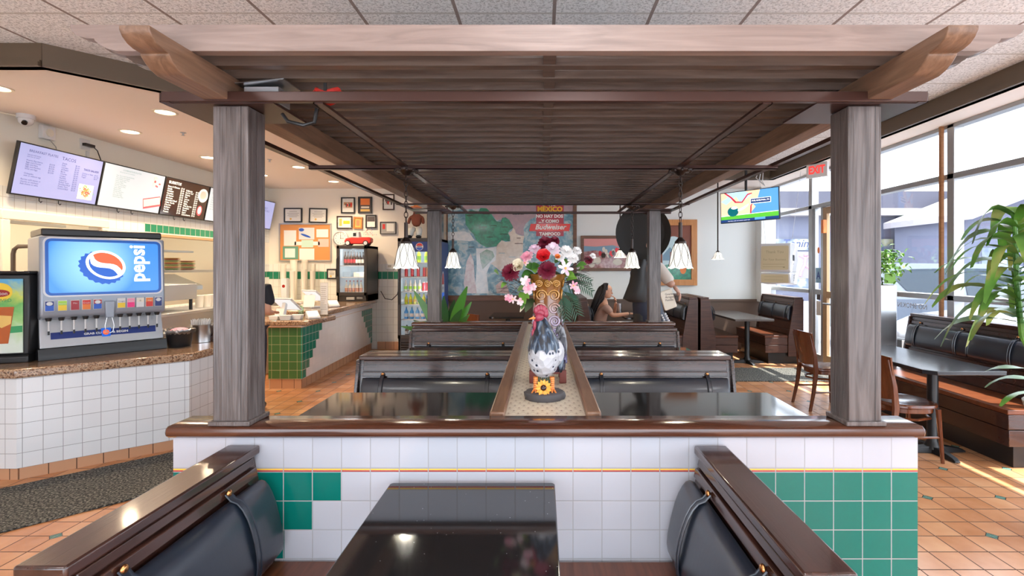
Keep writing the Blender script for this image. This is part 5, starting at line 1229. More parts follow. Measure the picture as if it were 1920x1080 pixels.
# ------------------------------------------------------------------ paintings on the back wall
def harvest(F, s_, a, c):
    random.seed(4)
    def P_(nm_, mt, pts, o=.001): MB(F @ Matrix.Translation((0,0,o))).face([(x*a, y*c, 0) for x, y in pts]).build(nm_, mt, s_, smooth=0)
    P_('painted_sky', 'sky_pink', [(-1,.2),(1,.2),(1,1),(-1,1)]); P_('painted_hills', 'hill_blue', [(-1,.05),(1,.05),(1,.45),(.6,.4),(.3,.55),(-.1,.5),(-.5,.45),(-1,.5)], .002); P_('painted_field', 'field_red', [(-1,-1),(1,-1),(1,.15),(.2,.0),(-.5,.2),(-1,.1)], .003)
    b = MB(F @ Matrix.Translation((0,0,.004)))
    for k in range(22): b.mi = k % 3; b.disc(random.uniform(-.35,.75)*a, random.uniform(-.2,.3)*c, .00005*k, .03, .05, 8)
    b.mi = 1; b.disc(-.4*a,-.5*c,.002,.07); b.disc(-.65*a,-.75*c,.002,.06); b.disc(.5*a,-.6*c,.002,.09,.06); b.build('painted_figures', ['cola','offwhite','can_red'], s_, smooth=0)
base('sky_pink', (.72,.30,.28), .5); base('hill_blue', (.20,.34,.45), .5); mapmat('field_red', (.28,.09,.09), (.50,.28,.26))
wallpic('harvest_painting', 'brown framed painting of field workers under pink sky, left of the sombrero', 'painting', (1089,442,1184,508), fmat='frame_brown', fw=.055, th=.04, fill='hill_blue', draw=harvest)
def arch(F, s_, a, c):
    def P_(nm_, mt, pts, o=.001): MB(F @ Matrix.Translation((0,0,o))).face([(x*a, y*c, 0) for x, y in pts]).build(nm_, mt, s_, smooth=0)
    P_('painted_arch', 'arch_brown', [(-1,-1),(1,-1),(1,1),(-1,1)]); MB(F @ Matrix.Translation((0,0,.002))).prism([(a*.62*math.cos(R(q)), c*(.12+.48*math.sin(R(q)))) for q in range(0, 181, 12)] + [(-a*.62,-c*.5), (a*.62,-c*.5)], 0, .0005, 'xy').build('painted_sky', 'sky_blue', s_, smooth=0)
    P_('painted_mountain', 'hill_blue', [(-.6,-.1),(-.2,.2),(.1,.0),(.4,.25),(.62,.0),(.62,-.3),(-.6,-.3)], .003); P_('painted_house', 'field_red', [(-.2,-.45),(.15,-.45),(.15,.02),(-.2,.02)], .004); P_('painted_garden', 'map_green', [(-1,-1),(1,-1),(1,-.55),(.3,-.4),(-1,-.5)], .004)
    MB(F @ Matrix.Translation((.55*a,-.62*c,.005))).disc(0,0,0,.06,.09).build('painted_pot', 'orange', s_, smooth=0)
base('arch_brown', (.22,.06,.03), .5); base('sky_blue', (.55,.72,.75), .5)
wallpic('arch_painting', 'wide orange wooden framed painting of an arch and mountains, behind the statue', 'painting', (1218,412,1306,535), fmat='frame_orange', fw=.11, th=.05, fill='arch_brown', draw=arch)

# ------------------------------------------------------------------ television on the right
t = thing('television', 'flat television showing a football helmet and map, hung high in the far right corner', 'television', (0,0,0))
TO, TX = Vector((2.775,7.93,2.215)), Vector((3.40,7.36,2.235)); F = frame(TO, TX-TO, (-.02,.03,1)); w_, h_ = .875, .475
MB(F).box(0, w_, 0, h_, -.045, 0).build('housing', 'black', t, bevel=.005)
base('tv_blue', (.1,.3,.7), .2, emis=(.10,.36,.85), estr=0.35); base('tv_land', (.8,.6,.4), .2, emis=(.90,.62,.42), estr=0.35); base('tv_grass', (.1,.5,.05), .2, emis=(.10,.50,.04), estr=0.35); base('tv_sky', (.5,.7,.8), .2, emis=(.42,.62,.80), estr=0.35); base('tv_helmet', (.0,.15,.17), .2, emis=(.0,.12,.15), estr=0.35); base('tv_red', (.5,.02,.05), .2, emis=(.55,.02,.06), estr=0.35); base('tv_white', (.9,.9,.9), .2, emis=(.92,.92,.92), estr=0.35); base('tv_navy', (.01,.04,.15), .2, emis=(.01,.05,.2), estr=0.35)
S = MB(F).box(.012, w_-.012, .012, h_-.012, 0, .001).build('display', 'tv_blue', t, smooth=0)
def tp(nm_, mt, pts, o): MB(F @ Matrix.Translation((0,0,.0015+o*.0006))).face([(.012+x*(w_-.024), .012+y*(h_-.024), 0) for x, y in pts]).build(nm_, mt, S, smooth=0)
tp('picture_land', 'tv_land', [(0,.2),(.5,.2),(.62,.45),(.55,.6),(.66,.75),(.70,1),(0,1)], 0); tp('picture_sky', 'tv_sky', [(.0,.72),(.12,.85),(.1,1),(.45,1),(.55,.85),(.35,.62),(.28,.85),(.1,.6)], 1)
tp('picture_line', 'tv_red', [(.06,1),(.10,1),(.2,.85),(.28,.68),(.38,.66),(.48,.9),(.56,.92),(.56,.89),(.49,.86),(.39,.62),(.26,.64),(.18,.82)], 2)
tp('picture_line', 'tv_red', [(.52,.22),(.545,.22),(.55,.5),(.57,.55),(.55,.56),(.53,.5)], 2)
tp('picture_field', 'tv_grass', [(0,.09),(1,.09),(1,.24),(0,.20)], 3); tp('picture_line', 'tv_white', [(0,.20),(1,.24),(1,.26),(0,.22)], 4); tp('picture_ticker', 'tv_navy', [(0,.0),(1,.0),(1,.09),(0,.09)], 4); tp('picture_ticker', 'tv_blue', [(.60,.02),(.78,.02),(.78,.09),(.60,.09)], 5)
b = MB(F @ Matrix.Translation((0,0,.005))); b.disc(.20,.17,0,.085,.075,24); b.build('picture_helmet', 'tv_helmet', S, smooth=0)
b = MB(F @ Matrix.Translation((0,0,.0056))); b.disc(.22,.225,0,.05,.022,16); b.prism([(.27,.19),(.38,.24),(.44,.27),(.43,.24),(.36,.19),(.28,.165)],0,.0003,'xy'); b.build('picture_wing', 'tv_white', S, smooth=0)
tp('picture_caption_edge', 'tv_white', [(.53,.55),(.88,.55),(.88,.73),(.53,.73)], 8); tp('picture_caption', 'tv_navy', [(.54,.57),(.87,.57),(.87,.71),(.54,.71)], 9)
b = MB(F @ Matrix.Translation((0,0,.0085))); b.text('PHILADELPHIA, PA', .031, .485, .294, 0, bold=.001); b.text('FOOTBALL LIVE ON SUNDAY NIGHT 8:20', .018, .12, .02, 0); b.build('caption_lettering', 'tv_white', S, smooth=0)
b = MB(); c0 = F @ Vector((w_/2,h_*.6,-.05)); b.tube([tuple(c0), (c0.x,c0.y+.15,c0.z), (c0.x,c0.y+.15,3.13)], .02, 8); b.build('ceiling_mount', 'black', t)
b = MB(); 
for k in range(3): b.tube([(3.3+.03*k,7.75,3.01), (3.25+.05*k,7.75,2.9-.03*k), (3.32,7.6,2.75)], .006, 5)
tag(b.build('tv_cables', 'white'), 'bundle of white cables hanging above the television', 'cables')
# ------------------------------------------------------------------ exit sign
t = thing('exit_sign', 'small red and white EXIT sign hanging under the right soffit', 'sign', (3.78,7.0,2.985), R(-52))
MB().box(-.14, .14, -.025, .025, -.21, -.01).build('sign_box', 'white', t, bevel=.006); MB().box(-.05,.05,-.02,.02,-.01,.036).build('mount','white',t)
base('exit_red', (.8,.02,.02), .4, emis=(1,.05,.04), estr=0.38)
MB(frame((-.12,-.0265,-.175),(1,0,0),(0,0,1))).text('EXIT', .145, .12, .02, 0, 'CENTER', sx=.72, bold=.006).build('exit_lettering', 'exit_red', t, smooth=0)
# ------------------------------------------------------------------ hanging message box
base('box_cream', (.62,.55,.36), .45); base('box_line', (.38,.33,.2), .6)
t = thing('message_box', 'cream two-part box with thank you message hanging on wires by the window', 'hanging box', (3.66,8.0,0), R(-46))
b = MB(); b.prism([(-.04,1.49), (-.02,1.88), (.0,1.915), (.26,1.915), (.28,1.88), (.28,1.49), (.25,1.46), (-.01,1.46)], -.235, .235, 'yz'); up = b.build('upper_box', 'white_gloss', t, bevel=.01)
b = MB(); b.prism([(-.02,1.29), (-.035,1.44), (-.02,1.455), (.25,1.455), (.27,1.42), (.27,1.30), (.24,1.26)], -.235, .235, 'yz'); lo = b.build('lower_box', 'white_gloss', t, bevel=.01)
FB = frame((-.21,-.042,1.50), (1,0,0), (0,.02,.37)); MB(FB).prism(MB().rrect(0,.42,0,.375,.02), 0, .004, 'xy').build('front_panel', 'box_cream', up)
b = MB(FB @ Matrix.Translation((0,0,.0046))); b.text('Thank You', .062, .21, .26, 0, 'CENTER'); b.text('For Your Business', .047, .21, .145, 0, 'CENTER'); b.build('message_lettering', 'box_line', up, smooth=0)
b = MB(FB @ Matrix.Translation((0,0,.0046))); b.box(.03,.36,.045,.05,0,.001); b.box(.03,.36,.085,.09,0,.001); b.box(.34,.37,.03,.05,0,.002); b.build('panel_groove', 'box_line', up, smooth=0)
FL = frame((-.21,-.024,1.30), (1,0,0), (0,-.012,.13)); MB(FL).prism(MB().rrect(0,.42,0,.13,.015), .002, .006, 'xy').build('front_panel', 'box_cream', lo); b = MB(FL @ Matrix.Translation((0,0,.0066))); b.box(.05,.34,.04,.044,0,.001); b.box(.05,.34,.09,.094,0,.001); b.build('panel_groove', 'box_line', lo, smooth=0)
b = MB(); b.box(.2352,.2362,.06,.14,1.64,1.73); b.box(.2352,.2362,.09,.10,1.58,1.60); b.build('side_window', 'black', up, smooth=0); b = MB(); [b.box(.2352,.2362,.11,.13,1.33+.035*k,1.345+.035*k) for k in range(3)]; b.build('side_buttons', 'black', lo, smooth=0)
for q in (-.20,.20): MB().tube([(q,.12,1.91), (q*1.6,.16,3.02)], .003, 5).build('hanging_wire', 'steel_soft', t)
# door stickers, shop window print across the lot is outside
t = thing('door_sticker', 'orange oval sticker on the glass beside the entrance door', 'sticker', (WX+.035,7.85,1.80)); MB(frame((0,0,0),(0,-1,0),(0,0,1))).disc(0,0,0,.035,.05).build('sticker','orange',t,smooth=0)
t = thing('grade_card', 'blue grey card with large letter A on the glass beside the entrance door', 'sign', (WX+.03,7.84,1.30)); MB().box(0,.004,-.075,.075,-.0,.23).build('card','hill_blue',t,smooth=0)
MB(frame((-.002,.075,0),(0,-1,0),(0,0,1))).text('A', .16, .075, .06, 0, 'CENTER', bold=.004).build('grade_letter','navy',t,smooth=0)
t = thing('notice_sheet', 'white notice sheets taped low on the glass beside the door', 'notice', (WX+.03,7.84,.80)); MB().box(0,.003,-.06,.06,0,.22).build('sheet','paper',t,smooth=0); MB().box(0,.003,-.05,.05,.24,.34).build('sheet','photo_dark',t,smooth=0)

# ------------------------------------------------------------------ rooster figurine
base('comb_red', (.30,.03,.06), .35); base('orange_leg', (.75,.25,.06), .4); base('sun_orange', (.90,.38,.05), .4); base('stone', (.07,.065,.07), .6); base('leaf_dark', (.05,.08,.03), .5)
m = base('rooster_white', (.75,.75,.76), .4); nt = m.node_tree; vo = nt.nodes.new('ShaderNodeTexVoronoi'); vo.inputs['Scale'].default_value = 34; nt.links.new(coords(nt), vo.inputs['Vector'])
nt.links.new(mixc(nt, X(nt, vo.outputs['Distance']) < .20, (.50,.50,.53), (.02,.03,.06)), bsdf(m).inputs['Base Color']); bump(nt, bsdf(m), vo.outputs['Distance'], .8, .012)
m = base('rooster_cape', (.05,.07,.10), .4); nt = m.node_tree; nt.links.new(ramp(nt, noise(nt, coords(nt), 8, 4, .5, (7,7,1)), [(.42,(.012,.014,.02)), (.54,(.03,.06,.11)), (.66,(.20,.24,.28))]), bsdf(m).inputs['Base Color'])
m = base('rooster_tail', (.03,.03,.04), .4); nt = m.node_tree; nt.links.new(ramp(nt, noise(nt, coords(nt), 8, 4, .5, (7,7,1)), [(.45,(.02,.02,.03)), (.6,(.22,.23,.25))]), bsdf(m).inputs['Base Color'])
t = thing('rooster_figurine', 'speckled ceramic rooster with red comb on a round stone base in the divider trough', 'rooster', (.010,2.34,.9385))
b = MB(); n = 26
b.loft([[b.v(((.093+.006*math.sin(i*3.3+z*90))*s*math.cos(2*math.pi*i/n), (.085)*s*math.sin(2*math.pi*i/n), z)) for i in range(n)] for s, z in ((.95,0), (1,.012), (.97,.030), (.85,.036))]); b.build('stone_base', 'stone', t)
b = MB(); nodes = [((-.008,.0,.16),(.062,.062)), ((-.01,-.0,.215),(.068,.068)), ((.0,0,.26),(.058,.056)), ((.05,.03,.20),(.05,.055))]
body_ = b.lathe([(.010,.095), (.035,.105), (.058,.13), (.071,.165), (.073,.20), (.066,.24), (.055,.27), (.03,.29)], (-.004,0,0), 24, sy=1.1).build('body', 'rooster_white', t, smooth=80)
MB().sph((.048,.03,.205), (.045,.06,.065), 18, 12).build('rump', 'rooster_white', body_, smooth=80)
# cape with pointed hem, leaning to the head
b = MB(); n = 36; rings = []
for z, r, ox in ((.375,.010,-.020), (.37,.020,-.020), (.35,.030,-.014), (.32,.042,-.008), (.285,.058,-.004), (.25,.070,-.003), (.232,.0745,-.004)):
    rings.append([b.v((ox+r*math.cos(2*math.pi*i/n), r*1.08*math.sin(2*math.pi*i/n), z - ((.020*(i % 4 == 0)) if z < .24 else 0))) for i in range(n)])
b.loft(rings, caps=False); cp = b.build('neck_cape', 'rooster_cape', t, smooth=60)
b = MB(); b.sph((-.026,-.012,.372), (.024,.022,.022), 14, 9); b.build('head', 'comb_red', t, smooth=60)
b = MB(); b.cyl((-.045,-.02,.372), (-.072,-.03,.366), .009, .001, 8); b.build('beak', 'orange_leg', t)
b = MB()
for k in range(6):
    a = R(150-32*k); c0 = (-.018+.024*math.cos(a), -.010, .392+.022*math.sin(a)); b.sph(c0, (.013,.007,.017), 8, 6)
b.sph((-.018,-.010,.392), (.026,.006,.016), 10, 6); b.build('comb', 'comb_red', t, smooth=80)
b = MB(); b.sph((-.045,-.022,.335), (.009,.008,.026), 8, 6); b.sph((-.052,-.02,.30), (.008,.007,.022), 8, 6); b.build('wattle', 'comb_red', t, smooth=80)
b = MB(); b.sph((-.044,-.026,.378), (.004,.004,.004), 8, 6); b.build('eye', 'black', t)
for k in range(7):
    a0 = R(20+14*k); b = MB(); pts = []; ws = []
    for i in range(9):
        u = i/8; x = .045+.035*u+.030*math.sin(u*2.6)*math.cos(a0)*1.2; z = .23+.115*math.sin(u*2.2)*math.sin(a0+.3)-.12*u*u*(1.3-a0/2); pts.append((x, .03+.01*k*.6, z)); ws.append(.004+.012*math.sin(math.pi*min(1,u*.9+.08)))
    b.strip(pts, Vector((.3,.2,1)).normalized(), ws); b.strip([(p[0],p[1]+.006,p[2]) for p in pts], Vector((.3,.2,1)).normalized(), ws); b.build('tail_feather', 'rooster_tail', t, smooth=80, fix=False)
MB().sph((.075,.035,.17), (.016,.03,.062), 10, 8).build('tail_feather', 'rooster_cape', t, smooth=80)
for sx in (-.040, .034):
    b = MB(); b.lathe([(.010+.0025*(k % 2), .034+.0045*k) for k in range(16)], (sx,-.012,0), 10); lg = b.build('leg', 'orange_leg', t, smooth=0)
    b = MB()
    for dx in (-.018, 0, .018): b.tube([(sx,-.012,.045), (sx+dx*.6,-.030,.042), (sx+dx,-.050,.036)], [.007,.005,.003], 6)
    b.build('foot', 'orange_leg', lg)
b = MB()
for k in range(9): x = -.024+.006*k; b.tube([(x,-.02+.004*(k % 3),.036), (x+.004*(k-4)*.5,-.018,.075), (x+.004*(k-4),-.016,.105)], [.006,.005,.001], 5)
b.build('grass_blades', 'leaf_dark', t)
b = MB(frame((-.005,-.062,.062), (1,0,0), (0,.25,1)))
for k in range(14):
    a = 2*math.pi*k/14+.1; r0, r1 = .012, .038; w1 = .008; ca, sa = math.cos(a), math.sin(a); o = .003*(k % 2)
    b.face([(r0*ca-w1*.5*sa, r0*sa+w1*.5*ca, o), (.026*ca-w1*sa, .026*sa+w1*ca, o+.004), (r1*ca, r1*sa, o+.001), (.026*ca+w1*sa, .026*sa-w1*ca, o+.004), (r0*ca+w1*.5*sa, r0*sa-w1*.5*ca, o)])
sf_ = b.build('sunflower', 'sun_orange', t, smooth=0); MB(frame((-.005,-.062,.062), (1,0,0), (0,.25,1))).sph((0,0,.003), (.014,.014,.008), 12, 8).build('flower_centre', 'cola', sf_)

# ------------------------------------------------------------------ scroll vase
m = base('vase_glaze', (.4,.18,.03), .16, coat=.6); nt = m.node_tree; x, y, z = sep(nt, coords(nt))
nt.links.new(ramp(nt, (z*1.75).k, [(.08,(.015,.010,.03)), (.35,(.04,.02,.06)), (.55,(.12,.035,.02)), (.80,(.22,.075,.010)), (1,(.18,.08,.015))]), bsdf(m).inputs['Base Color'])
m = base('vase_scroll', (.5,.3,.2), .15, .3, coat=.6); nt = m.node_tree; x, y, z = sep(nt, coords(nt))
nt.links.new(ramp(nt, (z*1.75).k, [(.1,(.14,.12,.32)), (.45,(.36,.32,.52)), (.62,(.46,.36,.42)), (.80,(.42,.20,.035)), (1,(.35,.17,.03))]), bsdf(m).inputs['Base Color'])
t = thing('scroll_vase', 'tall amber and violet vase covered in raised scrolls, holding flowers in the divider trough', 'vase', (.028,2.72,.9385))
VP = [(.080,.055), (.092,.06), (.098,.10), (.096,.16), (.090,.22), (.080,.29), (.073,.36), (.071,.42), (.075,.48), (.085,.53), (.100,.56), (.098,.565), (.088,.555)]
MB().lathe(VP, n=48, k=3.2).build('vase_body', 'vase_glaze', t, smooth=50)
def vr(z):
    for (r0, z0), (r1, z1) in zip(VP, VP[1:]):
        if z0 <= z <= z1: return r0+(r1-r0)*(z-z0)/(z1-z0)
    return .09
def scroll(face_, u0, z0, s, dirn):
    b = MB(); pts = []
    for i in range(26):
        a = i*.55; r = s*(1-i/27); u = u0+r*math.cos(a)*dirn; z = z0+r*math.sin(a); d = vr(z)*1.005-.001*abs(u/.08)**4*10
        if abs(u) > vr(z)*.93: d *= .96
        p = {0: (u,-d,z), 1: (d,u,z), 2: (-d,u,z), 3: (u,d,z)}[face_]; pts.append(p)
    b.tube(pts, [.0062-.003*i/26 for i in range(26)], 6); b.build('scroll_relief', 'vase_scroll', t, smooth=80)
for r_, (z0, us, s) in enumerate(((.515,(-.045,0,.045),.020), (.455,(-.034,.034),.031), (.385,(-.034,.034),.031), (.32,(-.036,.036),.030), (.255,(-.042,.0,.042),.026), (.19,(-.045,.045),.034), (.12,(-.05,.0,.05),.028))):
    for i, u in enumerate(us):
        for fc in (0, 1, 2): scroll(fc, u, z0, s, 1 if (i+r_) % 2 else -1)
base('vase_foot', (.16,.03,.02), .4)
for sx in (-.078,.078):
    for sy in (-.07,.07): MB().box(sx-.018, sx+.018, sy-.018, sy+.018, .001, .066).build('foot', 'vase_foot', t, bevel=.003)
MB().box(-.09,.09,-.085,.085,.048,.06).build('foot_frame','vase_foot',t,bevel=.003)

# ------------------------------------------------------------------ flower arrangement
base('petal_burgundy', (.16,.006,.025), .6); base('petal_red', (.62,.012,.018), .5); base('petal_white', (.78,.76,.74), .6); base('petal_cream', (.75,.66,.48), .6)
def petal2(name, c1, c2):
    m = base(name, c1, .6); nt = m.node_tree; f = noise(nt, coords(nt), 22, 2); nt.links.new(ramp(nt, f, [(.38,c1), (.58,c2)]), bsdf(m).inputs['Base Color'])
petal2('petal_pink', (.78,.28,.38), (.82,.66,.66)); petal2('petal_pale', (.80,.72,.76), (.75,.50,.62))
m = base('leaf', (.06,.20,.03), .45); nt = m.node_tree; nt.links.new(ramp(nt, noise(nt, coords(nt), 9, 3), [(.35,(.035,.13,.02)), (.6,(.13,.32,.05))]), bsdf(m).inputs['Base Color'])
m = base('leaf_light', (.20,.42,.06), .45); base('leaf_frond', (.015,.07,.035), .5); base('twig', (.06,.035,.03), .7)
t = thing('flower_arrangement', 'big bouquet of burgundy, red, pink and white artificial flowers in the scroll vase', 'flowers', (.028,2.72,1.48))
TL = Vector(t.location)
def bloom(px, py, rp, mat, kind, dy=0):
    c = at(px, py, 2.72-.06+dy)-TL; r = rp*2.7/955; b = MB(); rnd = random.Random(int(px*7+py))
    out = (c-Vector((0,.12,-.12))).normalized(); out = (out+Vector((0,-.9,.15))).normalized(); ax = out.orthogonal().normalized(); ay = out.cross(ax)
    F = frame(c, ax, ay)
    if F.to_3x3().col[2].dot(out) < 0: F = frame(c, ax, -ay)
    b.T = F; layers = {'ball': 6, 'rose': 5, 'peony': 4, 'lily': 1, 'orchid': 1}[kind]
    for l in range(layers):
        n = {'ball': 16, 'rose': 6, 'peony': 11, 'lily': 6, 'orchid': 5}[kind]; f_ = (l+1)/layers
        for k in range(n):
            a = 2*math.pi*(k+.5*(l % 2))/n + rnd.uniform(-.12,.12); tilt = {'ball': R(78-95*f_+5), 'rose': R(80-50*f_), 'peony': R(75-65*f_), 'lily': R(25), 'orchid': R(15)}[kind]
            L = r*{'ball': .95, 'rose': .35+.6*f_, 'peony': .5+.5*f_, 'lily': 1, 'orchid': .9}[kind]*rnd.uniform(.9,1.08); wd = L*{'ball': .15, 'rose': .52, 'peony': .24, 'lily': .20, 'orchid': .36}[kind]
            d = Vector((math.cos(a)*math.cos(tilt), math.sin(a)*math.cos(tilt), math.sin(tilt))); s_ = Vector((-math.sin(a), math.cos(a), 0)); up = d.cross(s_)*-1
            pts = [d*L*u + Vector((0,0,1))*(-.18*L*u*u if kind != 'rose' else .10*L*u) for u in (.05,.35,.65,.88,1.0)]; ws = [wd*.35, wd*.85, wd, wd*.75, wd*.15]
            if kind in ('rose','orchid'): ws = [wd*.5, wd*.9, wd*1.05, wd, wd*.6]
            b.strip(pts, s_, ws)
    o = b.build('bloom', mat, t, smooth=80, fix=False)
    if kind in ('lily','peony'): MB(F).sph((0,0,r*.15), (r*.14,r*.14,r*.2), 8, 6).build('bloom_centre', 'gold' if kind == 'lily' else mat, o)
    return o
for a_ in ((1022,455,15,'petal_burgundy','ball',.06), (1040,452,11,'petal_burgundy','ball',.08), (1012,466,12,'petal_burgundy','ball',.05), (957,510,18,'petal_burgundy','ball',-.02), (1026,506,19,'petal_burgundy','ball',-.05), (1104,488,9,'petal_burgundy','ball',.05), (1019,482,15,'petal_red','rose',-.06),
           (1036,467,16,'petal_pale','peony',.0), (1002,467,12,'petal_pale','peony',.03), (988,481,13,'petal_pink','peony',0), (1062,472,15,'petal_white','peony',.02), (1074,484,13,'petal_white','peony',.02), (1050,482,10,'petal_white','peony',.0), (1082,470,10,'petal_white','peony',.06), (1060,504,17,'petal_pale','lily',-.05),
           (973,500,14,'petal_cream','rose',-.02), (985,493,9,'petal_pink','lily',-.03), (985,527,11,'petal_pink','orchid',-.06), (990,543,11,'petal_pink','orchid',-.06), (1000,538,8,'petal_pink','orchid',-.04), (962,561,10,'petal_pink','lily',-.03), (952,558,8,'petal_pink','orchid',-.02), (975,566,8,'petal_pink','orchid',-.03), (1075,536,11,'petal_pink','lily',.0), (1082,545,8,'petal_pink','orchid',0), (1045,482,6,'orange','rose',-.04), (1112,480,7,'petal_white','peony',.06)):
    bloom(*a_)
def leafblade(b, p0, p1, w_, droop=.0, n=6, side=None):
    p0, p1 = Vector(p0), Vector(p1); d = p1-p0; s_ = side or d.cross(Vector((0,-1,.3))).normalized()
    pts = [p0+d*(i/(n-1))+Vector((0,0,droop*math.sin(math.pi*i/(n-1)))) for i in range(n)]
    b.strip(pts, s_, [w_*max(.08, math.sin(math.pi*(.08+.88*i/(n-1)))) for i in range(n)])
def lv(px0, py0, px1, py1, w_, mat='leaf', droop=.01, dy=0):
    b = MB(); leafblade(b, at(px0,py0,2.72+dy)-TL, at(px1,py1,2.66+dy)-TL, w_, droop); b.build('leaf', mat, t, smooth=80, fix=False)
for a_ in ((1005,505,985,500,.022), (1000,512,978,518,.02), (1040,492,1056,478,.022), (1046,500,1070,492,.022), (1010,495,998,505,.02), (995,520,975,530,.018), (1060,515,1078,520,.018,'leaf_light'), (1062,525,1082,522,.014,'leaf_light'), (1056,512,1072,510,.016,'leaf_light'), (1000,500,1004,512,.02,'leaf_light'), (975,548,985,570,.020,'leaf_light'), (980,552,992,560,.016,'leaf_light'), (970,545,985,540,.016), (1012,470,1014,480,.014,'leaf_light'), (985,555,978,580,.016,'leaf'), (960,518,945,508,.012,'leaf_light'), (950,530,940,540,.012,'leaf_light'), (935,515,926,508,.010,'leaf_light'), (1080,500,1100,496,.014,'leaf'), (1085,508,1096,502,.012,'leaf_light'), (1000,560,985,585,.022,'leaf_dark'), (990,565,975,585,.012,'petal_cream')):
    lv(*a_)
def frond(p0, p1, n, L, mat='leaf_frond', sag=.02):
    b = MB(); p0, p1 = at(*p0)-TL, at(*p1)-TL; pts = [p0.lerp(p1, i/n)+Vector((0,0,sag*math.sin(math.pi*i/n))) for i in range(n+1)]; b.tube(pts, .0018, 5)
    d = (p1-p0).normalized(); s_ = d.cross(Vector((0,-1,0))).normalized()
    for i in range(1, n):
        for q in (-1, 1):
            l_ = L*(1-.55*i/n); leafblade(b, pts[i], pts[i]+(s_*q*.75+d*.7).normalized()*l_+Vector((0,0,-.015)), .0035, 0, 4)
    b.build('palm_frond', mat, t, smooth=0, fix=False)
frond((1055,545,2.72), (1084,592,2.62), 12, .085); frond((1052,552,2.7), (1062,600,2.6), 11, .075); frond((1060,530,2.75), (1112,548,2.66), 12, .06); frond((1056,520,2.75), (1110,528,2.7), 12, .055)
b = MB(); random.seed(9)
for k in range(26):
    a, l_ = random.uniform(-.35,.75), random.uniform(35,62); x0, y0 = 1058+random.uniform(-4,10), 515+random.uniform(-15,20); x1, y1 = x0+l_*math.cos(a), y0+l_*math.sin(a)*.9-8
    b.tube([tuple(at(x0,y0,2.74)-TL), tuple(at((x0+x1)/2,(y0+y1)/2-5,2.71)-TL), tuple(at(x1,y1,2.68)-TL)], [.0018,.0014,.0007], 4)
for k in range(16):
    x0, y0 = 975+random.uniform(-8,12), 535+random.uniform(-10,16); x1, y1 = x0-random.uniform(25,55), y0+random.uniform(-28,22)
    b.tube([tuple(at(x0,y0,2.74)-TL), tuple(at((x0+x1)/2,(y0+y1)/2-5,2.71)-TL), tuple(at(x1,y1,2.68)-TL)], [.0018,.0014,.0007], 4)
tag(b.build('twigs', 'twig', t, smooth=0), kind='stuff')
MB().sph((0,0,-.02), (.09,.08,.07), 12, 8).build('foliage_core', 'leaf_dark', t)

# ------------------------------------------------------------------ people
base('skin', (.58,.30,.19), .5); base('hair_dark', (.016,.010,.009), .5); base('shirt_taupe', (.40,.24,.18), .85); base('shirt_black', (.012,.014,.020), .8); base('denim_black', (.010,.014,.028), .8); base('print_white', (.55,.62,.70), .7)
def hand(b, wrist, fwd, up, s=1.0, curl=.5, flip=1):
    """palm and five bent fingers"""
    fwd, up = Vector(fwd).normalized(), Vector(up).normalized(); sd = fwd.cross(up).normalized()*flip; up = sd.cross(fwd)*flip; w = Vector(wrist)
    b.add_mesh(skin([(w,.024*s), (w+fwd*.045*s,(.036*s,.018*s)), (w+fwd*.085*s,(.038*s,.014*s))], [(0,1),(1,2)], 1))
    for k, (o, l_) in enumerate(((-.027,.062), (-.009,.074), (.010,.070), (.027,.054))):
        p0 = w+fwd*.080*s+sd*o*s; d1 = (fwd-up*curl*.6).normalized(); d2 = (fwd-up*curl*1.6).normalized()
        b.add_mesh(skin([(p0,.0105*s), (p0+d1*l_*.45*s,.0095*s), (p0+d1*l_*.45*s+d2*l_*.55*s,.0075*s)], [(0,1),(1,2)], 1))
    p0 = w+fwd*.025*s-sd*.030*s; b.add_mesh(skin([(p0,.013*s), (p0+(fwd*.5-sd*.8)*.035*s,.0115*s), (p0+(fwd*.9-sd*.7-up*.4)*.062*s,.009*s)], [(0,1),(1,2)], 1))
def head(b, c, look, s=1.0):
    """skull with face: nose, lips, brow, ear"""
    c = Vector(c); f = Vector(look).normalized(); sd = f.cross(Vector((0,0,1))).normalized(); u = sd.cross(f)
    F = Matrix((f, sd, u)).transposed().to_4x4(); F.translation = c; T0 = b.T; b.T = T0 @ F
    n = 20; rings = []
    for z, fr, bk, w_ in ((-.115,.045,.0,.028), (-.108,.072,.02,.045), (-.085,.085,.05,.058), (-.055,.086,.075,.066), (-.02,.086,.088,.072), (.02,.090,.096,.076), (.055,.088,.098,.075), (.085,.070,.085,.062), (.105,.035,.05,.038), (.111,.006,.01,.008)):
        rings.append([b.v(((fr if math.cos(2*math.pi*i/n) > 0 else bk)*math.cos(2*math.pi*i/n)*s, w_*math.sin(2*math.pi*i/n)*s, z*s)) for i in range(n)])
    b.loft(rings)
    b.prism([(.082*s,.022*s), (.112*s,-.028*s), (.104*s,-.038*s), (.08*s,-.040*s)], -.011*s, .011*s, 'xz')
    for q in (-.05,-.063): b.sph((.085*s,0,(q-.008)*s), (.010*s,.022*s,.007*s), 8, 5)
    for q in (-1, 1): b.sph((-.005*s,q*.078*s,-.012*s), (.020*s,.009*s,.032*s), 8, 6)
    b.T = T0
    return F
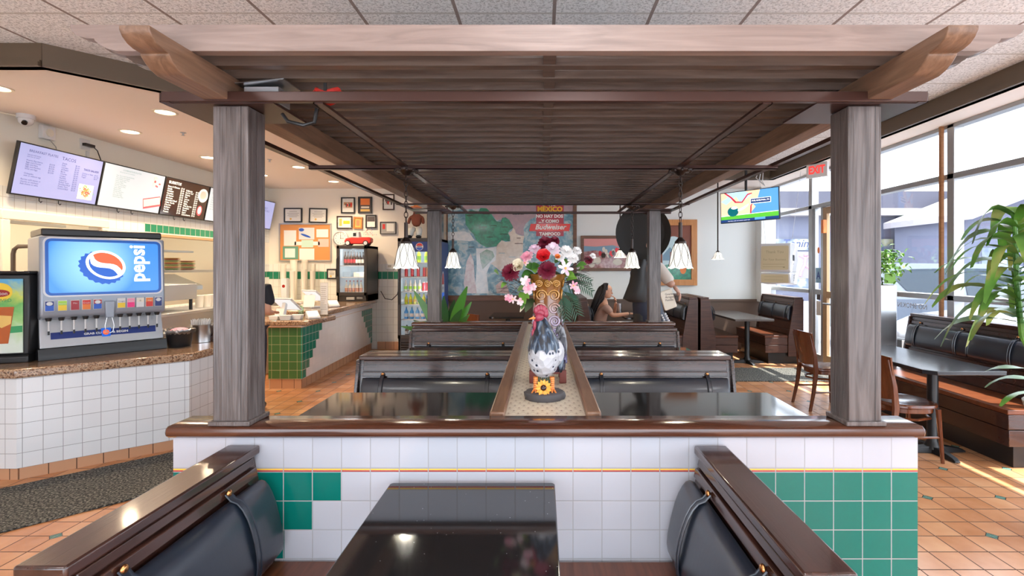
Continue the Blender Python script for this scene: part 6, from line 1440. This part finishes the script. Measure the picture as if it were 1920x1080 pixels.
# seated woman in the far booth
t = thing('person', 'seated woman in taupe t-shirt with long dark wavy hair, hand at her mouth', 'person', (0,0,0)); WY = 8.45
def w_(px, py, dy=0): return tuple(at(px, py, WY+dy))
b = MB(); H0 = Vector(w_(1137,546))
arms = skin([(w_(1126,630),(.13,.10)), (w_(1123,612),(.11,.10)), (w_(1124,590),(.12,.13)), (w_(1130,572),(.10,.13)), (w_(1133,562),.042), (w_(1135,553),.045),
             (w_(1136,576,-.17),.048), (w_(1149,592,-.20),.040), (w_(1180,588,-.22),.026),
             (w_(1134,574,.15),.046), (w_(1152,590,.10),.038), (w_(1155,566,.0),.026),
             (w_(1170,632,-.10),.075), (w_(1172,655,-.10),.055), (w_(1174,676,-.10),.04), (w_(1170,632,.12),.075), (w_(1172,655,.12),.055), (w_(1174,676,.12),.04)],
            [(0,1),(1,2),(2,3),(3,4),(4,5),(3,6),(6,7),(7,8),(3,9),(9,10),(10,11),(0,12),(12,13),(13,14),(0,15),(15,16),(16,17)], 2)
b.add_mesh(arms); FH = head(b, H0, (1,-.12,-.12), 1.0); hand(b, w_(1180,588,-.22), (1,0,-.05), (0,0,1), .95, .25); hand(b, w_(1155,566,0), (-.35,-.1,1), (1,0,.2), .95, .9)
b.build('body', 'skin', t, smooth=80)
b = MB(); b.add_mesh(skin([(w_(1126,632),(.145,.115)), (w_(1123,612),(.125,.115)), (w_(1124,590),(.135,.145)), (w_(1130,573),(.115,.145)), (w_(1136,576,-.17),.066), (w_(1146,588,-.195),.060), (w_(1134,574,.15),.062), (w_(1146,585,.12),.058)], [(0,1),(1,2),(2,3),(3,4),(4,5),(3,6),(6,7)], 2)); b.build('t_shirt', 'shirt_taupe', t, smooth=80)
b = MB(); random.seed(2); b.add_mesh(skin([(w_(1134,538),(.095,.095)), (w_(1128,546),(.085,.09)), (w_(1122,560),(.07,.09)), (w_(1116,576),(.06,.085)), (w_(1111,592),(.045,.07)), (w_(1108,604),(.02,.03))], [(0,1),(1,2),(2,3),(3,4),(4,5)], 2))
for k in range(26):
    a = random.uniform(-.10,.10); pts = []
    for i in range(10):
        u = i/9; px_ = 1136-10*u-18*u*u+1.6*math.sin(i*1.7+k); py_ = 531+66*u; pts.append(Vector(w_(px_+random.uniform(-3,3)*u+2-k % 5, py_, a*(1-.2*u)-.02)))
    b.tube(pts, [.016,.016,.015,.014,.013,.012,.011,.009,.007,.003], 6)
b.sph(tuple(H0+Vector((-.025,0,.045))), (.088,.086,.080), 16, 10); b.build('hair', 'hair_dark', t, smooth=80)
b = MB(); b.T = FH; b.sph((.080,.030,.018), (.008,.014,.006), 8, 5); b.sph((.080,-.030,.018), (.008,.014,.006), 8, 5); b.tube([(.084,.015,.038), (.082,.045,.036)], .003, 4); b.tube([(.084,-.015,.038), (.082,-.045,.036)], .003, 4); b.build('eyes', 'hair_dark', t)
b = MB(); b.T = FH; b.sph((.094,0,-.062), (.006,.020,.008), 8, 5); b.build('lips', 'comb_red', t)
t = thing('tumbler', 'shiny steel tumbler on the table in front of the seated woman', 'cup', w_(1161,588,-.05)[:2]+(.751,)); MB().lathe([(.032,0), (.036,.01), (.042,.19), (.04,.19), (.036,.02)], n=20).build('cup', 'steel', t)
# customer in black behind the left post
t = thing('person', 'standing person in black t-shirt with white back print, mostly hidden by the left post', 'person', (-3.14,5.42,0), R(4))
b = MB(); b.add_mesh(skin([((0,0,.90),(.15,.11)), ((0,0,1.05),(.13,.10)), ((0,-.01,1.22),(.16,.11)), ((0,0,1.34),(.15,.09)), ((0,0,1.42),.05), ((0,.02,1.47),.05),
    ((.09,0,.82),(.09,.10)), ((.10,.01,.46),.062), ((.10,-.02,.10),.045), ((.10,.10,.04),(.045,.03)), ((-.09,0,.82),(.09,.10)), ((-.10,.01,.46),.062), ((-.10,-.02,.10),.045), ((-.10,.10,.04),(.045,.03)),
    ((.19,.0,1.32),.05), ((.21,-.01,1.06),.042), ((.15,.22,1.04),.030), ((-.19,.0,1.32),.05), ((-.23,.02,1.06),.042), ((-.19,.24,1.02),.030)],
    [(0,1),(1,2),(2,3),(3,4),(4,5),(0,6),(6,7),(7,8),(8,9),(0,10),(10,11),(11,12),(12,13),(3,14),(14,15),(15,16),(3,17),(17,18),(18,19)], 2))
head(b, (0,.02,1.55), (0,1,-.1)); hand(b, (.15,.22,1.04), (0,1,0), (0,0,1), 1, .4); hand(b, (-.19,.24,1.02), (0,1,0), (0,0,1), 1, .4, -1); b.build('body', 'skin', t, smooth=80)
b = MB(); b.add_mesh(skin([((0,0,.80),(.17,.125)), ((0,0,1.05),(.15,.12)), ((0,-.01,1.22),(.178,.128)), ((0,0,1.35),(.165,.10)), ((.19,.0,1.32),.070), ((.225,.01,1.12),.066), ((-.19,.0,1.32),.070), ((-.225,.01,1.12),.066)], [(0,1),(1,2),(2,3),(3,4),(4,5),(3,6),(6,7)], 2)); sh_ = b.build('t_shirt', 'shirt_black', t, smooth=80)
b = MB(frame((0,-.132,1.1),(1,0,0),(0,0,1))); b.text('LOS', .13, .02, .10, 0, 'CENTER', bold=.004); b.text('SAN DIEGO', .05, .02, .04, 0, 'CENTER', bold=.002); b.text('TACO SHOP', .05, .02, -.03, 0, 'CENTER', bold=.002); b.build('back_print', 'print_white', sh_, smooth=0)
b = MB(); b.add_mesh(skin([((0,0,.98),(.155,.12)), ((.095,0,.80),(.108,.115)), ((.105,.01,.46),.082), ((.105,-.02,.08),.065), ((-.095,0,.80),(.108,.115)), ((-.105,.01,.46),.082), ((-.105,-.02,.08),.065)], [(0,1),(1,2),(2,3),(0,4),(4,5),(5,6)], 2)); b.build('jeans', 'denim_black', t, smooth=80)
for s in (-1, 1): MB().sph((s*.10,.05,.045), (.05,.13,.045), 14, 8).build('shoe', 'black', t)
b = MB(); b.sph((0,-.005,1.58), (.092,.105,.105), 16, 10); b.tube([(0,-.09,1.58), (.02,-.15,1.52), (.05,-.17,1.42), (.06,-.16,1.30)], [.03,.035,.03,.01], 8); b.build('hair', 'hair_dark', t, smooth=80)

# ------------------------------------------------------------------ mariachi statue
base('suit_dark', (.030,.030,.030), .6); m = base('suit_navy', (.010,.018,.045), .45); base('sleeve_white', (.62,.55,.48), .7); base('felt', (.022,.020,.018), .75); base('statue_skin', (.50,.28,.20), .45)
SY = 6.45
def s_(px, py, dy=0): return Vector(at(px, py, SY+dy))
t = thing('mariachi_statue', 'life-size mariachi statue in black suit with huge sombrero, holding a written scroll', 'statue', (0,0,0))
b = MB(); b.add_mesh(skin([(s_(1216,588),(.15,.13)), (s_(1214,560),(.14,.12)), (s_(1212,525),(.17,.14)), (s_(1212,498),(.17,.12)), (s_(1213,484),.055), (s_(1214,476),.05),
    (s_(1204,605,-.02),.10), (s_(1202,665,-.02),.07), (s_(1202,720,-.02),.05), (s_(1208,727,-.12),(.045,.03)), (s_(1232,600,.02),.10), (s_(1254,645,-.03),.07), (s_(1258,716,.0),.05), (s_(1266,724,-.10),(.045,.03))],
    [(0,1),(1,2),(2,3),(3,4),(4,5),(0,6),(6,7),(7,8),(8,9),(0,10),(10,11),(11,12),(12,13)], 2)); head(b, s_(1216,466), (.6,.8,0), 1.1)
b.add_mesh(skin([(s_(1232,500,-.10),.065), (s_(1248,524,-.16),.058), (s_(1264,537,-.22),.046)], [(0,1),(1,2)], 2)); hand(b, s_(1263,536,-.22), (.55,-.3,-.75), (.8,-.2,.5), 1.4, .9)
b.build('body', 'statue_skin', t, smooth=80)
b = MB(); n = 26; rings = []
for py, px, rx, ry in ((486,1212,.07,.06), (494,1212,.17,.12), (512,1211,.20,.15), (535,1211,.185,.14), (556,1212,.175,.14), (575,1214,.19,.16), (600,1218,.20,.17), (622,1222,.19,.16)):
    c = s_(px, py); rings.append([b.v((c.x+rx*math.cos(2*math.pi*i/n), c.y+ry*math.sin(2*math.pi*i/n), c.z)) for i in range(n)])
b.loft(rings); b.build('jacket', 'suit_navy', t, smooth=60)
# flared coat tail to the left, standing off the back
b = MB(); rings = []
for u in (0, .33, .66, 1):
    r0 = s_(1196-4*u, 500+22*u, -.10-.03*u); r1 = s_(1187-19*u, 505+50*u, -.12-.04*u)
rings = []
for py, xl, xr, th in ((486,1196,1212,.09), (505,1185,1212,.12), (530,1180,1214,.13), (548,1173,1214,.14), (560,1168,1214,.13), (566,1180,1212,.10)):
    c = s_((xl+xr)/2, py, -.10); rx = (xr-xl)/2*SY/955; rings.append([b.v((c.x+rx*math.cos(2*math.pi*i/20), c.y+th*math.sin(2*math.pi*i/20)*(1+.10*math.sin(6*math.pi*i/20)), c.z)) for i in range(20)])
b.loft(rings); b.build('coat_tail', 'suit_dark', t, smooth=60)
b = MB(); b.add_mesh(skin([(s_(1206,575,-.02),(.13,.12)), (s_(1202,620,-.04),.115), (s_(1202,665,-.03),.095), (s_(1202,722,-.02),.09)], [(0,1),(1,2),(2,3)], 2)); b.build('trousers', 'suit_dark', t, smooth=80)
b = MB(); b.add_mesh(skin([(s_(1224,578,-.02),(.13,.12)), (s_(1240,608,-.03),.115), (s_(1254,645,-.03),.095), (s_(1258,720,.0),.09)], [(0,1),(1,2),(2,3)], 2)); tr = b.build('trousers', 'suit_navy', t, smooth=80)
for k in range(9):
    u = k/8; p = s_(1244+17*u, 590+34*u, -.13-.02*u)
    for q in (-.022, .022): MB().sph((p.x+q, p.y, p.z+q*.4), (.016,.012,.016), 8, 6).build('silver_stud', 'white_gloss', tr)
b = MB(); b.add_mesh(skin([(s_(1228,494,-.06),.075), (s_(1238,506,-.12),.085), (s_(1250,522,-.16),.082), (s_(1260,531,-.20),.072)], [(0,1),(1,2),(2,3)], 2)); b.build('sleeve', 'sleeve_white', t, smooth=80)
for s in (-1, 1): b = MB(); c = s_(1230+s*26, 731, -.05); b.sph((c.x, c.y, .045), (.055,.14,.045), 12, 8); b.build('boot', 'black', t)
# sombrero: huge brim tilted towards the camera, crown behind
c = s_(1206,436,-.10); b = MB(); nrm = Vector((-.22,-1,-.12)).normalized(); axx = nrm.cross(Vector((0,0,1))).normalized(); axy = axx.cross(nrm)
F = frame(c, axx, axy); b.T = F; sg_ = 1 if F.to_3x3().col[2].dot(nrm) > 0 else -1
n = 44; rings = []
for r, z in ((.0,-.0), (.10,.0), (.20,.005), (.29,.02), (.325,.055), (.335,.09), (.328,.085), (.29,.035), (.20,-.02), (.12,-.03), (.10,-.12), (.06,-.20), (.0,-.22)):
    rings.append([b.v((max(r,.001)*math.cos(2*math.pi*i/n), max(r,.001)*1.05*math.sin(2*math.pi*i/n), z*sg_)) for i in range(n)])
b.loft(rings); b.build('sombrero', 'felt', t, smooth=60)
# scroll held in the hand
p0 = s_(1254,561,-.26); F = frame(p0, (1,.1,.35), (.45,0,1)); b = MB(F); b.prism(b.rrect(-.088,.075,-.125,.115,.02), -.03, 0, 'xy'); sc = b.build('scroll_sheet', 'cream_paint', t, bevel=.01)
if F.to_3x3().col[2].y > 0: z_ = -.031
else: z_ = .001
b = MB(F @ Matrix.Translation((0,0,z_))); b.text('Gracias\nAmigos y\nFamilia', .036, -.03, .06, 0, rot=R(-14)); b.build('scroll_lettering', 'cola', sc, smooth=0)

# ------------------------------------------------------------------ plants
def strapleaf(b, p0, az, L, w_, rise, droop, n=9, twist=0):
    d = Vector((math.cos(az), math.sin(az), 0)); s_ = Vector((-math.sin(az), math.cos(az), 0)); pts = []; sides = []; ws = []
    for i in range(n):
        u = i/(n-1); pts.append(Vector(p0)+d*L*u*(1-.12*u)+Vector((0,0,rise*u-droop*u*u*u))); ws.append(w_*max(.12, (math.sin(math.pi*min(1,.10+.86*u)))**.7)); sides.append((s_*math.cos(twist*u)+Vector((0,0,1))*math.sin(twist*u)+Vector((0,0,.25*math.sin(u*7+az*3)))).normalized())
    b.strip(pts, sides, ws)
m = base('leaf_corn', (.10,.26,.03), .38); nt = m.node_tree; nt.links.new(ramp(nt, noise(nt, coords(nt), 5, 3), [(.35,(.05,.16,.02)), (.52,(.12,.30,.04)), (.68,(.36,.36,.11))]), bsdf(m).inputs['Base Color'])
t = thing('corn_plant', 'tall corn plant with long drooping striped leaves at the right edge', 'potted plant', (2.71,2.9,0))
PO = (.27, .0)
b = MB(); b.lathe([(.10,0), (.11,.02), (.17,.70), (.185,.76), (.175,.77), (.16,.74), (.155,.70)], (PO[0],0,0), n=30); b.build('pot', 'grey_paint', t); MB().lathe([(.001,.70), (.154,.70)], (PO[0],0,0), n=24).build('soil', 'twig', t)
MB().tube([(.25,0,.70), (.13,.01,.95), (.03,.01,1.15), (-.01,0,1.45), (-.02,0,1.80), (-.04,0,1.86)], [.018,.016,.015,.014,.011,.007], 8).build('stem', 'leaf', t)
random.seed(21)
for k in range(54):
    z = 1.22+.64*(k/54); az = k*2.4+random.uniform(-.25,.25); L = random.uniform(.34,.50)*(1-.35*(k/54)**3); b = MB(); strapleaf(b, (-.01,0,z), az, L, random.uniform(.028,.044), random.uniform(.04,.16)+.06*(k/54), random.uniform(.20,.36), twist=random.uniform(-.9,.9)); b.build('leaf', 'leaf_corn', t, smooth=80, fix=False)
for az, z in ((2.9,.90), (3.3,.82), (2.5,.95)): b = MB(); strapleaf(b, (.12,0,z), az, .30, .028, .04, .10); b.build('leaf', 'leaf_corn', t, smooth=80, fix=False)
t = thing('steel_planter', 'tall polished steel planter box standing at the window behind the right post', 'planter', (3.68,5.80,0))
b = MB(); b.box(-.24,.24,-.17,.17,0,1.34); b.build('planter_box', 'steel', t, bevel=.006); MB().box(-.22,.22,-.15,.15,1.335,1.345).build('soil','twig',t)
t = thing('leafy_plant', 'bushy light green plant growing in the steel planter', 'plant', (3.84,5.75,1.345))
b = MB()
for k in range(5): b.tube([(.02*k-.04,0,0), (.04*k-.1,.02,.15), (.09*k-.2,0,.30)], .005, 5)
b.build('stems', 'twig', t); random.seed(31); b = MB()
for k in range(260):
    c = Vector((random.gauss(0,.10), random.gauss(0,.08), .26+random.gauss(0,.08))); az = random.random()*6.28; strapleaf(b, c, az, random.uniform(.05,.085), .020, .01, .045, 5)
tag(b.build('foliage', 'leaf_light', t, smooth=80, fix=False), kind='stuff')
t = thing('plant_card', 'small framed green card stuck in the steel planter', 'card', (3.86,5.66,1.346), R(-12)); MB().box(-.065,.065,-.004,.004,0,.13).build('card', 'clear_plastic', t, smooth=0); MB().box(-.055,.055,-.006,-.0045,.012,.12).build('card_print', 'leaf_light', t, smooth=0)
t = thing('broadleaf_plant', 'dark green broadleaf potted plant behind the rear half wall, left side', 'potted plant', (-1.07,6.02,0))
MB().lathe([(.14,0), (.19,.45), (.20,.50), (.18,.49), (.17,.45)], n=26).build('pot', 'terra_pot', t) if False else MB().lathe([(.14,0), (.19,.45), (.20,.50), (.18,.49), (.17,.45)], n=26).build('pot', 'trim_brown', t)
MB().lathe([(.001,.46), (.175,.46)], n=24).build('soil', 'twig', t)
base('leaf_broad', (.02,.10,.025), .3); base('leaf_broad_light', (.07,.26,.03), .3); base('leaf_yellow', (.75,.42,.03), .4)
for k, (px0, py0, px1, py1, w_, mt) in enumerate(((840,640,876,537,.062,'leaf_broad_light'), (835,640,832,555,.05,'leaf_broad'), (838,640,852,562,.05,'leaf_broad'), (845,640,884,566,.045,'leaf_broad_light'), (836,640,866,580,.05,'leaf_broad'), (832,640,800,560,.05,'leaf_broad'), (830,640,776,545,.045,'leaf_broad_light'), (828,640,795,585,.045,'leaf_broad'), (825,640,752,612,.035,'leaf_corn'), (830,640,775,600,.035,'leaf_broad'), (845,640,880,590,.04,'leaf_corn'), (838,640,843,590,.035,'leaf_yellow'))):
    p0, p1 = at(px0,py0,6.02+.02*(k % 3)), at(px1,py1,5.92+.05*(k % 4)); o = t.location; b = MB(); leafblade(b, p0-o, p1-o, w_, .03, 10); b.build('leaf', mt, t, smooth=80, fix=False)
# ------------------------------------------------------------------ outside
struct('floor_outside', MB().box(4.36, 70, -25, 60, -.2, -.12), 'asphalt', smooth=0) if False else None
mottled('asphalt', [(.4,(.20,.20,.22)), (.6,(.27,.27,.29))], 4, .9)
tag(MB().box(4.36, 70, -25, 60, -.2, -.12).build('parking_lot', 'asphalt', smooth=0), kind='structure')
base('b_wall', (.13,.14,.20), .8); base('b_roof', (.06,.062,.09), .8); base('b_trim', (.30,.28,.30), .7); base('b_frame', (.10,.11,.16), .6)
mottled('b_glass_reflect', [(.40,(.08,.11,.18)), (.52,(.16,.20,.26)), (.60,(.42,.42,.26)), (.7,(.5,.52,.45))], 1.3, .3, 5)  # blue and yellow-green mottling paints reflections into the panes
t = thing('shop_building', 'long lavender shop building across the car park with flat grey roof band', 'building', (0,25,0))
MB().box(9, 21.5, 0, 8, -.12, 4.05).build('wall', 'b_wall', t, smooth=0); MB().box(8.8, 21.7, -.5, 8.2, 4.37, 5.2).build('roof_band', 'b_roof', t, smooth=0); MB().box(8.9, 21.6, -.7, .0, 4.02, 4.36).build('eave', 'b_trim', t, smooth=0)
for x0, x1 in ((9.4,11.2), (11.4,13.4), (15.6,17.2), (17.3,18.4), (18.5,19.8)):
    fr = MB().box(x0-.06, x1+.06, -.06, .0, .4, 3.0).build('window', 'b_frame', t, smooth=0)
    MB().box(x0+.04, x1-.04, -.08, -.061, .5, 2.3).build('pane', 'b_glass_reflect', fr, smooth=0); MB().box(x0+.04, x1-.04, -.08, -.061, 2.38, 2.92).build('pane', 'b_glass_reflect', fr, smooth=0)
b = MB(frame((11.7,-.1,2.52),(1,0,0),(0,0,1))); b.text('Toning', .55, .0, 0, 0, shear=.3); b.build('shop_lettering', 'navy', t, smooth=0)
b = MB(frame((12.4,-.1,1.0),(1,0,0),(0,0,1))); b.box(-.0,.9,0,1.3,0,.01); po = b.build('poster', 'b_trim', t, smooth=0); b = MB(frame((12.4,-.12,1.0),(1,0,0),(0,0,1))); b.tube([(.45,1.05,0),(.42,.65,0),(.25,.35,0),(.2,.1,0)], .06, 6); b.tube([(.42,.65,0),(.65,.45,0),(.75,.15,0)], .05, 6); b.tube([(.15,1.1,0),(.45,.95,0),(.75,1.15,0)], .035, 6); b.sph((.46,1.15,0),.09,8,6); b.build('poster_dancer', 'pink', po)
t = thing('gabled_building', 'grey lavender building with rising white roof edge behind the parked cars, at the right', 'building', (0,20,0))
MB().prism([(16.6,-.12), (34,-.12), (34,10.2), (16.6,3.4)], 0, 4, 'xz').build('wall', 'b_wall', t, smooth=0); MB().prism([(16.2,3.35), (16.2,3.62), (34,10.6), (34,10.2)], -.8, 4.2, 'xz').build('roof', 'b_trim', t, smooth=0)
for x0 in (17.2, 19.0, 21.0): fr = MB().box(x0-.1,x0+1.5,-.05,0,0,2.4).build('window','b_frame',t,smooth=0); MB().box(x0,x0+1.4,-.07,-.051,.1,2.3).build('pane','b_glass_reflect',fr,smooth=0)
base('car_white', (.24,.25,.28), .25, coat=.3); base('car_silver', (.08,.10,.17), .25, .1, coat=.3); base('car_pale', (.12,.145,.19), .25, coat=.3); base('car_glass', (.022,.034,.05), .15, spec=.25); base('headlight', (.6,.65,.7), .1, .4); base('tyre', (.02,.02,.02), .8)
def car(label, paint, loc, rz, suv=False, plate=None, h=1.48, kind='car', stick=False):
    t = thing('parked_car', label, 'car', loc, rz); W_ = .92
    if suv: prof = [(0,.35), (.02,.75), (.12,1.0), (1.15,1.10), (1.75,1.66), (2.1,1.72), (4.35,1.74), (4.55,1.60), (4.75,1.05), (4.78,.35)]
    else: prof = [(0,.35), (-.02,.62), (.10,.82), (.45,.97), (1.25,1.05), (2.05,1.46), (2.6,1.50), (3.6,1.44), (4.3,1.08), (4.62,1.0), (4.68,.35)]
    n = len(prof); b = MB(); rings = []
    def sec(w, f):
        return [b.v((x if f == 1 else x*(1)+.0, w, z if z < 1.0 or f == 1 else 1.0+(z-1.0)*1)) for x, z in prof]
    ys = ((-W_,.55,0), (-W_*.99,.80,0), (-W_*.80,1,0), (0,1.02,0), (W_*.80,1,0), (W_*.99,.80,0), (W_,.55,0))
    for y, s, _ in ys:
        r = []
        for x, z in prof:
            zz = z
            if z > 1.12: zz = 1.05+(z-1.05)*(1 if abs(y) < W_*.85 else .0 if abs(y) >= W_*.99 else 1)
            elif z > .6 and abs(y) > W_*.9: zz = z-.05
            xx = x + (.14*(abs(y)/W_)**3 if x < 1 and not suv else 0)
            r.append(b.v((xx, y, zz)))
        rings.append(r)
    for A, B_ in zip(rings, rings[1:]):
        for i in range(n-1): b.f([A[i], A[i+1], B_[i+1], B_[i]])
        b.f([A[-1], A[0], B_[0], B_[-1]])
    b.f(rings[0]); b.f(rings[-1]); body = b.build('body', paint, t, smooth=50)
    if suv: side = [(1.5,1.12), (1.95,1.62), (3.05,1.64), (3.05,1.12)]; side2 = [(3.15,1.12), (3.15,1.64), (4.25,1.62), (4.40,1.45), (4.15,1.16)]; ws = [(1.22,1.12), (1.72,1.62)]
    else: side = [(1.5,1.07), (2.15,1.40), (2.75,1.42), (2.75,1.07)]; side2 = [(2.85,1.07), (2.85,1.42), (3.5,1.38), (4.0,1.10)]; ws = [(1.32,1.08), (2.02,1.44)]
    for s in (-1, 1):
        for q in (side, side2):
            pts = [(x, s*(W_*.99-.178*(z-1.06)/.4 if not suv else W_*.99-.17*(z-1.06)/.6)+s*.014, z) for x, z in q]; MB().face(pts).build('side_window', 'car_glass', t, smooth=0)
    (xa, za), (xb, zb) = ws; MB().face([(xa-.02,-W_*.82,za+.015), (xa-.02,W_*.82,za+.015), (xb-.02,W_*.74,zb+.015), (xb-.02,-W_*.74,zb+.015)]).build('windscreen', 'car_glass', t, smooth=0)
    for x in (.85, 3.75):
        for s in (-1, 1):
            b = MB(); b.cyl((x,s*(W_-.18),.33), (x,s*(W_+.012),.33), .33, n=26); wh = b.build('wheel', 'tyre', t); MB().cyl((x,s*(W_+.013),.33), (x,s*(W_+.02),.33), .2, n=20).build('hub','steel_soft',wh)
    MB().box(-.035, .05, -.55, .55, .42, .68).build('grille', 'black', t, bevel=.03)
    for s in (-1, 1): MB().sph((.14,s*.70,.76), (.16,.17,.07), 14, 8).build('headlight', 'headlight', t); MB().box(.78,.86,s*1.0-.09,s*1.0+.09,1.02,1.12).build('mirror',paint,t,bevel=.02) if False else None
    for s in (-1, 1): MB().sph((1.55,s*1.0,1.10), (.07,.11,.07), 10, 7).build('mirror', paint, t)
    for x in ((2.85,) if not suv else (3.0, 4.0)):
        for s in (-1, 1): MB().tube([(x-.09,s*(W_+.01),.95), (x-.07,s*(W_+.04),.95), (x+.07,s*(W_+.04),.95), (x+.09,s*(W_+.01),.95)], .015, 6).build('door_handle', paint, t)
    if plate:
        p = MB().box(-.055, -.04, -.16, .16, .50, .66).build('number_plate', 'white', t, bevel=.002); MB(frame((-.0565,.145,.535),(0,-1,0),(0,0,1))).text(plate, .085, .145, 0, 0, 'CENTER', sx=.75, bold=.002).build('plate_lettering','navy',p,smooth=0)
    return t
car('white parked car with number plate, nose towards the window, behind the steel planter', 'car_white', (4.98,6.82,-.12), 0, plate='8UKS882')
car('silver blue parked car whose bonnet shows low behind the window bench', 'car_silver', (5.0,4.15,-.12), 0)
car('pale tall vehicle with dark rear side window parked beyond the white car', 'car_pale', (11.15,10.6,-.12), math.pi, suv=True, h=1.8)
t = thing('window_lettering', 'thin grey no smoking lettering on the window glass, seen mirrored', 'lettering', (WX+.058,5.66,1.065))
MB(frame((0,0,0),(0,1,0),(0,0,1))).text('NO SMOKING', .085, 0, 0, 0).build('letters', 'grey_sheet', t, smooth=0)
